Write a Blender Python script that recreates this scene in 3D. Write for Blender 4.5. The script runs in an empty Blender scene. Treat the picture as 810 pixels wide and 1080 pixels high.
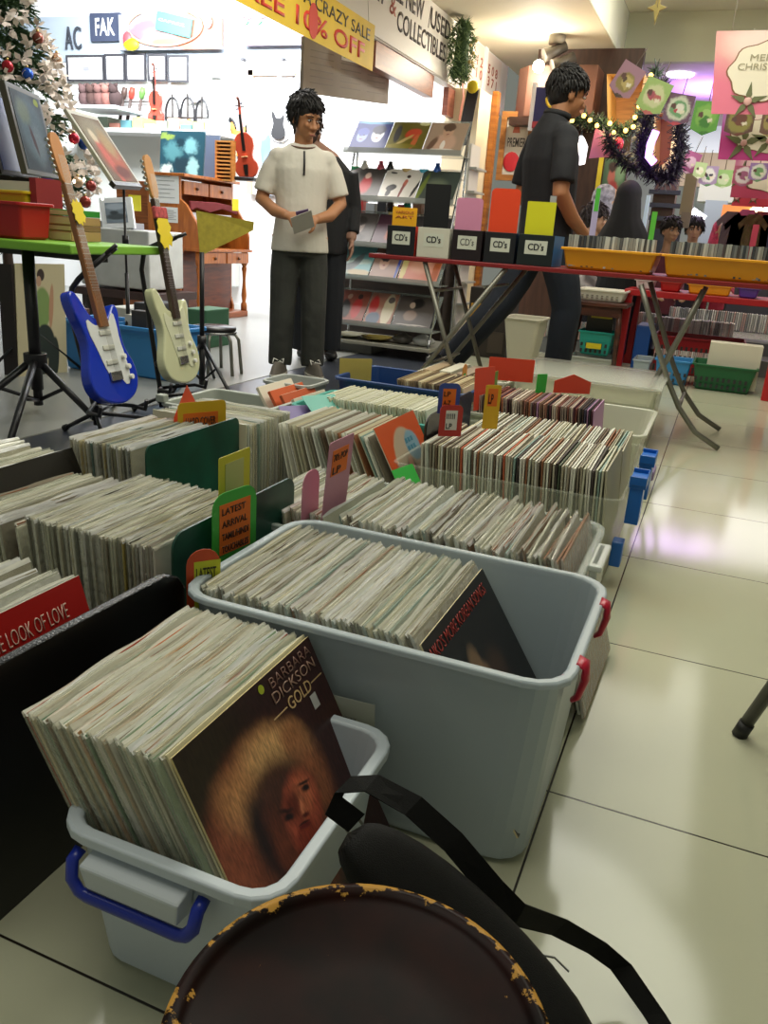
import bpy, bmesh, math, random
from mathutils import Vector, Matrix, noise
random.seed(7)
C = bpy.context.scene.collection
PI = math.pi

# ------------------------------------------------------------------ camera
F_PX, PITCH, ROLL, YAW, CAM_H = 855.0, math.radians(18.9), math.radians(-4.05), math.radians(-21.0), 0.855
fwd = Vector((math.sin(YAW)*math.cos(PITCH), math.cos(YAW)*math.cos(PITCH), -math.sin(PITCH)))
rt0 = Vector((math.cos(YAW), -math.sin(YAW), 0)); dn0 = fwd.cross(rt0)
RT = math.cos(ROLL)*rt0 + math.sin(ROLL)*dn0
DN = -math.sin(ROLL)*rt0 + math.cos(ROLL)*dn0
cam = bpy.data.objects.new('camera', bpy.data.cameras.new('camera')); C.objects.link(cam)
cam.matrix_world = Matrix(((RT.x, -DN.x, -fwd.x, 0), (RT.y, -DN.y, -fwd.y, 0), (RT.z, -DN.z, -fwd.z, CAM_H), (0, 0, 0, 1)))
cam.data.sensor_fit = 'VERTICAL'; cam.data.sensor_height = 24; cam.data.lens = F_PX*24/1080
cam.data.clip_start = 0.02
bpy.context.scene.camera = cam
def W(px, py, X=None, Y=None, Z=None):
    """point of the place seen at a photo pixel, at a known plane X, Y or Z (metres)"""
    d = RT*((px-405)/F_PX) + DN*((py-540)/F_PX) + fwd
    if X is not None: t = X/d.x
    elif Y is not None: t = Y/d.y
    else: t = (Z-CAM_H)/d.z
    return Vector((0, 0, CAM_H)) + d*t

# ------------------------------------------------------------------ world, lights, exposure
sc = bpy.context.scene
sc.view_settings.view_transform = 'Standard'; sc.view_settings.look = 'None'
sc.view_settings.gamma = 1; sc.view_settings.use_curve_mapping = False
sc.view_settings.exposure = 0.0
sc.cycles.max_bounces = 6; sc.cycles.transparent_max_bounces = 16
world = bpy.data.worlds.new('world'); sc.world = world; world.use_nodes = True
world.node_tree.nodes['Background'].inputs[0].default_value = (0.95, 1.0, 0.86, 1)
world.node_tree.nodes['Background'].inputs[1].default_value = 0.19
def area(name, loc, sx, sy, power, col, target=None):
    l = bpy.data.lights.new(name, 'AREA'); l.shape = 'RECTANGLE'; l.size = sx; l.size_y = sy; l.energy = power; l.color = col
    o = bpy.data.objects.new(name, l); C.objects.link(o); o.location = loc
    d = (Vector(target)-Vector(loc)) if target else Vector((0, 0, -1))
    o.rotation_euler = d.to_track_quat('-Z', 'Y').to_euler(); return o
dl = area('aisle_light', (-.51, 3.52, 2.87), 2.24, 2.24, 62, (1, 1.0, 0.87)); dl.data.shape = 'DISK'
area('tray_light', (-0.3, 6.0, 2.86), 1.5, 3.2, 36, (1, 0.98, 0.86))
area('tray_side_fill', (.55, 7.0, 2.72), 0.25, 3.0, 16, (1, 0.98, 0.88), (-1.27, 7.2, 2.75)).data.spread = 1.4  # unseen lamp added to brighten the side face of the ceiling tray
area('shop_light', (-1.9, 3.0, 2.50), 0.7, 2.2, 24, (1, 0.98, 0.88))
area('front_light', (-0.9, 0.6, 2.6), 1.2, 1.2, 15, (1, 0.97, 0.85))
area('wall_light', (-4.9, 6.6, 3.0), 3.0, 0.5, 300, (0.95, 0.98, 1.0), (-5.2, 8.0, 1.6))
area('piano_light', (-3.3, 5.4, 3.0), 1.4, 1.4, 70, (1, 0.97, 0.92))
area('far_shop_light', (0.2, 10.8, 2.45), 4.0, 2.4, 85, (1, 0.95, 0.92))
area('purple_light', (-.2, 9.9, 2.25), 1.2, .8, 26, (.62, .30, 1.0), (-.2, 9.9, 3))
def point(name, loc, power, col, r=0.05):
    l = bpy.data.lights.new(name, 'POINT'); l.energy = power; l.color = col; l.shadow_soft_size = r
    o = bpy.data.objects.new(name, l); C.objects.link(o); o.location = loc

# ------------------------------------------------------------------ materials
def hexc(h):
    h = h.lstrip('#'); h = h if len(h) == 6 else ''.join(c*2 for c in h); v = [int(h[i:i+2], 16)/255 for i in (0, 2, 4)]
    return tuple((c/12.92 if c <= 0.04045 else ((c+0.055)/1.055)**2.4) for c in v)
_mc = {}
def mat(col, rough=0.5, metal=0.0, spec=0.5, alpha=1.0, emit=0.0, bump=0.0, bscale=60, vary=0.0, vscale=8, coat=0.0):
    key = (col, rough, metal, spec, alpha, emit, bump, bscale, vary, vscale, coat)
    if key in _mc: return _mc[key]
    m = bpy.data.materials.new('surface_'+col.strip('#')); m.use_nodes = True; nt = m.node_tree; b = nt.nodes['Principled BSDF']
    c = hexc(col)
    b.inputs['Base Color'].default_value = (*c, 1); b.inputs['Roughness'].default_value = rough; b.inputs['Metallic'].default_value = metal
    b.inputs['Specular IOR Level'].default_value = spec; b.inputs['Alpha'].default_value = alpha; b.inputs['Coat Weight'].default_value = coat
    if emit: b.inputs['Emission Color'].default_value = (*c, 1); b.inputs['Emission Strength'].default_value = emit
    if vary or bump:
        tc = nt.nodes.new('ShaderNodeTexCoord'); n = nt.nodes.new('ShaderNodeTexNoise'); nt.links.new(tc.outputs['Object'], n.inputs['Vector'])
        n.inputs['Scale'].default_value = vscale; n.inputs['Detail'].default_value = 5
    if vary:
        r = nt.nodes.new('ShaderNodeValToRGB'); r.color_ramp.elements[0].position = 0.3; r.color_ramp.elements[1].position = 0.7
        r.color_ramp.elements[0].color = (*[max(0, x*(1-vary)) for x in c], 1); r.color_ramp.elements[1].color = (*[min(1, x*(1+vary)) for x in c], 1)
        nt.links.new(n.outputs['Fac'], r.inputs[0]); nt.links.new(r.outputs[0], b.inputs['Base Color'])
    if bump:
        n2 = nt.nodes.new('ShaderNodeTexNoise'); n2.inputs['Scale'].default_value = bscale; nt.links.new(tc.outputs['Object'], n2.inputs['Vector'])
        bp = nt.nodes.new('ShaderNodeBump'); bp.inputs['Strength'].default_value = bump; bp.inputs['Distance'].default_value = 0.01
        nt.links.new(n2.outputs['Fac'], bp.inputs['Height']); nt.links.new(bp.outputs[0], b.inputs['Normal'])
    _mc[key] = m; return m
def wood(col, dark, rough=0.4, scale=3.0, axis=(1, 1, 8)):
    key = ('wood', col, dark, rough, scale, axis)
    if key in _mc: return _mc[key]
    m = bpy.data.materials.new('wood_'+col.strip('#')); m.use_nodes = True; nt = m.node_tree; b = nt.nodes['Principled BSDF']
    tc = nt.nodes.new('ShaderNodeTexCoord'); mp = nt.nodes.new('ShaderNodeMapping'); mp.inputs['Scale'].default_value = axis
    n = nt.nodes.new('ShaderNodeTexNoise'); n.inputs['Scale'].default_value = scale; n.inputs['Detail'].default_value = 6; n.inputs['Distortion'].default_value = 1.2
    r = nt.nodes.new('ShaderNodeValToRGB'); r.color_ramp.elements[0].position = 0.35; r.color_ramp.elements[1].position = 0.68
    r.color_ramp.elements[0].color = (*hexc(dark), 1); r.color_ramp.elements[1].color = (*hexc(col), 1)
    nt.links.new(tc.outputs['Object'], mp.inputs[0]); nt.links.new(mp.outputs[0], n.inputs['Vector']); nt.links.new(n.outputs['Fac'], r.inputs[0])
    nt.links.new(r.outputs[0], b.inputs['Base Color']); b.inputs['Roughness'].default_value = rough
    _mc[key] = m; return m
def paint(name, base, blobs, rough=0.35, wob=0.03, wscale=6, grain=0.0, spec=0.5):
    """printed artwork: soft ellipses (cx, cy, rx, ry, degrees, colour, softness) over a base colour, in the sheet's own 0..1 coordinates"""
    m = bpy.data.materials.new('print_'+name); m.use_nodes = True; nt = m.node_tree; b = nt.nodes['Principled BSDF']; L = nt.links.new
    uv = nt.nodes.new('ShaderNodeUVMap'); src = uv.outputs[0]
    if wob:
        n = nt.nodes.new('ShaderNodeTexNoise'); n.inputs['Scale'].default_value = wscale; n.inputs['Detail'].default_value = 4; L(src, n.inputs['Vector'])
        s1 = nt.nodes.new('ShaderNodeVectorMath'); s1.operation = 'SUBTRACT'; L(n.outputs['Color'], s1.inputs[0]); s1.inputs[1].default_value = (0.5, 0.5, 0.5)
        s2 = nt.nodes.new('ShaderNodeVectorMath'); s2.operation = 'MULTIPLY_ADD'; L(s1.outputs[0], s2.inputs[0]); s2.inputs[1].default_value = (wob*2, wob*2, 0); L(src, s2.inputs[2]); src = s2.outputs[0]
    prev = None; c0 = (*hexc(base), 1)
    for (cx, cy, rx, ry, ang, col, soft) in blobs:
        mp = nt.nodes.new('ShaderNodeMapping'); mp.vector_type = 'TEXTURE'
        mp.inputs['Location'].default_value = (cx, cy, 0); mp.inputs['Rotation'].default_value = (0, 0, math.radians(ang)); mp.inputs['Scale'].default_value = (rx, ry, 1)
        L(src, mp.inputs[0])
        sx = nt.nodes.new('ShaderNodeVectorMath'); sx.operation = 'MULTIPLY'; L(mp.outputs[0], sx.inputs[0]); sx.inputs[1].default_value = (1, 1, 0)
        ln = nt.nodes.new('ShaderNodeVectorMath'); ln.operation = 'LENGTH'; L(sx.outputs[0], ln.inputs[0])
        mr = nt.nodes.new('ShaderNodeMapRange'); mr.interpolation_type = 'SMOOTHSTEP'; mr.inputs[1].default_value = 1+soft; mr.inputs[2].default_value = max(0, 1-soft)
        L(ln.outputs['Value'], mr.inputs[0])
        mx = nt.nodes.new('ShaderNodeMix'); mx.data_type = 'RGBA'; L(mr.outputs[0], mx.inputs[0])
        if prev is None: mx.inputs[6].default_value = c0
        else: L(prev, mx.inputs[6])
        mx.inputs[7].default_value = (*hexc(col), 1); prev = mx.outputs[2]
    if prev is not None:
        if grain:
            g = nt.nodes.new('ShaderNodeTexNoise'); g.inputs['Scale'].default_value = 40; g.inputs['Detail'].default_value = 6; mpg = nt.nodes.new('ShaderNodeMapping'); mpg.inputs['Scale'].default_value = (2.5, .5, 1)
            L(uv.outputs[0], mpg.inputs[0]); L(mpg.outputs[0], g.inputs['Vector'])
            gr = nt.nodes.new('ShaderNodeMapRange'); gr.inputs[1].default_value = 0.3; gr.inputs[2].default_value = 0.7; gr.inputs[3].default_value = 1-grain; gr.inputs[4].default_value = 1+grain; L(g.outputs['Fac'], gr.inputs[0])
            mm = nt.nodes.new('ShaderNodeVectorMath'); mm.operation = 'SCALE'; L(prev, mm.inputs[0]); L(gr.outputs[0], mm.inputs['Scale']); prev = mm.outputs[0]
        L(prev, b.inputs['Base Color'])
    else: b.inputs['Base Color'].default_value = c0
    b.inputs['Roughness'].default_value = rough; b.inputs['Specular IOR Level'].default_value = spec
    return m
def film(col, alpha, rough=0.2):
    """translucent plastic: part diffuse and glossy sheet, part see-through"""
    return mat(col, rough=rough, alpha=alpha, spec=0.7)

# ------------------------------------------------------------------ mesh builder
def wloc(o):
    v = Vector((0, 0, 0))
    while o is not None: v += o.location; o = o.parent
    return v
class MB:
    def __init__(s): s.v = []; s.f = []; s.mi = []; s.uv = {}; s.smooth = []
    def add(s, vs, fs, mi=0, uvs=None, sm=False, M=None):
        b = len(s.v)
        for i, p in enumerate(vs):
            p = Vector(p); s.v.append(M @ p if M else p)
            if uvs: s.uv[b+i] = uvs[i]
        for f in fs: s.f.append(tuple(b+i for i in f)); s.mi.append(mi); s.smooth.append(sm)
        return s
    def slab(s, o, u, v, th, mi=0):
        """sheet with front corner o, edges u and v, thickness th behind the front (front normal u x v)"""
        o, u, v = Vector(o), Vector(u), Vector(v); n = u.cross(v).normalized()*th
        vs = [o, o+u, o+u+v, o+v]; vs += [p-n for p in vs]
        uv = [(0, 0), (1, 0), (1, 1), (0, 1)]*2
        return s.add(vs, [(0, 1, 2, 3), (5, 4, 7, 6), (1, 5, 6, 2), (4, 0, 3, 7), (3, 2, 6, 7), (4, 5, 1, 0)], mi, uv)
    def box(s, c, d, mi=0, rz=0.0, M=None):
        x, y, z = d[0]/2, d[1]/2, d[2]/2
        vs = [Vector(p) for p in ((-x, -y, -z), (x, -y, -z), (x, y, -z), (-x, y, -z), (-x, -y, z), (x, -y, z), (x, y, z), (-x, y, z))]
        T = Matrix.Translation(Vector(c)) @ Matrix.Rotation(rz, 4, 'Z')
        if M: T = M @ T
        return s.add([T @ p for p in vs], [(0, 3, 2, 1), (4, 5, 6, 7), (0, 1, 5, 4), (1, 2, 6, 5), (2, 3, 7, 6), (3, 0, 4, 7)], mi)
    def bb(s, x0, x1, y0, y1, z0, z1, mi=0):
        return s.box(((x0+x1)/2, (y0+y1)/2, (z0+z1)/2), (abs(x1-x0), abs(y1-y0), abs(z1-z0)), mi)
    def tube(s, pts, r, seg=8, mi=0, hint=None, closed=False, sm=True):
        """swept tube; r is a number, a list, or a list of (rx, ry)"""
        pts = [Vector(p) for p in pts]; n = len(pts)
        rs = r if isinstance(r, (list, tuple)) else [r]*n
        b = len(s.v); prev = Vector(hint) if hint else None
        for i, p in enumerate(pts):
            if closed: t = pts[(i+1) % n]-pts[i-1]
            else: t = pts[min(i+1, n-1)]-pts[max(i-1, 0)]
            if t.length < 1e-9: t = Vector((0, 0, 1))
            t.normalize()
            if prev is None: prev = Vector((1, 0, 0)) if abs(t.x) < 0.9 else Vector((0, 1, 0))
            u = prev - t*prev.dot(t)
            if u.length < 1e-5: u = t.orthogonal()
            u.normalize(); w = t.cross(u)
            if hint is None: prev = u
            rr = rs[i]; rx, ry = rr if isinstance(rr, (list, tuple)) else (rr, rr)
            for k in range(seg):
                a = 2*PI*k/seg; s.v.append(p+u*(rx*math.cos(a))+w*(ry*math.sin(a)))
        for i in range(n if closed else n-1):
            j = (i+1) % n
            for k in range(seg):
                k2 = (k+1) % seg; s.f.append((b+i*seg+k, b+i*seg+k2, b+j*seg+k2, b+j*seg+k)); s.mi.append(mi); s.smooth.append(sm)
        if not closed:
            s.f.append(tuple(b+k for k in range(seg))[::-1]); s.f.append(tuple(b+(n-1)*seg+k for k in range(seg))); s.mi += [mi, mi]; s.smooth += [False, False]
        return s
    def ball(s, c, r, seg=10, rings=6, mi=0, M=None):
        rx, ry, rz = r if isinstance(r, (list, tuple)) else (r, r, r); c = Vector(c); vs = [Vector((0, 0, -rz))+c]
        for i in range(1, rings):
            a = -PI/2+PI*i/rings
            for k in range(seg):
                t = 2*PI*k/seg; vs.append(c+Vector((rx*math.cos(a)*math.cos(t), ry*math.cos(a)*math.sin(t), rz*math.sin(a))))
        vs.append(c+Vector((0, 0, rz))); fs = []
        for k in range(seg):
            k2 = (k+1) % seg; fs.append((0, 1+k2, 1+k)); o = 1+(rings-2)*seg; fs.append((len(vs)-1, o+k, o+k2))
            for i in range(rings-2): o = 1+i*seg; fs.append((o+k, o+k2, o+seg+k2, o+seg+k))
        return s.add(vs, fs, mi, sm=True, M=M)
    def loft(s, rings, mi=0, sm=True, cap=True):
        n = len(rings[0]); b = len(s.v)
        for r in rings: s.v += [Vector(p) for p in r]
        for i in range(len(rings)-1):
            for k in range(n):
                k2 = (k+1) % n; s.f.append((b+i*n+k, b+i*n+k2, b+(i+1)*n+k2, b+(i+1)*n+k)); s.mi.append(mi); s.smooth.append(sm)
        if cap:
            s.f.append(tuple(b+k for k in range(n))[::-1]); s.f.append(tuple(b+(len(rings)-1)*n+k for k in range(n))); s.mi += [mi, mi]; s.smooth += [False, False]
        return s
    def lathe(s, prof, c=(0, 0, 0), seg=24, mi=0):
        c = Vector(c); return s.loft([[c+Vector((r*math.cos(2*PI*k/seg), r*math.sin(2*PI*k/seg), z)) for k in range(seg)] for r, z in prof], mi)
    def prism(s, outline, n, mi=0, o=(0, 0, 0), u=(1, 0, 0), v=(0, 0, 1)):
        """flat outline (list of (a, b)) in the frame o, u, v, extruded by vector n; front is the side opposite n"""
        o, u, v, n = Vector(o), Vector(u), Vector(v), Vector(n); f = [o+u*a+v*b for a, b in outline]; k = len(f)
        aa = [p[0] for p in outline]; bb = [p[1] for p in outline]; w = max(aa)-min(aa) or 1; h = max(bb)-min(bb) or 1
        uv = [((a-min(aa))/w, (b-min(bb))/h) for a, b in outline]*2
        return s.add(f+[p+n for p in f], [tuple(range(k)), tuple(range(k, 2*k))[::-1]]+[(i, i+k, (i+1) % k+k, (i+1) % k) for i in range(k)], mi, uv)
    def ribbon(s, pts, wid, w, th=0.002, mi=0):
        """strap: path pts with per-point width direction wid, half width w"""
        rings = []
        for i, p in enumerate(pts):
            p = Vector(p); q = Vector(wid[i] if isinstance(wid[0], (list, tuple, Vector)) else wid).normalized()
            t = (Vector(pts[min(i+1, len(pts)-1)])-Vector(pts[max(0, i-1)])).normalized(); nn = t.cross(q).normalized()*th/2
            rings.append([p-q*w-nn, p+q*w-nn, p+q*w+nn, p-q*w+nn])
        return s.loft(rings, mi, sm=False)
    def mesh(s, name, mats, off=Vector((0, 0, 0))):
        me = bpy.data.meshes.new(name); me.from_pydata([v-off for v in s.v], [], s.f)
        for m in (mats if isinstance(mats, (list, tuple)) else [mats]): me.materials.append(m)
        me.polygons.foreach_set('material_index', s.mi); me.polygons.foreach_set('use_smooth', s.smooth)
        if s.uv:
            l = me.uv_layers.new(name='UVMap')
            for lp in me.loops: l.data[lp.index].uv = s.uv.get(lp.vertex_index, (0, 0))
        bm = bmesh.new(); bm.from_mesh(me); bmesh.ops.recalc_face_normals(bm, faces=bm.faces); bm.to_mesh(me); bm.free()
        return me
    def build(s, name, mats, parent=None, bevel=0, subsurf=0, remesh=0, smooth_it=0, label=None):
        o = bpy.data.objects.new(name, s.mesh(name, mats, wloc(parent) if parent else Vector((0, 0, 0)))); C.objects.link(o)
        if parent: o.parent = parent
        if remesh:
            m = o.modifiers.new('remesh', 'REMESH'); m.mode = 'VOXEL'; m.voxel_size = remesh; m.use_smooth_shade = True
            if smooth_it: q = o.modifiers.new('smooth', 'SMOOTH'); q.factor = 0.5; q.iterations = smooth_it
        if bevel: m = o.modifiers.new('bevel', 'BEVEL'); m.width = bevel; m.segments = 2; m.limit_method = 'ANGLE'
        if subsurf: m = o.modifiers.new('subsurf', 'SUBSURF'); m.levels = m.render_levels = subsurf
        if label: o['label'] = label
        return o
def tag(o, label, cat, group=None, kind=None):
    o['label'] = label; o['category'] = cat
    if group: o['group'] = group
    if kind: o['kind'] = kind
    return o
def thing(name, label, cat, loc=(0, 0, 0), group=None):
    o = bpy.data.objects.new(name, None); C.objects.link(o); o.location = loc; o.empty_display_size = 0.05
    return tag(o, label, cat, group)
def struct(name, mb, m, bevel=0):
    o = mb.build(name, m, bevel=bevel); o['kind'] = 'structure'; return o
def one(name, mb, m, label, cat, group=None, kind=None, **k):
    """a thing that is one mesh; its origin goes to the middle of its base"""
    xs = [v.x for v in mb.v]; ys = [v.y for v in mb.v]; zs = [v.z for v in mb.v]
    off = Vector(((min(xs)+max(xs))/2, (min(ys)+max(ys))/2, min(zs)))
    mb.v = [v-off for v in mb.v]; o = mb.build(name, m, **k); o.location = off
    return tag(o, label, cat, group, kind)
def copy_tree(o, parent=None):
    c = o.copy(); C.objects.link(c); c.parent = parent
    for ch in list(o.children): copy_tree(ch, c)
    return c
def text(s, parent, m, o, u, v, w, h, name='lettering', th=0.0006, bold=0.0, label=None, lift=0.0008):
    """the words s laid in the frame o (lower left), u (reading direction), v (up), filling w x h"""
    cu = bpy.data.curves.new('t', 'FONT'); cu.body = s; cu.size = 1; cu.extrude = 0.0; cu.offset = bold; cu.resolution_u = 3
    t = bpy.data.objects.new('t', cu); C.objects.link(t); dg = bpy.context.evaluated_depsgraph_get()
    me = bpy.data.meshes.new_from_object(t.evaluated_get(dg)); bpy.data.objects.remove(t); bpy.data.curves.remove(cu)
    xs = [q.co.x for q in me.vertices]; ys = [q.co.y for q in me.vertices]
    if not xs: return None
    x0, x1, y0, y1 = min(xs), max(xs), min(ys), max(ys); u, v = Vector(u).normalized(), Vector(v).normalized(); n = u.cross(v); off = wloc(parent) if parent else Vector((0, 0, 0))
    for q in me.vertices:
        a = (q.co.x-x0)/(x1-x0)*w; b = (q.co.y-y0)/(y1-y0)*h; q.co = Vector(o)+u*a+v*b+n*lift-off
    me.materials.clear(); me.materials.append(m); me.name = name
    ob = bpy.data.objects.new(name, me); C.objects.link(ob)
    if parent: ob.parent = parent
    sd = ob.modifiers.new('depth', 'SOLIDIFY'); sd.thickness = th; sd.offset = -1
    if label: ob['label'] = label
    return ob
def rr(hx, hy, r, z, cx=0, cy=0, n=5):
    """rounded rectangle ring"""
    out = []
    for q, (sx, sy) in enumerate(((1, 1), (-1, 1), (-1, -1), (1, -1))):
        for k in range(n):
            a = PI/2*q+PI/2*k/(n-1); out.append(Vector((cx+sx*(hx-r)+r*math.cos(a), cy+sy*(hy-r)+r*math.sin(a), z)))
    return out
def tub_mesh(x0, x1, y0, y1, z0, z1, taper=0.02, wall=0.004, lip=0.012, lipz=0.012, r=0.04, rib=True):
    m = MB(); cx, cy = (x0+x1)/2, (y0+y1)/2; hx, hy = (x1-x0)/2-lip, (y1-y0)/2-lip; L = []
    R = lambda ins, z, rad=r: rr(hx-ins, hy-ins, max(0.004, min(rad, hx-ins-.002, hy-ins-.002)), z, cx, cy)
    L.append(R(taper+.01, z0)); L.append(R(taper, z0+0.01)); L.append(R(0.002, z1-lipz))
    if lip > 0: L.append(R(-lip, z1-lipz, r+lip)); L.append(R(-lip, z1-.002, r+lip)); L.append(R(-lip+.003, z1, r+lip)); L.append(R(0.001, z1)); 
    else: L.append(R(0, z1))
    L.append(R(wall, z1-0.003)); L.append(R(taper+wall, z0+0.012)); L.append(R(taper+wall+0.008, z0+0.007))
    return m.loft(L, 0, sm=False)

# ------------------------------------------------------------------ structure
TX0, TY0, TS = -0.12, 1.164, 0.6
def floor_mat():
    m = bpy.data.materials.new('glossy_tile'); m.use_nodes = True; nt = m.node_tree; b = nt.nodes['Principled BSDF']; L = nt.links.new
    tc = nt.nodes.new('ShaderNodeTexCoord'); sp = nt.nodes.new('ShaderNodeSeparateXYZ'); L(tc.outputs['Object'], sp.inputs[0]); ds = []
    for i, off in ((0, TX0), (1, TY0)):
        a = nt.nodes.new('ShaderNodeMath'); a.operation = 'SUBTRACT'; L(sp.outputs[i], a.inputs[0]); a.inputs[1].default_value = off-TS*40
        q = nt.nodes.new('ShaderNodeMath'); q.operation = 'PINGPONG'; L(a.outputs[0], q.inputs[0]); q.inputs[1].default_value = TS/2; ds.append(q)
    mn = nt.nodes.new('ShaderNodeMath'); mn.operation = 'MINIMUM'; L(ds[0].outputs[0], mn.inputs[0]); L(ds[1].outputs[0], mn.inputs[1])
    mr = nt.nodes.new('ShaderNodeMapRange'); mr.inputs[1].default_value = 0.0013; mr.inputs[2].default_value = 0.0022; L(mn.outputs[0], mr.inputs[0])
    n = nt.nodes.new('ShaderNodeTexNoise'); n.inputs['Scale'].default_value = 1.6; n.inputs['Detail'].default_value = 8; L(tc.outputs['Object'], n.inputs['Vector'])
    r = nt.nodes.new('ShaderNodeValToRGB'); r.color_ramp.elements[0].color = (*hexc('#b3b399'), 1); r.color_ramp.elements[1].color = (*hexc('#c6c6ac'), 1); L(n.outputs['Fac'], r.inputs[0])
    mx = nt.nodes.new('ShaderNodeMix'); mx.data_type = 'RGBA'; L(mr.outputs[0], mx.inputs[0]); mx.inputs[6].default_value = (*hexc('#2b2620'), 1); L(r.outputs[0], mx.inputs[7])
    L(mx.outputs[2], b.inputs['Base Color']); b.inputs['Roughness'].default_value = 0.11; b.inputs['Specular IOR Level'].default_value = 0.5
    bp = nt.nodes.new('ShaderNodeBump'); bp.inputs['Distance'].default_value = 0.001; bp.inputs['Strength'].default_value = 0.6; L(mr.outputs[0], bp.inputs['Height']); L(bp.outputs[0], b.inputs['Normal'])
    return m
struct('floor', MB().bb(-10, 5, -1.5, 13.5, -0.1, 0), floor_mat())
# darker grey strip of floor along the shop front, and the paler shop floor beyond it
struct('trim_1', MB().bb(-2.44, -1.82, 3.6, 6.6, 0.0, 0.0015).bb(-2.44, -1.42, 1.2, 3.6, 0.0, 0.0015), mat('#3a3e47', rough=0.3, vary=0.1, vscale=3))
struct('trim_2', MB().bb(-9.5, -2.445, 0.6, 8.0, 0.0, 0.004), mat('#90918d', rough=0.32, vary=0.05, vscale=2))
# ceilings: low shop ceiling, raised tray over the aisle, low ceiling beyond it
struct('ceiling_1', MB().bb(-2.42, -1.275, 1.5, 13.5, 2.52, 2.60), mat('#d8d0b8', rough=0.7))
struct('ceiling_2', MB().bb(-1.262, 3.0, -1.5, 8.62, 2.90, 2.98), mat('#dfe0cc', rough=0.7))
struct('trim_3', MB().bb(-1.273, -1.264, 1.5, 8.60, 2.52, 2.899), mat('#e4e6d6', rough=0.6))
struct('trim_4', MB().bb(-1.262, 3.0, 8.60, 8.69, 2.50, 2.899), mat('#cfd3bc', rough=0.6))
struct('ceiling_3', MB().bb(-1.27, 3.0, 8.7, 13.5, 2.50, 2.58), mat('#d9cbe0', rough=0.6))
struct('wall_back', MB().bb(-9.5, -2.4, 8.0, 8.1, 0, 3.6), mat('#f2f3f4', rough=0.6))
struct('wall_left', MB().bb(-9.6, -9.5, 0, 8.1, 0, 3.6), mat('#e6e6e2', rough=0.6))
struct('wall_far', MB().bb(-3, 4.5, 13.4, 13.5, 0, 2.6), mat('#b9c4c2', rough=0.6))
struct('wall_right', MB().bb(4.4, 4.5, 2.0, 13.5, 0, 2.98), mat('#a8a59a', rough=0.6))
# shop-front fascia carrying the painted signs (its face looks to +X)
struct('wall_front', MB().bb(-2.52, -2.42, 1.5, 8.9, 2.06, 3.2), mat('#ebe8df', rough=0.6))
# blue-grey band high on the back wall
struct('trim_5', MB().bb(-9.4, -2.6, 7.985, 8.0, 2.42, 2.86), mat('#aebccb', rough=0.6))
# pillar at the end of the shop front and its wooden door frame
p0 = W(515, 190, Y=7.4)
struct('wall_pillar', MB().bb(-2.50, -2.205, 7.30, 7.72, 0, 2.06), mat('#e9d9b8', rough=0.6))
struct('door_1', MB().bb(-2.20, -2.15, 7.66, 7.76, 0, 2.10), wood('#b8742e', '#8a4d18'), bevel=0.004)
# brown panelled wall behind the second man
struct('wall_brown', MB().bb(-1.95, -1.02, 8.15, 8.25, 0, 2.52), wood('#4b3227', '#38241c', axis=(6, 1, 1)))
# ------------------------------------------------------------------ tubs and crates on the floor
clear_blue = mat('#b9c6cc', rough=0.32, alpha=0.86, spec=0.4)
def tub_label(): pass
# small white tub
st = thing('storage_tub', 'small white plastic tub with a blue snap handle holding records', 'storage tub', (-0.445, 0.73, 0))
tub_mesh(-0.590, -0.300, 0.560, 0.905, 0, 0.212, taper=0.018, lip=0.013, lipz=0.014, r=0.035).build('tub_body', mat('#c6d0d8', rough=0.35), st, bevel=0.0015)
yb = 0.574
lt = MB().add([(-.535, yb, .192), (-.405, yb, .192), (-.405, yb-.030, .186), (-.535, yb-.030, .186), (-.53, yb, .150), (-.41, yb, .150), (-.41, yb-.026, .154), (-.53, yb-.026, .154)],
    [(0, 1, 2, 3), (4, 7, 6, 5), (3, 2, 6, 7), (0, 3, 7, 4), (1, 5, 6, 2), (0, 4, 5, 1)])
lt = lt.build('latch_block', mat('#c8d0d6', rough=0.35), st, bevel=0.003)
hb = MB(); path = [(-.552, yb-.006, .184), (-.553, yb-.018, .178), (-.550, yb-.024, .158), (-.540, yb-.025, .146), (-.530, yb-.025, .143), (-.410, yb-.025, .143), (-.400, yb-.025, .146), (-.391, yb-.024, .158), (-.389, yb-.018, .178), (-.389, yb-.006, .184)]
hb.tube(path, [(0.006, 0.008)]*10, seg=8, hint=(0, 1, 0)); hb.build('handle', mat('#1b2f9c', rough=0.3), lt, label='blue bar handle')
# big clear tub
bt = thing('storage_tub', 'large deep translucent tub with a red clip on its end', 'storage tub', (-0.38, 1.14, 0))
tub_mesh(-0.690, -0.088, 0.925, 1.335, 0.0, 0.325, taper=0.022, lip=0.012, lipz=0.010, r=0.05).build('tub_body', mat('#bac6cc', rough=0.3, alpha=0.82, spec=0.5), bt, bevel=0.0015)
for y in (1.02, 1.235):
    c = MB(); c.tube([(-.094, y, .325), (-.082, y, .320), (-.080, y, .300), (-.086, y, .270), (-.094, y, .262)], [(.016, .004), (.018, .005), (.014, .006), (.010, .005), (.007, .003)], hint=(0, 1, 0))
    c.ball((-.081, y, .306), (.006, .015, .013)); c.build('clip', mat('#c01436', rough=0.3), bt, label='red snap clip')
t2 = thing('storage_tub', 'clear plastic tub packed with records right behind the large translucent tub', 'storage tub', (-0.40, 1.57, 0))
tub_mesh(-0.86, -0.145, 1.355, 1.765, 0, 0.285, taper=0.022, lip=0.012, r=0.04).build('tub_body', film('#c9d2cb', 0.42), t2, bevel=0.001)
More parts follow.
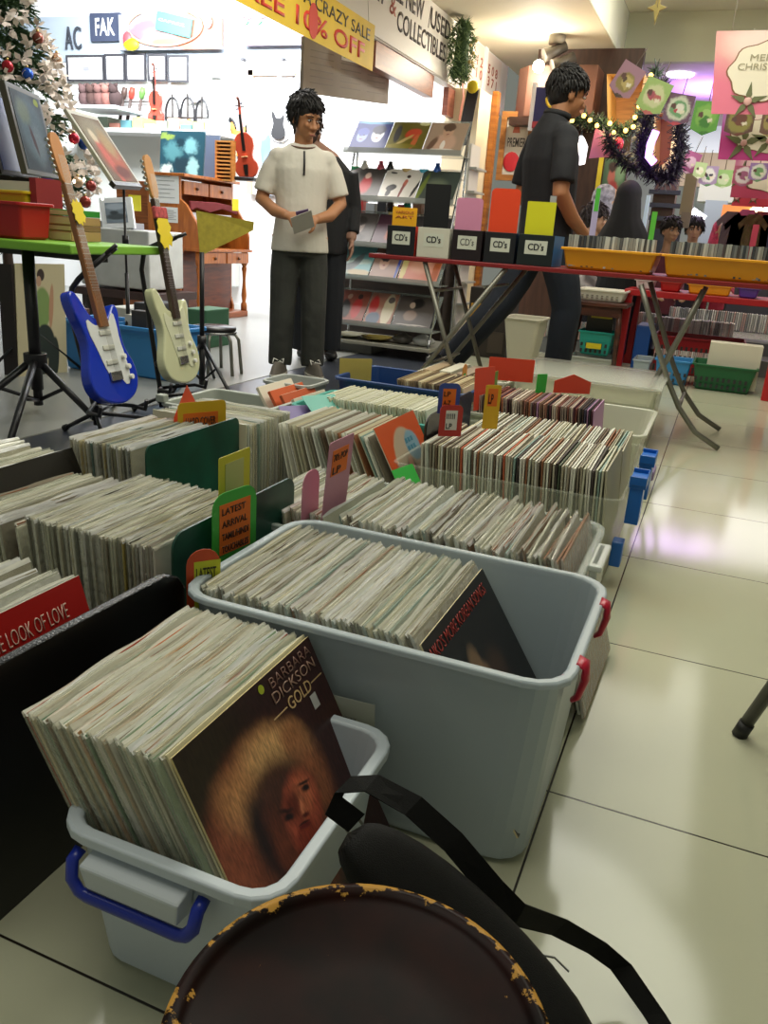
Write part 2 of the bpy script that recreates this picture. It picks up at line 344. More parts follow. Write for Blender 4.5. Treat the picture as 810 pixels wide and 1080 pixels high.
c = MB(); c.bb(-.145, -.128, 1.50, 1.62, .20, .283); c.bb(-.150, -.120, 1.49, 1.63, .270, .283); c.build('latch', film('#dfe4de', 0.8), t2, bevel=0.004)
t3 = thing('storage_tub', 'clear plastic tub with bright blue end latches, full of two rows of records', 'storage tub', (-0.42, 2.37, 0))
tub_mesh(-0.77, -0.142, 2.025, 2.72, 0, 0.262, taper=0.02, lip=0.006, lipz=.006, r=0.03).build('tub_body', film('#cdd0bd', 0.16), t3, bevel=0.001)
for y in (2.21, 2.47):
    c = MB(); c.bb(-.142, -.098, y-.045, y+.045, .262, .285); c.bb(-.140, -.104, y-.038, y+.038, .16, .262); c.bb(-.102, -.098, y-.05, y+.05, .272, .296); c.bb(-.142, -.098, y-.052, y-.046, .272, .296); c.bb(-.142, -.098, y+.046, y+.052, .272, .296)
    c.build('latch', mat('#1766c0', rough=0.35), t3, bevel=0.004, label='bright blue latch')
MB().bb(-.158, -.128, 2.12, 2.17, .05, .12).build('latch', mat('#1766c0', rough=0.35), t3, bevel=0.004, label='bright blue latch')
t4 = thing('storage_tub', 'milky clear tub with a purple clip, holding the reddish small records', 'storage tub', (-0.47, 3.25, 0))
tub_mesh(-0.86, -0.165, 2.965, 3.55, 0, 0.235, taper=0.03, lip=0.014, r=0.04).build('tub_body', film('#d6d6c4', 0.72), t4, bevel=0.001)
MB().bb(-.165, -.120, 3.08, 3.20, .05, .085).build('clip', mat('#7d6a94', rough=0.4), t4, bevel=0.006, label='purple clip')
t5 = thing('storage_box', 'see-through plastic box with cream sleeves behind the reddish small records', 'storage box', (-0.47, 3.95, 0))
tub_mesh(-0.83, -0.175, 3.62, 4.20, 0, 0.30, taper=0.02, lip=0.01, r=0.03).build('tub_body', film('#d9dbc9', 0.40), t5, bevel=0.001)
MB().bb(-.80, -.215, 3.66, 4.15, .012, .225).build('contents', mat('#d8d6b4', rough=0.6, vary=0.12, vscale=14), t5, bevel=0.004, label='cream paper sleeves')
MB().bb(-.835, -.17, 3.615, 4.205, .301, .312).build('lid', film('#e6e8dc', 0.35), t5, bevel=0.003)
wb = thing('storage_box', 'pale box with papers left of the clear box behind the red divider', 'storage box', (-1.08, 3.95, 0))
tub_mesh(-1.32, -0.86, 3.72, 4.12, 0, 0.235, taper=0.01, lip=0.01, r=0.02).build('tub_body', mat('#c9c7b8', rough=0.5), wb)
for i in range(5): MB().bb(-1.29+i*.085, -1.23+i*.085, 3.75, 4.08, .012, .245+.004*(i % 2)).build('paper_stack', mat(('#b59d7c', '#d9d4bf', '#9b8874')[i % 3]), wb)
bb_ = thing('storage_tub', 'dark blue open tub with brown-edged records near the display rack', 'storage tub', (-1.05, 3.15, 0))
tub_mesh(-1.40, -0.83, 2.95, 3.36, 0, 0.300, taper=0.03, lip=0.012, r=0.03).build('tub_body', mat('#1c3f77', rough=0.35), bb_, bevel=0.0015)
tl = thing('storage_tub', 'teal-green tub holding white paper sleeves in front of the dark blue tub', 'storage tub', (-1.05, 2.76, 0))
tub_mesh(-1.38, -0.80, 2.55, 2.93, 0, 0.255, taper=0.03, lip=0.012, r=0.03).build('tub_body', mat('#3f9a8c', rough=0.4), tl, bevel=0.0015)
gc = thing('storage_crate', 'pale grey perforated crate with raised corner lugs behind the left records', 'crate', (-1.62, 2.55, 0))
g = MB(); tub = tub_mesh(-1.80, -1.42, 2.36, 2.72, 0, 0.235, taper=0.02, lip=0.014, r=0.02).build('crate_body', mat('#a3a89f', rough=0.5), gc, bevel=0.001)
for x in (-1.79, -1.45): MB().bb(x-.015, x+.02, 2.355, 2.385, .235, .262).build('lug', mat('#a3a89f', rough=0.5), gc, bevel=0.004)
for k in range(4): MB().bb(-1.419, -1.405, 2.42+k*.07, 2.45+k*.07, .17, .2).build('slot', mat('#4b4d48'), gc)
gb = thing('bin', 'light grey tapered bin behind the orange-spined books near the shoes', 'bin', (-1.55, 2.93, 0))
tub_mesh(-1.66, -1.44, 2.83, 3.04, 0, 0.27, taper=0.035, lip=0.006, r=0.03).build('bin_body', mat('#a9ada8', rough=0.5), gb)
# crates under the left-hand rows, mostly hidden by the records
for nm, lb, x0, x1, y0, y1, z, col in (
    ('record_crate', 'low black crate under the records behind the black panel', -1.255, -0.755, 0.965, 1.40, .10, '#20201e'),
    ('record_crate', 'low dark crate under the records beside the red album', -1.12, -0.745, 0.56, 0.94, .10, '#262422'),
    ('record_crate', 'grey-brown crate under the records behind the large green divider', -1.43, -1.16, 1.44, 1.85, .12, '#4c4842'),
    ('record_crate', 'brown crate under the records at the far left edge', -1.80, -1.262, 1.13, 1.435, .12, '#5a5042'),
    ('record_crate', 'dark crate under the records fronted by the green-pictured album', -1.47, -1.165, 1.89, 2.34, .10, '#2b2a28'),
    ('record_crate', 'dark crate under the slanting records fronted by the orange portrait album', -1.15, -0.80, 1.98, 2.42, .10, '#2d2826')):
    cr = thing(nm, lb, 'crate', ((x0+x1)/2, (y0+y1)/2, 0))
    tub_mesh(x0, x1, y0, y1, 0, z, taper=0.01, lip=0.006, lipz=.008, r=0.015).build('crate_body', mat(col, rough=0.5), cr, bevel=0.001)

# ------------------------------------------------------------------ records
pal = {}
def P(*cols): return [mat(c, rough=0.55) for c in cols]
pal['mix'] = P('#c9c6ae', '#d6d4c2', '#b4ad94', '#e2e0d2', '#a39a84', '#8c8272', '#cfc9b8', '#dcd3b4', '#b9bcae', '#6e5a48', '#bfb7a0', '#e8e6dc', '#94603f', '#e4e2d4', '#d8d8cc', '#8aa39a', '#dcd8cc', '#a89c88')
pal['warm'] = P('#cbbd9c', '#d9cba8', '#a8482c', '#e0d8c2', '#b89a78', '#c8703c', '#e6e2d2', '#8c7b62', '#d6cfb6', '#5a8a66', '#c5b9a0', '#d8d0c0', '#a09074', '#e2dfd0', '#bd8e62', '#cfc8ae', '#d9d9cd', '#93a98c')
pal['dark'] = P('#6c6456', '#4b433a', '#8b836f', '#3a342e', '#9a9482', '#5c5a52', '#7b6a54', '#2d3c4c', '#a9a38e', '#b9b29a', '#574032', '#84805e', '#b49a34', '#2f5b58', '#c0b8a2', '#77705f')
pal['colour'] = P('#3f3430', '#d8d2c2', '#7a4a3a', '#c8c0ae', '#2f3a48', '#c2603e', '#8c8474', '#e0dacb', '#4b5540', '#9a4a40', '#2c2824', '#b8b09c', '#3d6080', '#d8a05a', '#6c6456', '#ccc6b4', '#a08c7a', '#544a5c')
pal['small'] = P('#7a3f36', '#b08a76', '#d2c0ae', '#4a3630', '#8e5a4a', '#c9b29e', '#5a2f3a', '#a87060', '#3a3850', '#b88ab0', '#e0d6ca', '#6b4c3c', '#c87e5c', '#2f2a2c', '#9c8a80')
pal['brown'] = P('#8f7a5c', '#6d5a44', '#a8936f', '#c3b089', '#59483a', '#d8cba6', '#7d6a52', '#9a8462')
pal['white'] = P('#d4d2b8', '#e0dfcb', '#c9c6a8', '#dcdac6', '#cccab4')
sleeve_m = [mat(c, rough=0.13, spec=1.0, alpha=a, bump=.5, bscale=70) for c, a in (('#c6c8b4', .30), ('#dfe0d2', .36), ('#b3b7a2', .24), ('#e6e6dd', .50), ('#a8ac9a', .22), ('#cfcdbd', .32))]
lip_m = [mat(c, rough=0.16, spec=1.0, alpha=.80, bump=.5, bscale=90) for c in ()]
lip_m = [mat(c, rough=0.10, spec=1.0, alpha=a, bump=.35, bscale=28) for c, a in (('#f6f5ea', .85), ('#d8d8c6', .45), ('#ffffff', .75), ('#c4c6b4', .35), ('#eceadb', .65))]
S = 0.312
cover_mesh = MB().box((0, S/2, S/2), (0.0040, S, S)).mesh('record', pal['mix'][0])
sleeve_meshes = []
for q in range(8):
    m = MB(); n = 12; rng = random.Random(q)
    ph = [rng.uniform(0, 6) for _ in range(4)]; amp = 0.0006+0.0006*(q % 3); Z0, Z1 = 0.002, S+0.003
    rows = []
    for sgn in (-1, 1):
        top, bot, mid = [], [], []
        for k in range(n+1):
            y = -0.0025+(S+0.005)*k/n
            wv = amp*0.6*math.sin(3*PI*k/n+ph[0])+amp*0.4*math.sin(7*PI*k/n+ph[1])
            top.append((sgn*0.0014+wv, y, Z1+0.0015*math.sin(4*PI*k/n+ph[2])+rng.uniform(-.0006, .0006)))
            mid.append((sgn*0.0026+wv*.3, y, S-0.004)); bot.append((sgn*0.0024, y, Z0))
        rows.append((bot, mid, top))
    # one closed envelope, open only at the top
    vs, fs = [], []
    for bot, mid, top in rows: vs += bot+mid+top
    w = n+1
    for h in (0, 1):
        b0 = h*3*w
        for r_ in range(2):
            for k in range(n): fs.append((b0+r_*w+k, b0+r_*w+k+1, b0+(r_+1)*w+k+1, b0+(r_+1)*w+k))
    for e in (0, n):
        for r_ in range(2): fs.append((r_*w+e, (r_+1)*w+e, 3*w+(r_+1)*w+e, 3*w+r_*w+e))
    m.add(vs, fs, 0); m.mi = [1 if (i//n) in (1, 3) and i < 4*n else 0 for i in range(len(fs))]; me = m.mesh('plastic_sleeve', [sleeve_m[q % len(sleeve_m)], lip_m[q % 5]]); sleeve_meshes.append(me)
proto_n = [0]
def record(loc, tilt, label, group, palette, rng, rz=0.0, sc_=1.0, dy=0.0, twist=0.0, sleeve=True):
    o = bpy.data.objects.new('vinyl_record', cover_mesh); C.objects.link(o)
    o.material_slots[0].link = 'OBJECT'; o.material_slots[0].material = rng.choice(palette)
    o.location = loc; o.rotation_mode = 'XYZ'; o.rotation_euler = (twist, -tilt, rz); o.scale = (sc_,)*3
    tag(o, label, 'record', group)
    if sleeve:
        s = bpy.data.objects.new('plastic_sleeve', rng.choice(sleeve_meshes)); C.objects.link(s); s.parent = o
    return o
def row(label, group, n, xt0, xt1, y, t0, t1, palette, z=0.31, seed=1, rz=0, floor_z=None, jig=1.0, sleeve=True):
    """records standing in a row along X: tops from xt0 to xt1 at height z, leaning back (degrees) from t0 to t1"""
    rng = random.Random(seed)
    for i in range(n):
        f = i/(n-1) if n > 1 else 0
        t = math.radians(t0+(t1-t0)*f+rng.uniform(-.5, .5)*jig); x = xt0+(xt1-xt0)*f
        zb = z-S*math.cos(t)+rng.uniform(-.002, .0025)*jig; xb = x+S*math.sin(t)
        record((xb, y+rng.uniform(-.004, .006)*jig, zb), t, label, group, palette, rng, rz=rz+math.radians(rng.uniform(-.6, .6))*jig, sleeve=sleeve)
row('plastic-sleeved record packed behind the brown portrait album in the small white tub', 'records in the small white tub', 46, -.648, -.468, .598, 29, 27.5, pal['warm'], z=.312, seed=3)
row('sleeved record packed in the large translucent tub behind the black album', 'records in the large translucent tub', 64, -.668, -.320, .975, 9, 29, pal['mix'], z=.318, seed=4, jig=1.6)
row('sleeved record in the stack behind the red album at the left edge', 'records behind the red album', 14, -1.06, -.880, .600, 22, 17, pal['white']+pal['mix'], z=.310, seed=5, jig=3)
row('worn-edged record in the long row between the black panel and the small green divider', 'records between black panel and small green divider', 52, -1.075, -.800, 1.03, 4, 2, pal['dark']+pal['mix'][:6], z=.335, seed=6, jig=1.2)
row('cream-edged record in the stack left of the long row behind the black panel', 'records left of the long row', 12, -1.27, -1.10, 1.03, 8, 6, pal['white']+pal['mix'], z=.312, seed=7, jig=2.5)
row('dark-spined record in the stack just behind the large green divider', 'records behind the large green divider', 22, -1.40, -1.225, 1.50, 4, 3, pal['dark'], z=.335, seed=8)
row('sleeved record in the short row between the small green divider and pink card', 'records before the pink card', 22, -.835, -.67, 1.40, 10, 14, pal['white']+pal['mix'], z=.305, seed=9, jig=2)
row('sleeved record in the clear tub right behind the large translucent tub', 'records in the first clear tub', 54, -.635, -.185, 1.40, 20, 17, pal['mix'], z=.312, seed=10, jig=3)
row('pale record in the stack at the far left behind the scribbled black album', 'records behind the scribbled black album', 12, -1.66, -1.42, 1.17, 28, 24, pal['white']+pal['mix'][:4], z=.305, seed=13, jig=3)
# the block that stands the other way round, behind the album with the green picture
rng = random.Random(14)
for i in range(16):
    record((-1.165, 1.935+i*.0165, .008), math.radians(rng.uniform(1, 3)), 'wide-spaced record in the stack behind the green-pictured album', 'records behind the green-pictured album', pal['white']+pal['mix'], rng, rz=PI/2+math.radians(rng.uniform(-1, 1)))
# rows too many to count, farther back
m = MB(); mats_s = pal['mix']+pal['small']+pal['brown']+pal['white']+pal['colour'][:2]+pal['colour'][5:9]+pal['mix']*2; rng = random.Random(15)
def srow(n, x0, x1, y, z, t, lo, hi, d=S, w=.0036, t1=None):
    for i in range(n):
        tt = math.radians(t+((t1 or t)-t)*i/(n-1)+rng.uniform(-1.5, 1.5)); x = x0+(x1-x0)*i/(n-1)+d*math.sin(tt); yy = y+rng.uniform(-.006, .006); T = Matrix.Translation((x, yy, z-d*math.cos(tt)+rng.uniform(-.003, .003))) @ Matrix.Rotation(-tt, 4, 'Y') @ Matrix.Rotation(math.radians(rng.uniform(-1, 1)), 4, 'Z')
        m.box((0, d/2, d/2), (w, d, d), rng.randrange(lo, hi), M=T)
a, b, c_ = len(pal['mix']), len(pal['mix'])+len(pal['small']), len(pal['mix'])+len(pal['small'])+len(pal['brown'])
srow(60, -.655, -.19, 2.385, .305, 3, 0, a)
srow(56, -.80, -.36, 2.985, .300, 6, a, b, d=.27)
srow(34, -1.13, -.86, 2.985, .318, 10, b, c_, d=.30, w=.005)
d_ = c_+len(pal['white']); srow(40, -1.27, -.87, 2.585, .292, 14, c_, d_, d=.28, w=.006)
srow(64, -.690, -.195, 2.055, .322, 4, d_, len(mats_s), w=.0045)
srow(28, -1.13, W(394, 452, Y=2.05).x-.012, 2.04, .315, 14, 0, a, t1=28)
o = m.build('vinyl_records', mats_s); tag(o, 'distant records packed in the blue-latched tub and the tubs left of and behind it', 'records', kind='stuff')

# ------------------------------------------------------------------ albums that show their covers
def album(label, xt, y, t, front, z=.313, S_=.315, rz=0.0, th=.003, sleeve=None, name='vinyl_record', spine='#d8d2b6', parts=None):
    """cover looking to +X, top edge at height z and x = xt, leaning back t degrees"""
    tt = math.radians(t); r = thing(name, label, 'record', (xt+S_*math.sin(tt), y, z-S_*math.cos(tt)))
    r.rotation_euler = (0, -tt, rz)
    m = MB().slab((0, 0, 0), (0, S_, 0), (0, 0, S_), th, 0); m.mi = [0]+[1]*5
    base = r.location.copy(); r.location = (0, 0, 0)
    m.build('cover', [front, mat(spine, rough=0.6)], r)
    if parts: parts(r)
    if sleeve: MB().slab((.0012, -.002, 0), (0, S_+.004, 0), (0, 0, S_+.004), .0004).build('plastic_sleeve', film('#cfd2c8', sleeve, 0.15), r)
    r.location = base; return r
gold_front = paint('portrait', '#2a1916', [
    (.85, .80, .5, .4, 0, '#341b1b', .7), (.12, .88, .25, .2, 0, '#2a2014', .7), (.92, .45, .20, .4, 0, '#40201e', .7),
    (.33, .45, .41, .40, 0, '#7a3c26', .16), (.40, .53, .31, .29, 0, '#b8764a', .32), (.47, .70, .20, .12, -16, '#d8a870', .55), (.24, .62, .12, .18, 35, '#c48c5a', .5), (.64, .58, .06, .16, 18, '#a0603c', .5), (.62, .70, .08, .08, 0, '#a87048', .6), (.10, .44, .12, .22, 10, '#8c4a2e', .5),
    (.40, .44, .23, .27, 12, '#371a13', .32), (.42, .60, .15, .09, 0, '#4c2a1c', .5), (.27, .50, .07, .16, 10, '#21100c', .5), (.33, .36, .06, .2, 5, '#6c3520', .6),
    (.505, .455, .125, .150, -22, '#b4553a', .24), (.53, .50, .07, .07, 0, '#c8704a', .6), (.46, .50, .06, .06, 0, '#6c2c1b', .7), (.46, .36, .07, .07, 0, '#8a3620', .6),
    (.412, .487, .030, .017, -30, '#180c0b', .5), (.565, .510, .026, .014, -24, '#180c0b', .5), (.41, .515, .045, .008, -26, '#2c150e', .7), (.568, .535, .038, .007, -18, '#2c150e', .7),
    (.505, .465, .013, .045, -22, '#cc7a54', .7), (.505, .432, .024, .010, -10, '#5c1d12', .6), (.472, .402, .040, .012, -16, '#6c1c17', .5), (.474, .413, .04, .005, -16, '#3a100c', .5)],
    rough=0.3, wob=0.020, wscale=11, grain=0.38)
def gold_text(r):
    tm = mat('#c9a877', rough=0.5); X = .0006
    text('BARBARA', r, mat('#7e5c50', rough=.5), (X, .196, .294), (0, 1, 0), (0, 0, 1), .108, .014, bold=-.004)
    text('DICKSON', r, mat('#9a7a68', rough=.5), (X, .190, .275), (0, 1, 0), (0, 0, 1), .112, .015, bold=-.004)
    text('GOLD', r, tm, (X, .214, .253), (0, 1, 0), (0, 0, 1), .060, .017)
    MB().slab((X, .176, .2600), (0, .034, 0), (0, 0, .0016), .0006).slab((X, .278, .2600), (0, .030, 0), (0, 0, .0016), .0006).build('rule', tm, r)
    MB().slab((X+.0005, .262, .228), (0, .015, 0), (0, 0, .020), .0005).build('price_sticker', mat('#c8c6c4'), r, label='small pale price sticker')
    MB().prism([(.006*math.cos(a*PI/5), .006*math.sin(a*PI/5)) for a in range(10)], (-.0005, 0, 0), o=(X+.0005, .176, .304), u=(0, 1, 0), v=(0, 0, 1)).build('dot_sticker', mat('#a8b428'), r, label='small yellow-green dot sticker')
album('brown album with a long-haired portrait and gold title, front of the small white tub', -.4535, .604, 28, gold_front, z=.313, spine='#d8c48c', parts=gold_text)
album('cream-backed record directly behind the brown portrait album', -.4615, .606, 28, mat('#dcd3ae'), z=.313, spine='#e2d8b0')
blk = paint('black_album', '#161110', [(.40, .68, .07, .11, -20, '#7c6248', .35), (.44, .60, .09, .08, 0, '#8a6c50', .4), (.62, .55, .10, .12, 0, '#3e2a1e', .6)], rough=.3)
def blk_text(r): text("AIKO'S MORE KOREAN SONGS", r, mat('#a02a1c', rough=.5), (.0006, .008, .281), (0, 1, 0), (0, 0, 1), .275, .020, bold=-.006)
album('black album with red lettering slanting in the large translucent tub', -.302, .966, 33, blk, z=.318, spine='#d9caa0', parts=blk_text)
red = paint('red_album', '#b3201c', [(.3, .15, .3, .3, 0, '#a01a18', .7)], rough=.35)
def look_text(r):
    text('THE LOOK OF LOVE', r, mat('#d9b8a8', rough=.5), (.0006, .118, .262), (0, 1, 0), (0, 0, 1), .155, .024, bold=-.012)
album('red album lettered THE LOOK OF LOVE at the left edge', -.862, .607, 17, red, z=.313, spine='#c8c4b2', parts=look_text)
scr = paint('scribbled', '#1c1a17', [(.5, .8, .6, .3, 0, '#2b2823', .6), (.3, .3, .3, .25, 30, '#24211c', .5)], rough=.25)
def scr_marks(r):
    for (y0, z0, y1, z1) in ((.10, .20, .22, .25), (.12, .12, .2, .22), (.10, .20, .16, .15), (.22, .16, .24, .26), (.22, .26, .27, .24), (.05, .16, .12, .12), (.23, .10, .26, .16)):
        d = Vector((0, y1-y0, z1-z0)); MB().slab((.0008, y0, z0), d, Vector((0, -d.z, d.y)).normalized()*.002, .0005).build('chalk_line', mat('#a9a698'), r)
album('black album with scribbled white lines in front of the far left stack', -1.395, 1.18, 24, scr, z=.315, spine='#d9d7c6', parts=scr_marks)
org = paint('orange_portrait', '#c8552c', [(.5, .55, .33, .36, 0, '#b5a48c', .06), (.66, .70, .16, .15, 0, '#7fa0ae', .12), (.45, .42, .12, .2, 0, '#5b4038', .2), (.46, .56, .06, .07, 0, '#c09078', .3), (.66, .38, .10, .08, 0, '#4b3f3a', .3)], rough=.3, wob=.02)
def org_parts(r):
    for k in range(6): MB().slab((.0008, .165+.022*(k % 3), .21+.024*(k//3)), (0, .014, 0), (0, 0, .014), .0004).build('motif', mat('#3f7f95'), r)
_o = W(394, 452, Y=2.05); album('orange-bordered album with a small portrait fronting the slanting stack', _o.x, 2.05, 30, org, z=_o.z, spine='#cfc9b4', parts=org_parts)
# album with the green picture, looking to -Y
gp = thing('vinyl_record', 'cream album with a green line-drawn picture beside the large green divider', 'record', (-1.32, 1.915, 0))
gpf = paint('green_print', '#cfcab0', [], rough=.4)
MB().slab((-1.478, 1.915, .012), (.315, 0, 0), (0, 0, .315), .004).build('cover', gpf, gp)
MB().slab((-1.478, 1.9140, .010), (.308, 0, 0), (0, 0, .14), .0005).build('lower_band', mat('#5a5350'), gp)
MB().slab((-1.43, 1.9140, .165), (.245, 0, 0), (0, 0, .095), .0005).build('green_picture', mat('#5f8a30', vary=.35, vscale=30), gp)
for k in range(9):
    c = MB(); cx = -1.41+k*.026; c.tube([(cx+.011*math.cos(a*.9), 1.9132, .21+.028*math.sin(a*.9+k)) for a in range(8)], .0016, seg=4); c.build('drawn_figure', mat('#2c3c1a'), gp)
for k in range(9): MB().slab((-1.42+k*.026, 1.9140, .275), (.018, 0, 0), (0, 0, .026), .0005).build('letter_block', mat('#8ea3a6'), gp)

# ------------------------------------------------------------------ panels, dividers and cards
# big black panel: open-topped black box side standing left of the small tub
bp = thing('divider_board', 'tall glossy black board with a taped edge left of the small white tub', 'board', (-0.715, 0.77, 0))
T = []
for k in range(7): a = PI/2*k/6; T.append((.980-.05+.05*math.sin(a)-.55, .342-.05+.05*math.cos(a)))
MB().prism([(0, 0), (.43, 0)]+T[::-1]+[(.05, .350), (.02, .337), (0, .312)], (-.012, 0, 0), o=(-.704, .550, 0), u=(0, 1, 0), v=(0, 0, 1)).build('board', mat('#0d0c0c', rough=.35), bp)
MB().tube([(-.710, .60, .3495), (-.710, .930, .3435), (-.710, .962, .330), (-.710, .981, .305)], [(.0075, .0012)]*4, hint=(1, 0, 0), seg=6).build('edge_tape', mat('#77777c', rough=.2, metal=.3, bump=.6, bscale=250), bp, label='shiny clear tape along the edge')
def board(label, o, wy, h, col, th=.004, lean=0, r=.03, low=0, name='divider_board', extra=None, mt=None):
    t = thing(name, label, 'divider', o); t.rotation_euler = (0, -math.radians(lean), 0); base = t.location.copy(); t.location = (0, 0, 0)
    out = [(0, 0), (wy, 0)]
    for k in range(7): a = PI/2*k/6; out.append((wy-r+r*math.cos(a), h-r+r*math.sin(a)))
    for k in range(7): a = PI/2+PI/2*k/6; out.append((r+r*math.cos(a), h-low-r+r*math.sin(a)))
    MB().prism(out, (-th, 0, 0), u=(0, 1, 0), v=(0, 0, 1)).build('board', mt or mat(col, rough=.4), t)
    if extra: extra(t)
    t.location = base; return t
gm = mat('#12493a', rough=.35, vary=.35, vscale=9)
board('large dark green divider board with an orange note rising behind', (-1.180, 1.500, .02), .405, .330, '', mt=gm, r=.022)
board('smaller dark green divider board behind the round-cornered green card', (-.762, 1.03, .02), .42, .345, '', mt=gm, r=.03)
_q = W(449, 440, Y=2.13); board('black divider board with a red tag between orange portrait album and records', (_q.x+.01, 2.12, .02), .33, _q.z-.015, '#17110f', mt=mat('#17110f', rough=.3))
board('dark blue divider board just left of the upright yellow card', (-.735, 2.44, .02), .24, .35, '#12203a')
board('brown record-sized divider board behind the black one with the red tag', (-.730, 2.22, .02), .30, .33, '#4a3a28', lean=2)
def card(label, o, w, h, col, rz=0, lean=0, r=.012, notes=(), th=.0015, peak=0, mt=None):
    """card looking to +X before turning by rz; notes: (y, z, w, h, colour, [lines], ink)"""
    t = thing('divider_card', label, 'divider card', o); t.rotation_euler = (0, -math.radians(lean), math.radians(rz)); base = t.location.copy(); t.location = (0, 0, 0)
    out = [(0, 0), (w, 0)]
    if peak: out += [(w, h*.62), (w*.5, h), (0, h*.62)]
    else:
        for k in range(5): a = PI/2*k/4; out.append((w-r+r*math.cos(a), h-r+r*math.sin(a)))
        for k in range(5): a = PI/2+PI/2*k/4; out.append((r+r*math.cos(a), h-r+r*math.sin(a)))
    MB().prism(out, (-th, 0, 0), u=(0, 1, 0), v=(0, 0, 1)).build('card', mt or mat(col, rough=.45), t)
    for (y, z, nw, nh, nc, lines, ink) in notes:
        MB().slab((.0008, y, z), (0, nw, 0), (0, 0, nh), .0006).build('note', mat(nc, rough=.6), t)
        k = len(lines)
        for i, s in enumerate(lines):
            text(s, t, mat(ink, rough=.6), (.0012, y+nw*.07, z+nh*(1-(i+.86)/k)), (0, 1, 0), (0, 0, 1), nw*.86*min(1, .45+len(s)/14), nh/k*.55, name='handwriting', bold=.012)
    t.location = base; return t
def card_at(label, px, py, X, dz, w, h, col, **k):
    p = W(px, py, X=X); return card(label, (p.x, p.y, p.z+dz), w, h, col, **k)
OR = '#e8731e'
card_at('bright green card with an orange handwritten note, on the small green divider', 224, 590, -.745, -.02, .120, .135, '#3fae3c', r=.03, rz=-8, notes=[(.018, .020, .084, .094, OR, ['LATEST', 'ARRIVAL', 'TAMIL/HINDI', 'TOUCHABLES'], '#33200e')])
card_at('yellow card with a pale worn patch behind the bright green card', 231, 540, -.775, -.05, .105, .15, '#c9c42a', r=.004, notes=[(.02, .05, .062, .085, '#b7ba74', [], '#000')])
card_at('yellow handwritten strip with an orange edge at the black board corner', 197, 625, -.700, -.09, .055, .16, '#c94a1c', rz=-38, r=.026, notes=[(.012, .0, .043, .14, '#c8cc2c', ['LATEST', 'ARRIVAL', 'ENGLISH', 'LP'], '#2a2a10')])
card_at('orange note on a yellow card behind the large green divider', 188, 462, -1.295, -.05, .145, .145, '#e0b21e', rz=-28, notes=[(.015, .035, .105, .08, OR, ['HARD COVER', 'LP'], '#3a1c0c')])
card_at('small yellow and red pointed card behind the orange hard-cover note', 184, 452, -1.31, -.10, .12, .21, '#d8502c', peak=1, notes=[(.0, .02, .06, .09, '#d2cc2a', ['ROCK', 'LP'], '#2a2a10')])
card_at('tall pink card with an orange note on top', 338, 545, -.672, -.05, .115, .205, '#c98aa0', r=.006, rz=0, notes=[(.018, .13, .075, .055, OR, ["70's POP", 'LP'], '#3a1c0c')], lean=-4)
card_at('low round-cornered pink card left of the tall pink card', 318, 548, -.705, -.03, .075, .125, '#cd8c9e', r=.03)
card_at('leaning bright green card by the slanting records', 432, 510, -.655, -.06, .10, .10, '#3cb84a', rz=-12, lean=35, r=.004)
card('blue card with an orange note beside the black divider board', W(461, 436, Y=2.13), .062, .085, '#3b4f9c', notes=[(.012, .020, .038, .050, OR, ['LP', 'A-Z'], '#3a1c0c')], r=.014, rz=-55)
card('red rounded card with a white barcode label on the black divider', W(462, 460, Y=2.105), .066, .088, '#b8352c', r=.014, rz=-55, notes=[(.017, .018, .034, .055, '#dcd8d0', ['|||||', 'LP'], '#333')])
card('upright yellow card with an orange note at the start of the blue-latched tub', W(508, 452, Y=2.2), .045, .125, '#e3b322', r=.006, rz=-60, notes=[(.008, .065, .028, .05, OR, ['LP'], '#3a1c0c')])
card_at('broad vermilion card lying across the small records', 515, 390, -.86, -.04, .19, .095, '#e0482c', rz=-72, r=.004)
card_at('narrow vermilion card upright near the black tags', 500, 428, -.80, -.02, .13, .16, '#dd4a34', r=.006, lean=4, rz=-20)
card_at('tiny bright green tag among the small reddish records', 566, 404, -.62, -.04, .05, .075, '#35c04c', rz=-40, r=.002)
card_at('vermilion pointed card at the back of the small records', 585, 402, -.55, -.045, .15, .075, '#dd4a30', rz=-60, peak=1)
card_at('orange-rimmed leaf-shaped tag with a green dot by the table leg', 487, 402, -.99, -.10, .07, .17, '#d98a2c', r=.03, notes=[(.02, .09, .03, .04, '#35b04c', [], '#000')])
card_at('pale yellow card sticking up behind the dark blue tub', 358, 388, -1.42, -.08, .14, .12, '#c4b25c', rz=-50, r=.004)
card_at('green and red tag behind the upright yellow card', 522, 400, -.80, -.08, .045, .11, '#5e8c3c', r=.004)
card_at('teal card lying on top of the pale sleeves', 332, 420, -1.23, -.06, .14, .10, '#5aa596', rz=-30, lean=60, r=.004)
card_at('purple card slid between the records behind the green-pictured album', 305, 432, -1.28, -.07, .15, .12, '#6a5a90', rz=-40, lean=60, r=.004)
# books between the grey bin and the blue tub
for k, (cl, lb) in enumerate((('#d9cfbc', 'cream book leaning beside the light grey bin'), ('#c85a2c', 'orange book leaning near the light grey bin'), ('#b9552f', 'rust-red book leaning nearest the dark blue tub'), ('#c2b8a4', 'beige book leaning between the orange books and the blue tub'))):
    x = -1.50+k*.045; t = thing('book', lb, 'book', (x+.12, 2.64, .0)); t.rotation_euler = (0, -math.radians(32), 0); base = t.location.copy(); t.location = (0, 0, 0)
    MB().slab((0, 0, 0), (0, .26, 0), (0, 0, .33-.01*k), .012).build('cover', mat(cl), t, bevel=.001); MB().bb(-.011, -.002, .004, .256, .002, .331-.01*k).build('pages', mat('#e2dcc8'), t)
    t.location = base
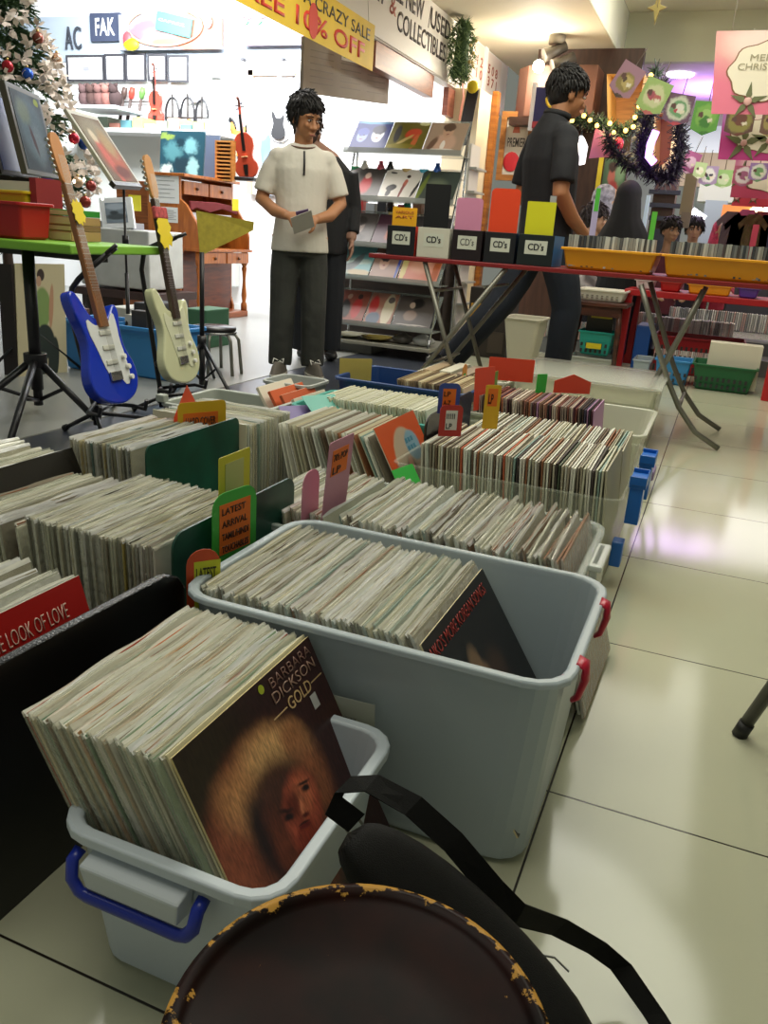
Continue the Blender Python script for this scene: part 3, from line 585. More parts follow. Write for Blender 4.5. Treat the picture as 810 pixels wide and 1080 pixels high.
# the receipt behind the small tub
rc = MB().slab((-.43, .925, .175), (.082, .006, 0), (0, -.006, .055), .0004); r0 = thing('receipt', 'printed paper slip standing between the small tub and the large one', 'paper slip', (-.39, .925, .17))
rc.build('paper', mat('#b9bcae', rough=.6), r0)
for k in range(4): text(('INVOICE CASH SALE', 'NO 1 JALAN', 'TOTAL AMOUNT', 'THANK YOU')[k], r0, mat('#5a5c58'), (-.425, .9245-k*.0, .215-k*.011), (1, .07, 0), (0, -.1, 1), .05, .005, lift=.002)

# ------------------------------------------------------------------ round stool in the foreground
sx, sy, sh, sr = -.1414, .3911, .33, .1385
stl = thing('round_stool', 'round dark lacquered stool with a worn gold-flecked rim in the foreground', 'stool', (sx, sy, 0))
def lacquer():
    m = bpy.data.materials.new('worn_lacquer'); m.use_nodes = True; nt = m.node_tree; b = nt.nodes['Principled BSDF']; L = nt.links.new
    tc = nt.nodes.new('ShaderNodeTexCoord'); sp = nt.nodes.new('ShaderNodeVectorMath'); sp.operation = 'MULTIPLY'; sp.inputs[1].default_value = (1, 1, 0); L(tc.outputs['Object'], sp.inputs[0])
    ln = nt.nodes.new('ShaderNodeVectorMath'); ln.operation = 'LENGTH'; L(sp.outputs[0], ln.inputs[0])
    ed = nt.nodes.new('ShaderNodeMapRange'); ed.inputs[1].default_value = .120; ed.inputs[2].default_value = .136; ed.inputs[4].default_value = .19; L(ln.outputs['Value'], ed.inputs[0])
    n = nt.nodes.new('ShaderNodeTexNoise'); n.inputs['Scale'].default_value = 42; n.inputs['Detail'].default_value = 7; n.inputs['Roughness'].default_value = .65; L(tc.outputs['Object'], n.inputs['Vector'])
    n3 = nt.nodes.new('ShaderNodeTexNoise'); n3.inputs['Scale'].default_value = 9; L(tc.outputs['Object'], n3.inputs['Vector'])
    s = nt.nodes.new('ShaderNodeMath'); s.operation = 'ADD'; L(n.outputs['Fac'], s.inputs[0]); L(ed.outputs[0], s.inputs[1])
    s2 = nt.nodes.new('ShaderNodeMath'); s2.operation = 'MULTIPLY_ADD'; L(n3.outputs['Fac'], s2.inputs[0]); s2.inputs[1].default_value = .22; L(s.outputs[0], s2.inputs[2])
    th = nt.nodes.new('ShaderNodeMapRange'); th.inputs[1].default_value = .79; th.inputs[2].default_value = .815; L(s2.outputs[0], th.inputs[0])
    n2 = nt.nodes.new('ShaderNodeTexNoise'); n2.inputs['Scale'].default_value = 14; n2.inputs['Detail'].default_value = 6; L(tc.outputs['Object'], n2.inputs['Vector'])
    r = nt.nodes.new('ShaderNodeValToRGB'); r.color_ramp.elements[0].position = .4; r.color_ramp.elements[0].color = (*hexc('#0e0403'), 1); r.color_ramp.elements[1].position = .75; r.color_ramp.elements[1].color = (*hexc('#280b06'), 1); L(n2.outputs['Fac'], r.inputs[0])
    mx = nt.nodes.new('ShaderNodeMix'); mx.data_type = 'RGBA'; L(th.outputs[0], mx.inputs[0]); L(r.outputs[0], mx.inputs[6]); mx.inputs[7].default_value = (*hexc('#b98a3e'), 1)
    L(mx.outputs[2], b.inputs['Base Color']); b.inputs['Roughness'].default_value = .36; b.inputs['Specular IOR Level'].default_value = .10
    return m
MB().lathe([(.08, sh-.045), (sr-.008, sh-.045), (sr-.001, sh-.038), (sr, sh-.006), (sr-.002, sh), (sr-.008, sh+.001), (sr-.013, sh-.003), (sr-.018, sh-.006), (.06, sh-.009), (.002, sh-.010)], (sx, sy, 0), seg=72).build('seat', lacquer(), stl)
dk = wood('#3a1a10', '#1c0b07', rough=.3)
for k in range(4):
    a = PI/4+k*PI/2; MB().tube([(sx+.075*math.cos(a), sy+.075*math.sin(a), sh-.045), (sx+.105*math.cos(a), sy+.105*math.sin(a), 0)], [.014, .010], seg=10).build('leg', dk, stl)
MB().tube([(sx+.092*math.cos(a*PI/12), sy+.092*math.sin(a*PI/12), .12) for a in range(24)], .006, closed=True).build('foot_ring', dk, stl)

# ------------------------------------------------------------------ black shoulder bag with its strap
bg = thing('shoulder_bag', 'black nylon shoulder bag with a loose strap slumped beside the round stool', 'bag', (-.10, .66, 0))
nyl = mat('#0d0c0a', rough=.6, spec=.2, bump=.25, bscale=900)
rings = []
P0 = [Vector((-.262, .640, .262)), Vector((-.235, .645, .245)), Vector((-.185, .645, .205)), Vector((-.130, .640, .165)), Vector((-.070, .625, .130)), Vector((-.010, .600, .100)), Vector((.020, .565, .085))]
wv = [(.020, .014), (.036, .026), (.052, .036), (.060, .044), (.062, .050), (.058, .050), (.040, .040)]
for p, (a, b) in zip(P0, wv):
    d = Vector((.8, -.10, -.55)).normalized(); u = Vector((.25, .80, .35)); u = (u-d*u.dot(d)).normalized(); w = d.cross(u)
    rings.append([p+u*(a*(abs(math.cos(t))**.6)*(1 if math.cos(t) > 0 else -1))+w*(b*(abs(math.sin(t))**.6)*(1 if math.sin(t) > 0 else -1)) for t in [2*PI*k/20 for k in range(20)]])
MB().loft(rings).build('bag_body', nyl, bg, subsurf=1)
rb = [W(376, 868, Z=.25), W(352, 850, Z=.27), W(362, 828, Z=.285), W(392, 826, Z=.288), W(436, 850, Z=.275), W(478, 888, Z=.245), W(520, 938, Z=.205), W(548, 965, Z=.17), W(590, 978, Z=.12), W(630, 1000, Z=.075), W(655, 1020, Z=.045), W(690, 1070, Z=.02), W(715, 1110, Z=.006)]
wd = [(.3, .9, .3)]*3+[(.2, .95, .2), (.35, .8, .35), (.4, .75, .4), (.5, .6, .5), (.3, .4, .9), (.5, .7, .3), (.6, .6, .2), (.7, .5, .1), (.8, .4, 0), (.8, .3, 0)]
MB().ribbon(rb, [Vector(x) for x in wd], .0135, .0018).build('strap', mat('#0a0a08', rough=.6, spec=.15, bump=.3, bscale=1200), bg)
q = W(372, 873, Z=.235); MB().tube([q+Vector((.012*math.cos(a*PI/6), .003, .012*math.sin(a*PI/6))) for a in range(12)], .0018, closed=True, seg=6).build('strap_ring', mat('#8f8f8a', rough=.3, metal=.9), bg)
MB().tube([W(560, 1005, Z=.135), W(585, 1010, Z=.125), W(600, 1025, Z=.12)], .0012, seg=5).build('piping', mat('#6a6a66', rough=.4), bg)
# grey steel tubular leg at the right edge belongs to a folding table outside the picture
ft = thing('folding_table', 'grey metal folding table whose single leg stands at the right edge', 'table', (.18, 1.5, 0))
gs = mat('#63625c', rough=.35, metal=.6)
MB().tube([(.180, 1.50, .012), (.300, 1.50, .40), (.42, 1.50, .74)], .0125, seg=12).build('leg', gs, ft)
MB().tube([(.1775, 1.50, .0), (.186, 1.50, .030)], .0145, seg=12).build('foot_cap', mat('#1d1c1a'), ft)
MB().tube([(1.05, 1.50, .0), (.74, 1.50, .74)], .0125, seg=12).build('leg', gs, ft)
MB().bb(.40, 1.3, 1.2, 1.8, .74, .765).build('tabletop', mat('#8a857c'), ft, bevel=.003)
# ------------------------------------------------------------------ long CD table with crossed legs
TY, TZ = 4.00, .757
tb = thing('folding_table', 'long red-edged folding table on crossed grey tube legs carrying the CD boxes', 'table', (-.7, 4.3, 0))
MB().bb(-1.72, .75, TY, TY+.60, TZ-.022, TZ).build('tabletop', mat('#7e1a1c', rough=.35), tb, bevel=.004)
gt = mat('#7d7b70', rough=.38, metal=.55)
def xlegs(yf, yb, xa, xb, name_parent, curve=True):
    for y in (yf, yb):
        w = [(xa, y, TZ-.02), (xa+.10*(1 if xb > xa else -1), y, .50), (xa+.26*(1 if xb > xa else -1), y, .22), (xa+.40*(1 if xb > xa else -1), y, .07), (xb, y, .012)] if curve else [(xa, y, TZ-.02), (xb, y, .012)]
        MB().tube(w, .0125, seg=10).build('leg', gt, name_parent)
P1 = W(678, 300, Y=4.0)
for y in (4.02, 4.50):
    g_ = [W(px, py, Y=4.02) for px, py in ((676, 300), (684, 330), (694, 368), (704, 400), (716, 430), (733, 456), (757, 477))]
    MB().tube([Vector((p.x, y, max(p.z, .012))) for p in g_], .0125, seg=10).build('leg', gt, tb)
for y in (4.05, 4.53):
    g_ = [W(px, py, Y=4.05) for px, py in ((742, 306), (722, 345), (700, 385), (686, 408), (668, 436), (645, 462))]
    MB().tube([Vector((p.x, y, max(p.z, .012))) for p in g_], .0125, seg=10).build('leg', gt, tb)
q_ = W(716, 430, Y=4.02); MB().tube([(q_.x, 4.02, q_.z), (q_.x, 4.50, q_.z)], .009, seg=8).build('crossbar', gt, tb)
for y in (4.02, 4.50):
    MB().tube([(-1.42, y, TZ-.02), (-1.14, y, .012)], .0125, seg=10).build('leg', gt, tb)
    MB().tube([(-1.00, y, TZ-.02), (-1.52, y, .012)], .0125, seg=10).build('leg', gt, tb)
MB().tube([(-1.36, 4.02, .60), (-1.36, 4.50, .60)], .008, seg=8).build('crossbar', gt, tb)
MB().tube([(-1.10, 4.02, .64), (-1.10, 4.50, .64)], .008, seg=8).build('crossbar', gt, tb)
MB().tube([(-1.34, 4.02, .24), (-1.34, 4.50, .24)], .008, seg=8).build('crossbar', gt, tb)
# CD boxes on the left end
blackp, whitep = mat('#16161a', rough=.35), mat('#c9c6b6', rough=.4)
def cdbox(label, px0, px1, py, m, lab=(0.14, .86), side=None, font_bold=.02):
    a, b = W(px0, py, Y=TY+.01), W(px1, py, Y=TY+.01); w = b.x-a.x; t = thing('cd_box', label, 'CD box', (a.x+w/2, TY+.02, TZ))
    x0, x1, y0, y1, z0, z1 = a.x, b.x-.003, TY+.008, TY+.26, TZ+.001, TZ+.142
    q = MB(); th = .004
    q.bb(x0, x1, y0, y0+th, z0, z1); q.bb(x0, x1, y1-th, y1, z0, z1); q.bb(x0, x1, y0, y1, z0, z0+th)
    q.build('box_shell', m, t, bevel=.0015)
    for s, xx in ((0, x0), (1, x1-th)): MB().bb(xx, xx+th, y0+.002, y1-.002, z0+.002, z1).build('side_panel', side or m, t)
    lw = w*.62; lx = x0+w*.19; lz = z0+.052
    MB().slab((lx, y0-.001, lz), (lw, 0, 0), (0, 0, .062), .0008).build('label_card', mat('#c8cabb', rough=.6), t)
    text("CD's", t, mat('#101010'), (lx+lw*.14, y0-.0015, lz+.018), (1, 0, 0), (0, 0, 1), lw*.72, .032, bold=font_bold)
    for k in range(9): MB().bb(x0+.012, x1-.012, y0+.03+k*.023, y0+.042+k*.023, z0+.005, z0+.128).build('cd_case', mat(('#2b2c30', '#8b8d90', '#4c4f55')[k % 3], rough=.2), t)
    return x0, x1, y0, z0
B = [cdbox('black box lettered CD\'s with a red side, leftmost on the table', 407, 437, 269, blackp, side=mat('#c22e22')),
     cdbox('white box lettered CD\'s under the tall black divider', 439, 473, 271, whitep),
     cdbox('black box lettered CD\'s in thin script, under the pink divider', 475, 507, 275, mat('#1c1013', rough=.35), font_bold=-.005),
     cdbox('black box lettered CD\'s under the vermilion divider', 509, 542, 278, blackp),
     cdbox('black box lettered CD\'s with a blue side, under the yellow divider', 544, 582, 281, mat('#141b1c', rough=.35), side=mat('#2a6a9e'))]
def rise(label, i, f0, f1, z, col, r=.012, note=None, dy=.012):
    x0, x1, y0, z0 = B[i]; w = x1-x0; a = x0+w*f0; ww = w*(f1-f0); h = z-(z0+.006)
    t = thing('divider_card', label, 'divider card', (a+ww/2, y0+dy, z0+.005)); out = [(0, 0), (ww, 0)]
    for k in range(6): q = PI/2*k/5; out.append((ww-r+r*math.cos(q), h-r+r*math.sin(q)))
    for k in range(6): q = PI/2+PI/2*k/5; out.append((r+r*math.cos(q), h-r+r*math.sin(q)))
    MB().prism(out, (0, .002, 0), o=(a, y0+dy, z0+.006)).build('card', mat(col, rough=.4), t)
    if note:
        nw, nh, cc, ls = note
        for j, s in enumerate(ls): text(s, t, mat(cc), (a+ww*.12, y0+dy-.001, z-.03-j*.022), (1, 0, 0), (0, 0, 1), ww*.76, .014, name='handwriting', bold=.01)
rise('orange-yellow handwritten card in the leftmost CD box', 0, .12, .98, .985, '#e8a81c', r=.003, note=(0, 0, '#a8501c', ['VARIOUS', 'ART']))
rise('tall black divider card in the white CD box', 1, .12, .9, 1.10, '#121214', r=.004)
rise('pale pink divider card in the thin-script CD box', 2, .02, .9, 1.045, '#cf87a6', r=.016)
rise('tall vermilion divider card with rounded corners on the fourth CD box', 3, .05, .98, 1.095, '#e2441c', r=.022)
rise('bright yellow divider card in the blue-sided CD box', 4, .12, .92, 1.045, '#d4d01e', r=.004)
# orange trays full of CDs
def cdtray(label, x0, x1, seed, lab):
    t = thing('cd_tray', label, 'tray', ((x0+x1)/2, TY+.17, TZ)); tub_mesh(x0, x1, TY+.012, TY+.34, TZ+.001, TZ+.098, taper=.018, lip=.012, r=.015).build('tray_body', mat('#e09a16', rough=.4), t, bevel=.001)
    rng = random.Random(seed); n = int((x1-x0-.06)/.0118)
    shades = [mat(c, rough=.22) for c in ('#8c8d86', '#5d5f60', '#a9aaa3', '#3f4246', '#c4c5bd', '#777a78', '#4d4a48', '#96938a')]
    me = MB().box((0, 0, 0), (.0102, .124, .140)).mesh('cd_case', shades[0])
    for k in range(n):
        o = bpy.data.objects.new('cd_case', me); C.objects.link(o); o.material_slots[0].link = 'OBJECT'; o.material_slots[0].material = rng.choice(shades)
        o.location = (x0+.036+k*.0118, TY+.105+rng.uniform(-.004, .004), TZ+.0815+rng.uniform(0, .004)); o.rotation_euler = (0, rng.uniform(-.035, .035), 0); tag(o, lab, 'CD', label)
a0, a1, b1 = W(587, 285, Y=4.0).x, W(692, 290, Y=4.0).x, .28
cdtray('orange-yellow tray of CDs nearer the lettered CD boxes', a0, a1, 31, 'clear-cased CD standing in the orange-yellow tray nearer the lettered boxes')
cdtray('orange-yellow tray of CDs cut by the right edge', a1+.006, b1, 32, 'clear-cased CD standing in the orange-yellow tray cut by the right edge')
one('divider_card', MB().bb(-.368, -.345, 4.06, 4.062, TZ+.03, 1.03), mat('#5cb83a'), 'narrow light green card rising between the two orange trays', 'divider card')
one('divider_card', MB().bb(-.855, -.825, 4.15, 4.152, TZ+.03, 1.08), mat('#9d9fa2'), 'narrow grey card rising at the left end of the orange trays', 'divider card')
x = W(629, 215, Y=4.1).x
t = thing('divider_card', 'narrow lavender and green card rising from the first orange tray', 'divider card', (x, 4.1, TZ+.03)); MB().bb(x-.014, x+.014, 4.10, 4.102, TZ+.03, 1.07).build('card', mat('#b4a8cc'), t); MB().bb(x-.008, x+.012, 4.098, 4.0995, 1.02, 1.12).build('green_tab', mat('#4fb43c'), t)
one('divider_card', MB().bb(.06, .085, 4.05, 4.052, TZ+.03, 1.00), mat('#b83a52'), 'narrow crimson card among the CDs near the right edge', 'divider card')

# ------------------------------------------------------------------ things under and behind the table, right side
RY = 6.35
rt = thing('low_table', 'low bright red table behind the long CD table', 'table', (.6, RY+.3, 0)); rm = mat('#a5161c', rough=.35)
zt = W(750, 312, Y=RY).z
MB().bb(-.68, 1.6, RY, RY+.6, zt-.045, zt).build('tabletop', rm, rt, bevel=.004)
MB().bb(-.68, -.62, RY+.01, RY+.07, 0, zt-.045).build('leg', rm, rt, bevel=.003); MB().bb(-.66, -.60, RY+.5, RY+.56, 0, zt-.045).build('leg', rm, rt, bevel=.003); MB().bb(1.5, 1.56, RY+.01, RY+.07, 0, zt-.045).build('leg', rm, rt); 
rp = W(806, 420, Z=0)
one('post', MB().bb(.34, .40, 5.75, 5.81, 0, .74), mat('#b01a20', rough=.35), 'red table leg standing at the right edge by the green basket', 'table leg', bevel=.003)
def basket(label, x0, x1, y0, y1, z0, z1, col, cat='basket', slots=True, taper=.02, name='plastic_basket', lip=.01):
    t = thing(name, label, cat, ((x0+x1)/2, (y0+y1)/2, z0)); tub_mesh(x0, x1, y0, y1, z0, z1, taper=taper, lip=lip, r=.015).build('basket_body', mat(col, rough=.4), t)
    if slots:
        n = int((x1-x0)/.035)
        for r_ in range(2 if z1-z0 < .2 else 3):
            s = MB()
            for k in range(n-1): s.bb(x0+.03+k*.035, x0+.046+k*.035, y0+lip-.001+taper*.35, y0+lip+.02, z0+.02+r_*(z1-z0-.04)/3, z0+.02+(r_+.55)*(z1-z0-.04)/3)
            s.build('slot_row', mat('#2b2b2b' if col != '#dcd8c8' else '#8b8578'), t)
    return t
wx = [W(p, 300, Y=6.3).x for p in (614, 667)]
bt_ = thing('side_table', 'dark brown wooden stool-table with splayed legs under the CD table', 'side table', (-.95, 6.3, 0)); bw = wood('#5a2f20', '#3a1c12')
c0, c1 = W(598, 320, Y=6.1), W(665, 322, Y=6.1); zt2 = c0.z+.03
MB().bb(c0.x, c1.x-.02, 6.08, 6.5, zt2-.03, zt2).build('tabletop', bw, bt_, bevel=.006)
MB().bb(c0.x+.05, c1.x-.06, 6.10, 6.12, zt2-.10, zt2-.03).build('apron', bw, bt_)
for (xx, dx) in ((c0.x+.06, -.035), (c1.x-.07, .02)):
    for yy in (6.12, 6.46): MB().tube([(xx, yy, zt2-.03), (xx+dx*.5, yy, .3), (xx+dx, yy, .0)], [.018, .022, .015], seg=8).build('leg', bw, bt_)
basket('white slotted basket on the dark brown stool-table', wx[0], wx[1]-.01, 6.12, 6.42, zt2+.001, zt2+.085, '#dcd8c8')
for px0, px1, col, lb in ((668, 692, '#cfc6c8', 'small white box'), (694, 722, '#b31c1c', 'red box'), (724, 776, '#e8a01e', 'yellow-orange box'), (778, 806, '#5a3f9c', 'purple box')):
    x0, x1 = W(px0, 302, Y=RY+.05).x, W(px1, 302, Y=RY+.05).x
    basket(lb+' on the low bright red table', x0, x1-.012, RY+.04, RY+.4, zt+.001, zt+.075, col, cat='box', slots=False, name='plastic_box', taper=.012)
a, b = W(610, 345, Y=6.2), W(648, 372, Y=6.2)
tk = basket('teal basket with a yellow tag under the brown stool-table', a.x, b.x-.02, 6.2, 6.45, b.z-.04, a.z-.02, '#1f9a8c')
q = W(618, 364, Y=6.195); MB().bb(q.x, q.x+.11, 6.196, 6.199, q.z-.02, q.z+.02).build('tag', mat('#d6c41e'), tk, label='yellow tag')
one('storage_box', tub_mesh(a.x-.04, b.x+.0, 6.16, 6.5, 0, b.z-.05, taper=.01, lip=.006, r=.01), film('#bfc2ba', .75), 'clear box of CDs under the teal basket', 'storage box')
q0, q1 = W(625, 326, Y=6.28), W(641, 347, Y=6.28); t = thing('cd_case', 'large dark case with a yellow label standing in the teal basket', 'case', (q0.x, 6.3, q1.z)); MB().bb(q0.x-.03, q1.x+.03, 6.28, 6.31, q1.z-.06, q0.z).build('case', mat('#32302c'), t); MB().bb(q0.x, q1.x+.02, 6.276, 6.2795, q0.z-.06, q0.z-.02).build('label', mat('#b8a81e'), t)
a, b = W(690, 352, Y=6.55), W(782, 388, Y=6.55)
rc_ = basket('dark red crate full of upright white CDs under the low table', a.x, b.x, 6.5, 6.9, 0, a.z, '#8e1418', slots=True, name='storage_crate', cat='crate')
m = MB(); rng = random.Random(40); mm = [mat(c, rough=.3) for c in ('#d9d7d0', '#b9b8b2', '#e6e4de', '#8e9090', '#caa9a0')]
for (x0_, x1_, y, z, n) in ((a.x+.03, b.x-.02, 6.58, a.z-.10, 46), (a.x-.05, b.x-.1, 7.1, a.z+.02, 46), (-1.35, -.55, 7.0, .20, 52), (-1.3, -.5, 7.35, .30, 52), (-.4, .6, 7.5, .36, 60)):
    for k in range(n): m.box((x0_+(x1_-x0_)*k/(n-1), y, z+rng.uniform(0, .006)), (.0102, .124, .14), rng.randrange(5))
o = m.build('cd_cases', mm); tag(o, 'white-spined CDs packed on the floor shelves under the low red table', 'CDs', kind='stuff')
one('shelf', MB().bb(-1.40, .65, 6.93, 7.6, .0, .125), mat('#6e6f70'), 'low grey platform holding the white-spined CDs under the red table', 'shelf')
one('shelf', MB().bb(-1.35, .65, 7.28, 7.6, .126, .225), mat('#6e6f70'), 'raised back step of the platform holding the white-spined CDs', 'shelf')
a, b = W(662, 390, Y=6.0), W(728, 418, Y=6.0)
tbl = basket('small sky blue basket on the floor left of the green basket', W(686, 405, Y=5.95).x, W(727, 405, Y=5.95).x, 5.93, 6.2, 0, .17, '#2f80b8')
gx0, gx1 = W(727, 400, Y=5.9).x, W(799, 400, Y=5.9).x
gb_ = basket('dark green slotted basket on the floor holding a white carton', gx0, gx1, 5.88, 6.25, 0, .175, '#0f5a30', taper=.03)
ca = thing('carton', 'white cardboard carton with two finger holes standing in the green basket', 'carton', (gx0+.22, 6.05, .02)); MB().bb(gx0+.09, gx0+.42, 5.97, 6.12, .02, .315).build('carton_body', mat('#cfc9b4', rough=.7), ca, bevel=.002)
for dx in (.16, .34): MB().ball((gx0+dx, 5.968, .10), (.012, .003, .012)).build('finger_hole', mat('#2a2724'), ca)
one('storage_box', MB().bb(W(668, 370, Y=6.6).x, W(684, 370, Y=6.6).x, 6.55, 6.9, 0, .33), mat('#1b4f9a', rough=.4), 'royal blue box standing beside the red table leg', 'storage box', bevel=.006)
one('storage_box', tub_mesh(W(665, 400, Y=6.1).x, W(685, 400, Y=6.1).x, 6.0, 6.3, 0, .14, taper=.01, lip=.006, r=.01), film('#a9b4ba', .7), 'low clear box between the red table leg and the blue basket', 'storage box')
# white tapered bin behind the X legs
bnx = W(560, 350, Y=5.7)
one('bin', tub_mesh(-1.42, -1.14, 5.75, 6.1, 0, .36, taper=.05, lip=.008, r=.03), mat('#c6c2ae', rough=.5), 'cream tapered bin behind the legs of the man in black', 'bin')

# ------------------------------------------------------------------ chrome display rack with albums
DK = thing('display_rack', 'wheeled clear-shelved display rack of facing albums', 'display rack', (-2.3, 5.8, 0))
clr = film('#b9beb8', .45, .12); chrome = mat('#9a9c9c', rough=.2, metal=.9)
X0, X1 = -2.74, -1.88
for x in (X0, X1):
    for y in (5.55, 6.05): MB().tube([(x, y, .06), (x, y, 1.55 if y > 6 else .16)], .010, seg=8).build('upright', chrome, DK)
    MB().tube([(x, 5.55, .14), (x, 6.05, 1.55)], .009, seg=8).build('side_rail', chrome, DK)
for x, y in ((X0, 5.57), (X1, 5.57), (X0, 6.03), (X1, 6.03)):
    w = thing; c = MB(); c.tube([(x-.012, y, .03), (x+.012, y, .03)], .030, seg=14); c.build('caster', mat('#8c8c8a', rough=.25, metal=.7), DK)
pic = {}
def P_(n, base, bl, **k): pic[n] = paint(n, base, bl, **k); return pic[n]
face = lambda cx, cy, s, c, d: [(cx, cy, .13*s, .19*s, 0, c, .12), (cx, cy+.13*s, .15*s, .12*s, 0, d, .15), (cx-.05*s, cy+.02*s, .022*s, .014*s, 0, '#2a2020', .4), (cx+.05*s, cy+.02*s, .022*s, .014*s, 0, '#2a2020', .4), (cx, cy-.09*s, .04*s, .014*s, 0, '#7a3434', .4)]
shelf_rows = [  # (front z, front Y, albums)
    (W(353, 158, Y=5.86).z, 5.86, [('blue album with two pale faces on the top shelf of the rack', P_('a1', '#26306e', face(.25, .50, 1.1, '#7f8cc0', '#3c4a90')+face(.68, .55, 1.25, '#d9dde6', '#12183c')+[(.5, .95, .5, .04, 0, '#5b8ab0', .3)])),
        ('olive album with a red-orange figure, middle of the top shelf', P_('a2', '#6b6420', [(.62, .62, .22, .16, 20, '#c8482c', .2), (.2, .6, .09, .28, 0, '#201c12', .2), (.42, .38, .30, .05, 40, '#c8b06c', .2), (.72, .35, .07, .25, -10, '#c86a3c', .2), (.85, .95, .14, .06, 0, '#cfd09a', .1), (.4, .2, .4, .08, 0, '#8a8030', .3)])),
        ('beige album with a seated portrait, right end of the top shelf', P_('a3', '#a58e7a', [(.5, .35, .3, .3, 0, '#c4a08c', .2)]+face(.52, .72, 1.1, '#c09a82', '#5b4436')+[(.48, .25, .06, .16, 0, '#e8e0d8', .1), (.45, .12, .35, .03, 0, '#d8d0c8', .2), (.2, .3, .08, .25, -20, '#6c5040', .3)]))]),
    (W(360, 208, Y=5.78).z, 5.78, [('dark album with a red figure on the second shelf of the rack', P_('b1', '#4b4440', [(.55, .45, .16, .28, 0, '#a8282c', .3), (.55, .75, .08, .1, 0, '#d8b8a8', .3), (.2, .5, .1, .4, 0, '#6c6660', .5)])),
        ('white album with two small standing figures on the second shelf', P_('b2', '#d3cdc4', [(.28, .40, .14, .10, 20, '#2a2626', .15), (.24, .25, .07, .14, -10, '#2a2626', .15), (.62, .55, .05, .14, -10, '#b0604c', .15), (.58, .30, .035, .24, -6, '#7c3c34', .15), (.66, .78, .05, .05, 0, '#2a1c18', .15), (.94, .4, .04, .3, -14, '#33302e', .2), (.22, .88, .09, .03, 0, '#3a3634', .1)])),
        ('dark grey-green album at the right end of the second shelf', P_('b3', '#3c4640', [(.45, .55, .25, .2, 0, '#66705c', .5), (.08, .4, .06, .5, -10, '#6c7a2c', .3), (.55, .28, .14, .04, 0, '#a8a898', .3)]))]),
    (W(360, 256, Y=5.70).z, 5.70, [('grey album with a dim portrait on the third shelf of the rack', P_('c1', '#57504e', face(.52, .58, 1.3, '#8a7a74', '#3a3230')+[(.55, .2, .25, .14, 0, '#3c3634', .3)])),
        ('plum album with an orange figure on the third shelf', P_('c2', '#4b2a3a', [(.5, .5, .14, .3, -20, '#a8502c', .3), (.65, .3, .2, .12, 30, '#b86a5c', .3)])),
        ('dusky album at the right end of the third shelf', P_('c3', '#3a3638', [(.5, .5, .2, .2, 0, '#6c6058', .5)]))]),
    (W(350, 290, Y=5.62).z, 5.62, [('turquoise album with a grey figure on the fourth shelf of the rack', P_('d1', '#6aa0a4', [(.5, .5, .5, .1, 0, '#a8bcb4', .3), (.6, .45, .09, .34, -24, '#6c7478', .2), (.4, .3, .25, .10, 30, '#5a6468', .25), (.75, .15, .3, .1, 0, '#b0a080', .3)])),
        ('brown album with a dark-haired face, middle of the fourth shelf', P_('d2', '#8a6a5c', face(.4, .55, 1.3, '#b08874', '#2a2024')+[(.93, .5, .05, .5, 0, '#2c3c8c', .1)])),
        ('salmon and cream album at the right end of the fourth shelf', P_('d3', '#b8705c', [(.08, .5, .07, .5, 0, '#c0b070', .1), (.5, .5, .3, .22, 0, '#c89078', .4), (.9, .5, .08, .5, 0, '#a0522c', .1)]))]),
    (W(350, 338, Y=5.56).z, 5.56, [('album with a group of people in red and white on the lowest sloping shelf', P_('e1', '#8c4a3a', [(.2, .45, .12, .3, -10, '#d8cfc4', .2), (.48, .42, .12, .3, 10, '#2c2826', .2), (.75, .45, .12, .32, 0, '#b8302c', .2), (.22, .78, .06, .08, 0, '#a8806c', .2), (.5, .80, .06, .08, 0, '#b08c78', .2), (.76, .82, .06, .08, 0, '#3a2420', .2)])),
        ('album of a red-dressed figure with pale lettering on the lowest sloping shelf', P_('e2', '#9a6a58', [(.2, .6, .16, .3, 0, '#b02c28', .2), (.3, .2, .25, .2, 0, '#4c5a70', .2), (.75, .5, .20, .5, 0, '#c4b89c', .1), (.78, .8, .12, .1, 0, '#5c5450', .1)])),
        ('dark album with a curly-haired figure at the right of the lowest sloping shelf', P_('e3', '#4c4440', [(.5, .78, .17, .15, 0, '#1a1614', .2), (.38, .72, .07, .09, 0, '#b09a88', .2), (.4, .4, .17, .16, 0, '#8a7468', .2), (.5, .12, .4, .02, 0, '#a8a098', .2)]))])]
for ri, (z, y, al) in enumerate(shelf_rows):
    if ri == 4: z -= 0
    c = MB(); c.bb(X0-.02, X1+.02, y-.02, y+.014, z-.012, z-.006); c.bb(X0-.02, X1+.02, y-.022, y-.018, z-.012, z+.022); c.bb(X0-.02, X1+.02, y-.02, y+.20, z-.016, z-.012)
    c.build('shelf', film('#a8aca6', .6, .1), DK)
    s = Vector((0, .20, .235)).normalized()
    MB().slab((X0-.01, y+.010, z-.004), (X1-X0+.02, 0, 0), s*.31, .003).build('back_panel', film('#aab4b0', .35, .1), DK)
    for k, (lb, mt_) in enumerate(al):
        wd_ = (.288 if ri not in (3, 4) else (.32, .22, .30)[k]); x = X0+.002+(k*.288 if ri not in (3, 4) else (0, .325, .55)[k])
        t = thing('album', lb, 'album', (x+wd_/2, y, z)); sh = Vector((.10, 0, 0))*0
        MB().slab((x, y+.004, z+.001), (wd_-.006, 0, 0), s*.285, .003).build('cover', [mt_], t)
base = MB(); base.bb(X0-.02, X1+.02, 5.52, 6.06, .075, .10); base.build('base_shelf', mat('#8f8c80', rough=.3), DK, bevel=.004)
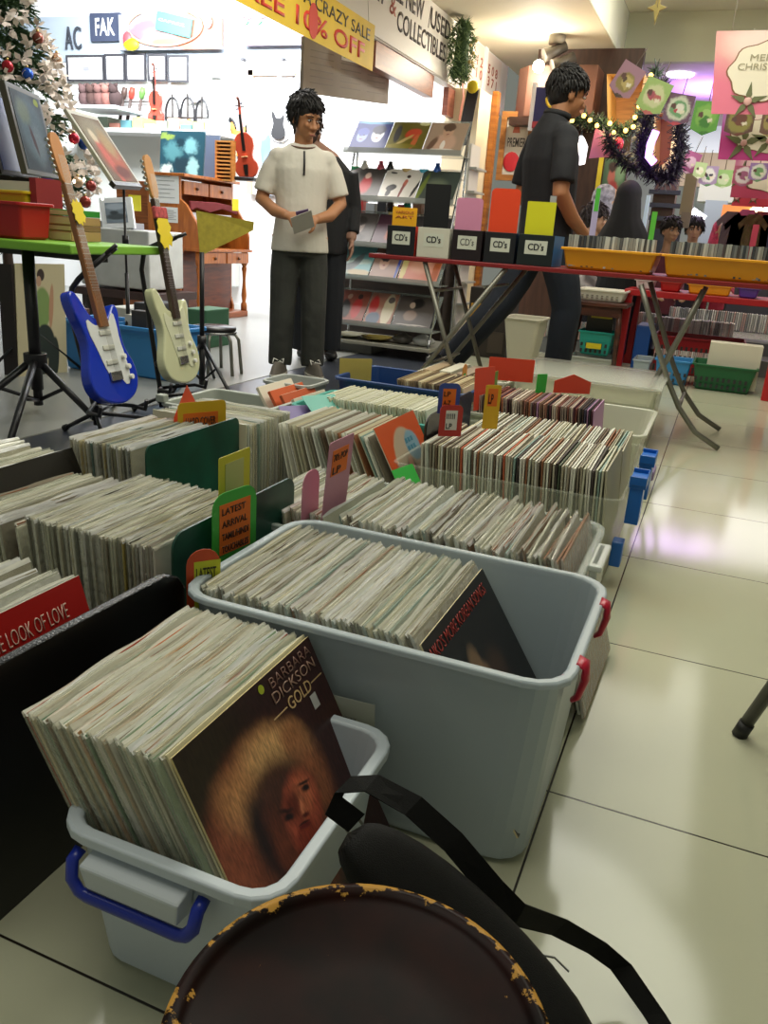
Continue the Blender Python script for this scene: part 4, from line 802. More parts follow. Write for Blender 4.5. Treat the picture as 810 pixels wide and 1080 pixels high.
# bric-a-brac seen between the rack's shelves
bric = [('#2f8c5c', 375, 178, 'green'), ('#b8485c', 402, 172, 'pink'), ('#7fb4d0', 360, 175, 'pale blue'), ('#2a2a2a', 412, 170, 'black'), ('#c8a86c', 430, 170, 'tan'), ('#2a5cb0', 462, 168, 'blue'), ('#45a0c0', 448, 168, 'cyan'), ('#e0ddd4', 385, 172, 'white'), ('#b03c5a', 425, 213, 'rose'), ('#2c8c74', 430, 212, 'sea green'), ('#8898a0', 372, 212, 'grey-blue'), ('#3c3430', 412, 212, 'brown')]
for k, (cl, px, py, nm) in enumerate(bric):
    p = W(px, 172 if py < 200 else 212, Y=5.99); z = W(410, 178 if py < 200 else 216, Y=5.99).z-.05
    t = MB(); t.lathe([(.018, 0), (.028, .01), (.03, .05), (.020, .075), (.014, .085), (.016, .10)] if k % 2 else [(.03, 0), (.036, .02), (.036, .05), (.034, .055), (.0, .056)], (p.x, 5.99, z), seg=14)
    o = t.build('jar' if k % 2 == 0 else 'vase', mat(cl, rough=.25)); off = Vector((p.x, 5.99, z))
    for v in o.data.vertices: v.co -= off
    o.location = off; tag(o, nm+(' vase' if k % 2 else ' jar')+(' behind the second shelf of the rack' if py < 200 else ' behind the third shelf of the rack'), 'ornament')
z2 = sorted(set(round((W(px, py, Y=5.99).z-.05), 3) for _, px, py, _ in bric))
for q in (175, 213):
    zz = W(410, 178 if q < 200 else 216, Y=5.99).z-.05
    MB().bb(X0, X1, 5.94, 6.04, zz-.006, zz-.001).build('rear_shelf', film('#a8aca6', .5, .1), DK)
# bagged stuff and plates on the rack's base
for k, (x, cl, lb) in enumerate(((-2.56, '#b8b49c', 'pale wrapped plate lying on the base of the rack'), (-2.33, '#8c7c3c', 'golden-brown dish lying on the base of the rack'), (-2.12, '#57524c', 'grey wrapped bundle on the base of the rack'), (-1.96, '#b4b6b4', 'crumpled clear bag at the right end of the rack base'))):
    t = MB(); n = 3 if k > 1 else 0
    if k < 2: t.lathe([(.04, 0), (.06, .003), (.125, .022), (.13, .027), (.12, .024), (.05, .008), (.001, .007)], (x, 5.68, .101), seg=24)
    else:
        rng = random.Random(k); rings = []
        for i in range(7): f = i/6; rings.append([Vector((x+(.085*math.sin(PI*(.15+.8*f)))*math.cos(a*PI/8)*rng.uniform(.8, 1.15), 5.66+.07*math.sin(PI*(.15+.8*f))*math.sin(a*PI/8)*rng.uniform(.8, 1.15), .102+.085*f)) for a in range(16)])
        t.loft(rings)
    one('plate' if k < 2 else 'plastic_bag', t, mat(cl, rough=.2), lb, 'plate' if k < 2 else 'bag')
one('storage_box', MB().bb(-2.78, -2.35, 5.62, 5.95, .0, .062), mat('#8c8a84', rough=.5), 'flat grey box under the display rack', 'box', bevel=.004)
dcn = thing('display_counter', 'dark brown counter standing behind the clear-shelved rack', 'counter', (-2.4, 6.5, 0)); MB().bb(-3.05, -2.06, 6.35, 6.75, 0, .92).build('counter_body', wood('#3a2c26', '#251c18'), dcn, bevel=.006); MB().bb(-3.08, -2.04, 6.32, 6.78, .92, .95).build('counter_top', mat('#4c4640', rough=.3), dcn, bevel=.004)
for k in range(9):
    x = -3.0+k*.10; h = (.10, .16, .13, .20, .12)[k % 5]; nm = ('teal', 'red', 'grey', 'black', 'yellow', 'blue', 'brown', 'white', 'green')[k]
    one('packet', MB().bb(x, x+.075, 6.40, 6.50, .951, .951+h), mat(('#3c8c88', '#a83434', '#8c9094', '#26262a', '#c8a83c', '#34509c', '#6c4c38', '#c8c8c4', '#4c8c4c')[k], rough=.4), nm+' packet standing on the dark brown counter behind the rack', 'packet', bevel=.003)
# low cable reel / rack of dark goods right of the display rack, behind the crossed legs
t = thing('shelf_unit', 'tall thin magazine stand with white ridges beside the door frame', 'stand', (-1.93, 6.6, 0)); 
MB().bb(-2.03, -1.99, 6.5, 6.75, 0, 1.55).build('upright', mat('#d9d4cc', rough=.4), t)
for k in range(7): MB().bb(-1.99, -1.93, 6.48, 6.77, .35+k*.17, .365+k*.17).build('ledge', mat('#b4b2ac', rough=.3), t)
t = thing('cabinet', 'dark wooden stand with an orange packet behind the crossed table legs', 'cabinet', (-1.62, 6.3, 0))
MB().bb(-1.80, -1.48, 6.2, 6.5, .0, .52).build('cabinet_body', mat('#2c241f', rough=.5), t, bevel=.004)
MB().bb(-1.78, -1.66, 6.185, 6.199, .25, .40).build('packet', mat('#c8922c'), t, label='orange packet'); MB().bb(-1.62, -1.50, 6.19, 6.199, .04, .20).build('drawer', mat('#453a30'), t)
# ------------------------------------------------------------------ guitars on stands (left)
blackm = mat('#17161a', rough=.4)
STRAT = [(-.02, .0), (.06, .004), (.125, .035), (.158, .09), (.150, .15), (.118, .20), (.108, .245), (.118, .30), (.132, .345), (.120, .375), (.095, .372), (.072, .345), (.045, .325), (-.03, .325),
         (-.06, .345), (-.085, .395), (-.115, .430), (-.142, .425), (-.150, .395), (-.140, .345), (-.118, .290), (-.108, .24), (-.122, .19), (-.150, .13), (-.152, .075), (-.115, .028)]
def chaikin(p, it=2):
    for _ in range(it):
        q = []
        for i in range(len(p)):
            a, b = p[i], p[(i+1) % len(p)]; q += [(a[0]*.75+b[0]*.25, a[1]*.75+b[1]*.25), (a[0]*.25+b[0]*.75, a[1]*.25+b[1]*.75)]
        p = q
    return p
def guitar(label, o, u, v, bodyc, guardc, neckc, metal='#b8b8b4', L=.98):
    t = thing('electric_guitar', label, 'electric guitar', o); o, u, v = Vector(o), Vector(u).normalized(), Vector(v).normalized(); n = u.cross(v).normalized(); u = v.cross(n).normalized()
    A = lambda a, b, c=0: o+u*a+v*b+n*c
    MB().prism(chaikin(STRAT), -n*.044, o=A(0, 0, .022), u=u, v=v).build('body', mat(bodyc, rough=.15, coat=.6), t, bevel=.008)
    g = [(-.09, .33), (-.05, .30), (-.03, .30), (.035, .30), (.06, .33), (.085, .345), (.09, .30), (.085, .24), (.095, .18), (.10, .10), (.07, .06), (.03, .10), (-.03, .11), (-.05, .15), (-.07, .22), (-.095, .28)]
    MB().prism(chaikin(g, 1), -n*.002, o=A(0, 0, .0245), u=u, v=v).build('pickguard', mat(guardc, rough=.3), t)
    pg_ = [c for c in t.children if c.name.startswith('pickguard')][0]
    for b in (.16, .215, .27): MB().slab(A(-.036, b-.009, .030), u*.072, v*.018, .006).build('pickup', mat('#c8c8bc', rough=.3), pg_, bevel=.003)
    MB().slab(A(-.035, .09, .033), u*.07, v*.035, .010).build('bridge', mat(metal, rough=.2, metal=.9), t, bevel=.002)
    for (a, b) in ((.075, .175), (.088, .135), (.092, .095)): MB().tube([A(a, b, .024), A(a, b, .038)], .010, seg=12).build('knob', mat('#e2e0d8', rough=.3), t)
    MB().prism([(-.028, .29), (.028, .29), (.021, .80), (-.021, .80)], -n*.022, o=A(0, 0, .036), u=u, v=v).build('neck', mat(neckc, rough=.35), t, bevel=.004); nk_ = [c for c in t.children if c.name.startswith('neck')][0]
    fb = MB()
    for k in range(20): b = .80-.49*(1-.5**(k/9)); fb.slab(A(-.023, b, .0372), u*.046, v*.0022, .001)
    fb.build('frets', mat(metal, rough=.3, metal=.8), nk_)
    st = MB()
    for k in range(6): a = -.016+k*.0064; st.tube([A(a, .11, .040), A(a, .90, .037)], .0006, seg=3)
    st.build('strings', mat('#c8c8c0', rough=.3, metal=.8), t)
    h = [(-.021, .80), (.021, .80), (.036, .83), (.030, .90), (.024, .96), (.004, L), (-.022, .975), (-.034, .95), (-.038, .92), (-.030, .85)]
    hd_ = MB().prism(chaikin(h, 1), -n*.014, o=A(0, 0, .032), u=u, v=v).build('headstock', mat('#b8793c' if neckc != '#3a2a20' else '#c89058', rough=.35), t, bevel=.002)
    for k in range(6): MB().tube([A(-.030, .835+k*.022, .025), A(-.052, .838+k*.022, .025)], [.004, .007], seg=8).build('tuning_peg', mat(metal, rough=.2, metal=.8), hd_)
    return t, A
t1, A1 = guitar('glossy blue electric guitar with a white pickguard on a black stand', W(124, 427, Y=2.47), (-.12, .99, 0), (-.27, .0, .96), '#1636b4', '#d6d8d6', '#8a5a34')
def yel(label, A, b, cap=True, sz=1.0):
    t = thing('price_tag', label, 'price tag', A(0, b, .05)); pts = []
    for k in range(22): a = 2*PI*k/22; r = (.075 if k % 2 else .052+.008*(k % 3))*sz; pts.append((r*.8*math.cos(a), r*1.05*math.sin(a)))
    o = A(0, b, .048); u = (A(1, 0)-A(0, 0)); v = (A(0, 1)-A(0, 0)); n = u.cross(v)
    MB().prism(pts, -n*.002, o=o, u=u, v=v).build('starburst', mat('#e2c81a', rough=.5), t)
    if cap: MB().slab(A(-.05, b+.055, .050), u*.10, v*.05, .02).build('patterned_cloth', mat('#b0484a', rough=.8, vary=.5, vscale=60), t, bevel=.006)
    return t
yel('plain yellow starburst tag on the neck of the blue guitar', A1, .70, False, sz=.62)
t2_, A2 = guitar('cream white electric guitar on a black stand behind the blue one', W(193, 405, Y=3.10), (-.10, .99, 0), (-.20, 0, .97), '#cfd0a8', '#cdceb0', '#3a2a20')
yel('yellow starburst tag with red patterned cloth on the cream guitar\'s neck', A2, .66)
def stand(label, hub, feet, bend, hook, r=.011, cradle=None, name='guitar_stand'):
    t = thing(name, label, 'guitar stand', (hub[0], hub[1], 0)); H_ = Vector(hub); b = Vector(bend); k = Vector(hook)
    pts = [H_-Vector((0, 0, .05)), H_, b-Vector((0, 0, .05))]+[b+(k-b)*f+Vector((0, 0, .035*math.sin(PI*min(1, f*2+.2)/2)-.0)) for f in (.08, .25, .5, 1.0)]
    MB().tube(pts, r, seg=8).build('post', blackm, t)
    d = (k-b).normalized(); s = Vector((d.y, -d.x, 0)); c = MB(); c.tube([k-s*.03+Vector((0, 0, .035))+d*.03, k-s*.03+Vector((0, 0, .035)), k+s*.03+Vector((0, 0, .035)), k+s*.03+Vector((0, 0, .035))+d*.05], .008, seg=6); c.build('neck_yoke', blackm, t)
    for f in feet:
        f = Vector((f[0], f[1], .012)); lg_ = MB().tube([H_, H_+(f-H_)*.5, f], [.009, .009, .008], seg=8).build('leg', blackm, t); MB().tube([f+(H_-f)*.10, f], [.012, .014], seg=8).build('rubber_foot', mat('#0c0c0c', rough=.6), lg_)
    MB().tube([H_-Vector((0, 0, .03)), H_+Vector((0, 0, .03))], .018, seg=10).build('hub', blackm, t)
    if cradle:
        c0 = Vector(cradle); 
        for sg in (-1, 1): q = c0+Vector((.06*sg*.42, .10*sg, 0)); MB().tube([H_+Vector((0, 0, .04)), q, q+Vector((.07, -.02, .0)), q+Vector((.085, -.03, .04))], .008, seg=8).build('cradle_arm', blackm, t)
        c = H_+(b-H_)*.25; MB().ball(c+Vector((.02, -.02, 0)), .014).build('knob', blackm, t)
    return t
def fl(px, py): p = W(px, py, Z=.01); return (p.x, p.y)
h1 = W(101, 435, Y=2.52)
stand('black folding guitar stand under the blue guitar', h1, [fl(112, 472), fl(68, 452), fl(160, 442), fl(122, 425)], W(73, 312, Y=2.52), W(115, 277, Y=2.58), cradle=A1(0, -.012, -.03))
h2 = W(170, 418, Y=3.12)
stand('black folding guitar stand under the cream guitar', h2, [fl(183, 450), fl(140, 432), fl(232, 412), fl(196, 402)], W(149, 272, Y=3.12), W(186, 259, Y=3.2), cradle=A2(0, -.012, -.03))
t = thing('microphone_stand', 'black tripod post standing right of the cream guitar', 'stand', fl(214, 412)+(0,)); b0 = W(213, 408, Z=.02); tp = W(213, 266, Y=b0.y)
MB().tube([b0, b0+(tp-b0)*.35], .016, seg=10).build('post', blackm, t); MB().tube([b0+(tp-b0)*.35, tp], .012, seg=10).build('post', blackm, t)
hb_ = b0+(tp-b0)*.35; MB().tube([hb_-Vector((0, 0, .03)), hb_+Vector((0, 0, .03))], .024, seg=10).build('hub', blackm, t)
for f in (fl(248, 425), fl(180, 418), fl(226, 398)): MB().tube([hb_, (f[0], f[1], .01)], .009, seg=8).build('leg', blackm, t); MB().tube([b0+Vector((0, 0, .03)), hb_*.55+Vector((f[0], f[1], .01))*.45], .006, seg=6).build('brace', blackm, t)
t = thing('yellow_cloth', 'olive-yellow cloth panel standing in front of the wooden desk', 'cloth', (tp.x, tp.y, tp.z))
qa = [W(207, 222, Y=tp.y+.02), W(268, 234, Y=tp.y+.3), W(267, 243, Y=tp.y+.3), W(211, 270, Y=tp.y+.02)]; dv = Vector((-.006, .006, 0))
MB().add(qa+[p+dv for p in qa], [(0, 1, 2, 3), (7, 6, 5, 4), (0, 4, 5, 1), (1, 5, 6, 2), (2, 6, 7, 3), (3, 7, 4, 0)]).build('cloth', mat('#9a8c2c', rough=.8, vary=.15, vscale=40), t)
# stool behind the stands
P0s = W(226, 346, Y=4.15); t = thing('round_stool', 'low round stool with grey bent-tube legs beside the wooden desk', 'stool', (P0s.x, P0s.y, 0)); zc = P0s.z
MB().lathe([(.10, zc-.02), (.125, zc-.018), (.13, zc), (.125, zc+.012), (.001, zc+.016)], (P0s.x, P0s.y, 0), seg=28).build('seat', mat('#1e1b1c', rough=.3), t)
MB().tube([(P0s.x+.125*math.cos(a*PI/16), P0s.y+.125*math.sin(a*PI/16), zc-.02) for a in range(32)], .008, closed=True).build('seat_ring', chrome, t)
for a in (-.3, .35, 1.9, 3.3, -1.2):
    d = Vector((math.cos(a), math.sin(a), 0)); b_ = Vector((P0s.x, P0s.y, 0)); MB().tube([b_+d*.06+Vector((0, 0, zc-.025)), b_+d*.125+Vector((0, 0, zc-.03)), b_+d*.145+Vector((0, 0, zc-.06)), b_+d*.165+Vector((0, 0, .0))], .010, seg=8).build('leg', mat('#7c7a70', rough=.35, metal=.6), t)
# tripod with green top, red bin and what stands on it
gx = W(31, 290, Y=2.75).x; t = thing('tripod_table', 'lime green board on a black tripod at the left edge', 'table', (gx, 2.75, 0))
MB().bb(-3.55, -2.33, 2.55, 3.10, .700, .735).build('tabletop', mat('#7fb83a', rough=.5), t, bevel=.006)
MB().tube([(gx, 2.75, .10), (gx, 2.75, .70)], .026, seg=12).build('pole', blackm, t); MB().tube([(gx, 2.75, .03), (gx, 2.75, .2)], .02, seg=12).build('pole', blackm, t)
MB().tube([(gx, 2.75, .20), (gx, 2.75, .26)], .05, seg=12).build('hub', blackm, t, bevel=.003)
for f in (fl(10, 468), fl(98, 440), fl(-40, 440)): MB().tube([(gx, 2.75, .24), (f[0], f[1], .012)], [.017, .013], seg=8).build('leg', blackm, t); MB().tube([(gx, 2.75, .05), ((gx+f[0])/2, (2.75+f[1])/2, .12)], .009, seg=6).build('brace', blackm, t)
MB().bb(-3.5, -2.4, 2.8, 2.84, .665, .699).build('crossbar', mat('#222'.replace('#222', '#222222')), t)
rx = W(50, 240, Y=2.74).x
tt = thing('storage_bin', 'red plastic bin on the lime green board', 'bin', (-3.0, 2.75, .735)); tub_mesh(-3.30, rx, 2.60, 2.80, .736, .878, taper=.012, lip=.012, r=.015).build('bin_body', mat('#a81416', rough=.4), tt, bevel=.001)
tt = thing('storage_bin', 'yellow plastic bin behind the red one on the green board', 'bin', (-3.0, 2.95, .735)); tub_mesh(-3.40, W(48, 215, Y=2.93).x, 2.82, 3.06, .736, .925, taper=.012, lip=.010, r=.015).build('bin_body', mat('#d2b81a', rough=.4), tt, bevel=.001)
MB().bb(-3.36, W(48, 215, Y=2.93).x-.05, 2.86, 3.02, .75, .915).build('contents', mat('#8c7c6c', rough=.7, vary=.4, vscale=20), tt)
t = thing('album', 'cream album with teal lettering standing in the yellow bin', 'album', (-3.05, 2.9, .78)); pa = W(26, 191, Y=2.84)
MB().slab((pa.x-.33, 2.845, .78), (.33, 0, 0), (0, .02, pa.z-.78), .004).build('cover', mat('#c8c8b4'), t); text('BOX', t, mat('#2f7f86'), (pa.x-.22, 2.842, pa.z-.075), (1, 0, 0), (0, .05, 1), .13, .035, bold=.03)
t = thing('book_stack', 'dark red album standing beside the cream one in the yellow bin', 'album', (-2.62, 2.9, .78)); t.name = 'album'; MB().bb(pa.x+.015, pa.x+.05, 2.85, 3.0, .78, .98).build('cover', mat('#8c2426'), t)
for z0, z1, cl, lb in ((.737, .775, '#b08a5c', 'tan book at the bottom of the pile on the green board'), (.776, .800, '#8c6a48', 'brown book second in the pile on the green board'), (.801, .835, '#b48c60', 'light brown book third in the pile on the green board'), (.836, .862, '#2f8c30', 'green book on top of the pile on the green board')):
    x0 = W(53, 245, Y=2.85).x+.0; t = thing('book', lb, 'book', (x0+.08, 2.9, z0)); MB().bb(x0, x0+.125, 2.84, 3.02, z0, z1).build('cover', mat(cl, rough=.6), t, bevel=.002); MB().bb(x0+.004, x0+.121, 2.8385, 2.842, z0+.004, z1-.004).build('pages', mat('#c9b68c'), t)
# two framed prints propped on music stands
def propped(label, bl, br, tl, art, edge, th=.03, backs=()):
    t = thing('framed_print', label, 'framed print', bl); u = br-bl; v = tl-bl
    MB().slab(bl, u, v, th).build('frame', mat(edge, rough=.5), t, bevel=.003); n = u.cross(v).normalized()
    MB().slab(bl+u*.07+v*.06+n*.002, u*.86, v*.88, .002).build('picture', art, t)
    return t, u, v, n
lp1 = paint('old_map', '#3c4852', [(.5, .55, .42, .42, 0, '#566a78', .3), (.6, .35, .2, .25, 0, '#6c7c88', .5), (.3, .75, .2, .14, 0, '#6c7a70', .5), (.45, .4, .05, .2, 20, '#4b3c44', .4), (.85, .93, .08, .05, 0, '#8a9a3c', .2)], rough=.65, grain=.2, spec=.2)
bl, br, tl = W(29, 183, Y=3.20), W(62, 189, Y=3.62), W(4, 84, Y=3.12)
propped('grey-blue framed print propped at the far left before the Christmas tree', bl, br, tl, lp1, '#4c4a40')
propped('dark framed print with a blue strip behind the grey-blue one', bl+Vector((-.14, -.02, -.01)), br+Vector((-.14, .0, -.0)), tl+Vector((-.12, -.02, -.03)), mat('#2a4c9c', rough=.3), '#191818')
m_ = MB(); s0 = (bl+br)/2+Vector((-.05, 0, -.02)); tms = thing('music_stand', 'black music stand holding the grey-blue print', 'music stand', (s0.x, s0.y, .74)); MB().slab(bl+Vector((-.25, -.03, -.045)), br-bl+Vector((.27, .02, 0)), Vector((.0, 0, .035)), .06).build('tray', blackm, tms)
MB().tube([(s0.x-.1, s0.y, 0), (s0.x-.1, s0.y, s0.z)], .010).build('post', blackm, tms)
for f in ((-.3, .1), (.1, .25), (-.1, -.25)): MB().tube([(s0.x-.1, s0.y, .25), (s0.x-.1+f[0], s0.y+f[1], .01)], .008).build('leg', blackm, tms)
lp2 = paint('warm_print', '#6c543e', [(.5, .75, .5, .25, 0, '#8a8068', .4), (.55, .35, .42, .30, 0, '#a85238', .35), (.35, .3, .1, .4, 10, '#c05a48', .3), (.7, .6, .2, .2, 0, '#a08458', .5), (.6, .15, .3, .1, 0, '#6c3024', .4), (.3, .7, .1, .1, 0, '#c8b898', .4)], rough=.65, grain=.25, spec=.2)
bl, br, tl = W(122, 195, Y=3.60), W(150, 197, Y=4.00), W(69, 114, Y=3.52)
propped('reddish-brown framed print tilted on a slim music stand', bl, br, tl, lp2, '#b8b4a0', th=.02)
sp = W(131, 360, Z=0.0); sp = W(131, 215, Y=3.85); t = thing('music_stand', 'slim black music stand under the reddish-brown print', 'music stand', (sp.x, 3.85, 0))
MB().slab(bl+Vector((-.01, -.01, -.02)), br-bl, Vector((.02, .0, .02)), .03).build('tray', blackm, t)
zt_ = bl.z-.01
MB().tube([(sp.x, 3.85, .25), (sp.x, 3.85, zt_)], .007).build('post', blackm, t); MB().tube([(sp.x, 3.85, .10), (sp.x, 3.85, .55)], .011).build('post', blackm, t); MB().tube([(sp.x, 3.85, .70), (sp.x, 3.85, .75)], .018).build('knob', blackm, t)
for f in ((-.25, .05), (.2, .2), (.08, -.25)): MB().tube([(sp.x, 3.85, .3), (sp.x+f[0], 3.85+f[1], .01)], .008).build('leg', blackm, t)
# cardboard figure poster
ps = paint('standing_woman', '#c8bd9c', [(.50, .90, .075, .055, 0, '#3a2c28', .12), (.46, .845, .05, .045, 0, '#c09880', .12), (.52, .61, .17, .18, 0, '#7f9a5c', .10), (.34, .60, .045, .22, 4, '#b88c70', .12), (.70, .62, .045, .2, -8, '#b88c70', .12), (.55, .30, .20, .16, 0, '#26302c', .08), (.46, .13, .11, .20, 4, '#26302c', .08), (.72, .13, .11, .22, -12, '#26302c', .08)], rough=.5, wob=.008)
a, b = W(20, 398, Z=0), W(71, 393, Z=0); hh = W(5, 277, Y=a.y+.06).z
t = thing('cardboard_poster', 'cream cardboard poster of a woman in a green top and dark trousers', 'poster', ((a.x+b.x)/2, (a.y+b.y)/2, 0)); MB().slab(a, b-a, (-.05, .08, hh), .012).build('board', [ps], t)
MB().slab(a+Vector((-.09, -.01, 0)), (.085, .01, 0), (-.05, .06, hh*.99), .02).build('edge_panel', mat('#2c2422', rough=.6), t)
# sky blue crates on the shop floor
def bluebin(label, pxa, pxb, py, Y, z, things_):
    x0, x1 = W(pxa, py, Y=Y).x, W(pxb, py, Y=Y).x; t = thing('storage_crate', label, 'crate', ((x0+x1)/2, Y+.17, 0)); tub_mesh(x0, x1, Y, Y+.36, 0.005, z, taper=.02, lip=.018, lipz=.02, r=.02).build('crate_body', mat('#3d8cd2', rough=.4), t, bevel=.002)
    for k, (dx, w, h, cl, lb, dy) in enumerate(things_):
        q = thing('carton', lb, 'carton', (x0+dx, Y+.1, .03)); MB().box((x0+dx, Y+.06+dy, (z+h)/2), (w, .07, z+h-.04), rz=.1*(k % 3-1)).build('carton_body', mat(cl, rough=.6), q, bevel=.003)
bluebin('sky blue crate beside the cardboard poster', 59, 107, 375, 3.62, .285, ((.10, .10, .08, '#6a4c40', 'brown carton in the blue crate beside the poster', .03), (.24, .10, .05, '#b8b4a8', 'pale carton in the blue crate beside the poster', .1)))
bluebin('sky blue crate between the blue and the cream guitar', 109, 181, 378, 3.66, .285, ((.08, .12, .06, '#cfcbc0', 'white carton in the blue crate between the guitars', .14), (.20, .10, .10, '#3c3838', 'dark carton in the blue crate between the guitars', .04), (.32, .14, .07, '#c0bcb4', 'grey-white carton at the right of the blue crate', .12)))
# white cabinet with records and a framed photo on top
cb = thing('cabinet', 'pale grey cabinet with a row of CDs on top behind the guitars', 'cabinet', (-4.55, 5.7, 0)); z1 = W(120, 241, Y=5.5).z; x0, x1 = W(84, 260, Y=5.5).x, W(157, 260, Y=5.5).x
MB().bb(x0, x1, 5.5, 5.95, .30, z1).build('cabinet_body', mat('#c2c4c0', rough=.35, vary=.08), cb, bevel=.01); MB().bb(x0-.05, x1+.1, 5.45, 6.0, .22, .28).build('base_board', mat('#3a2420'), cb)
for xx in (x0, x1): MB().bb(xx, xx+.05, 5.5, 5.95, 0, .22).build('leg', mat('#2a1c18'), cb)
for k in range(14): 
    o = one('cd_case', MB().box((x0+.10+k*.030, 5.62, z1+.026), (.024, .13, .05)), mat(('#d8d8d4', '#8c8c94', '#5c4c60', '#c0c0c0')[k % 4]), 'CD lying in the row on top of the pale grey cabinet', 'CD', 'CDs on the pale grey cabinet')
pf = thing('photo_frame', 'white-framed photograph leaning on the pale grey cabinet', 'photo frame', (-4.4, 5.53, z1)); fa, fb_, fc = W(108, 241, Y=5.52), W(142, 240, Y=5.52), W(104, 209, Y=5.60)
MB().slab(fa, fb_-fa, fc-fa, .02).build('frame', mat('#e4e8ea', rough=.3), pf, bevel=.002); uu, vv = fb_-fa, fc-fa; nn = uu.cross(vv).normalized()
MB().slab(fa+uu*.17+vv*.17+nn*.002, uu*.66, vv*.66, .001).build('photograph', [paint('photo', '#7c8a96', [(.5, .3, .5, .15, 0, '#4a5258', .3), (.5, .8, .5, .15, 0, '#a8b4c0', .3), (.4, .5, .2, .1, 0, '#3c4448', .4)])], pf)
t = thing('price_tag', 'yellow paper beside the white-framed photograph', 'paper', (W(143, 212, Y=5.7))); q = W(136, 222, Y=5.7); MB().slab(q, (.12, 0, 0), (0, 0, .12), .002).build('paper', mat('#dcd22c'), t)
low = [('#b8b8b0', 'pale parcel'), ('#2c2c30', 'black parcel'), ('#d0ccc4', 'white parcel'), ('#3c6a4c', 'green parcel')]
for k, (cl, nm) in enumerate(low): one('parcel', MB().bb(-4.15+k*.22, -3.97+k*.22, 4.9, 5.2, 0, .22+.05*(k % 2)), mat(cl, rough=.6), nm+' on the floor behind the blue crates, number of its kind by colour'.replace(', number of its kind by colour', ''), 'parcel', bevel=.01)

# ------------------------------------------------------------------ roll-top desk / upright wooden piano
dw = wood('#b86c2c', '#94501e', rough=.35, axis=(8, 8, 1)); dw2 = wood('#a05426', '#7c3e1a', rough=.35)
DX0, DX1, DY0, DY1 = -4.80, -4.27, 6.22, 7.06
dk_ = thing('writing_desk', 'honey-brown wooden roll-top desk with turned front legs', 'desk', (-4.5, 6.6, 0))
side = [(0, 0), (.36, 0), (.36, .10), (.33, .18), (.33, .55), (.36, .60), (.53, .62), (.53, .74), (.50, .84), (.40, .98), (.34, 1.02), (.34, 1.20), (0, 1.20)]
for y in (DY0, DY1-.03): MB().prism(side, (0, .03, 0), o=(DX0, y, 0), u=(1, 0, 0), v=(0, 0, 1)).build('side_panel', dw, dk_, bevel=.004)
MB().bb(DX0, DX0+.02, DY0+.03, DY1-.03, 0, 1.19).build('back_panel', dw2, dk_)
MB().bb(DX0+.02, DX0+.34, DY0+.03, DY1-.03, .04, .60).bb(DX0+.32, DX0+.335, DY0+.03, DY1-.03, .1, .58).build('lower_panel', wood('#7e3c1c', '#5c2a14', rough=.4), dk_)
MB().bb(DX0-.0, DX0+.40, DY0-.02, DY1+.02, 1.20, 1.225).build('top_board', dw, dk_, bevel=.004)
MB().bb(DX0+.02, DX1+.02, DY0-.01, DY1+.01, .60, .625).build('writing_surface', dw, dk_, bevel=.003)
MB().bb(DX0+.02, DX0+.36, DY0+.03, DY1-.03, .74, .76).build('inner_shelf', dw2, dk_)
for y0, y1 in ((DY0+.04, DY0+.41), (DY0+.43, DY1-.04)):
    d = MB().bb(DX0+.33, DX0+.355, y0, y1, 1.06, 1.17).build('drawer', dw, dk_, bevel=.004); MB().ball((DX0+.365, (y0+y1)/2, 1.115), .014).build('knob', mat('#5c3418'), d)
    d = MB().bb(DX1-.02, DX1+.012, y0, y1, .50, .595).build('drawer', dw, dk_, bevel=.004); MB().ball((DX1+.022, (y0+y1)/2, .545), .014).build('knob', mat('#5c3418'), d)
MB().bb(DX0+.30, DX1, DY0+.02, DY1-.02, 0, .06).build('base_rail', dw2, dk_, bevel=.01)
for y in (DY0+.04, DY1-.05): MB().lathe([(.030, .06), (.030, .12), (.018, .14), (.026, .20), (.020, .26), (.014, .34), (.020, .42), (.026, .45), (.018, .47), (.030, .49), (.030, .60)], (DX1-.03, y, 0), seg=14).build('leg', dw, dk_)
rc2 = thing('cloth', 'dark red cloth draped over the shelf of the wooden desk', 'cloth', (-4.45, 6.6, .9)); MB().prism([(0, 0), (.1, .03), (.3, .0), (.5, .04), (.75, .0), (.75, .07), (.4, .09), (0, .08)], (.02, 0, 0), o=(-4.40, 6.26, .93), u=(0, 1, 0), v=(0, 0, 1)).build('cloth_fold', mat('#6c161e', rough=.8), rc2, bevel=.006)
one('paper_sheet', MB().bb(-4.42, -4.41, 6.30, 6.95, .80, .92), mat('#d8d4dc', rough=.6), 'strip of white papers tucked under the dark red cloth on the desk', 'papers')
t = thing('price_tag', 'small yellow tag on the dark red cloth of the desk', 'price tag', W(247, 214, Y=6.7)); q = W(247, 216, Y=6.7); MB().slab(q+Vector((.0, -.03, -.05)), (.02, .07, 0), (0, 0, .10), .002).build('tag', mat('#e0d428'), t)
for (pxa, pya, pxb, pyb, lb) in ((157, 183, 188, 213, 'large white notice with printed lines taped to the desk side'), (170, 219, 187, 234, 'small white notice taped below the large one on the desk side')):
    a, b = W(pxa, pyb, Y=6.21), W(pxb, pya, Y=6.21); t = thing('notice', lb, 'notice', (a.x, 6.21, a.z)); MB().slab((a.x, 6.215, a.z), (b.x-a.x, 0, 0), (0, 0, b.z-a.z), .002).build('paper', mat('#dcdfe0', rough=.6), t)
    for k in range(6): MB().slab((a.x+.02, 6.2125, b.z-.03-(b.z-a.z-.04)*k/6), ((b.x-a.x)*(.8 if k % 2 else .65), 0, 0), (0, 0, .004), .0005).build('text_line', mat('#8a8f94'), t)
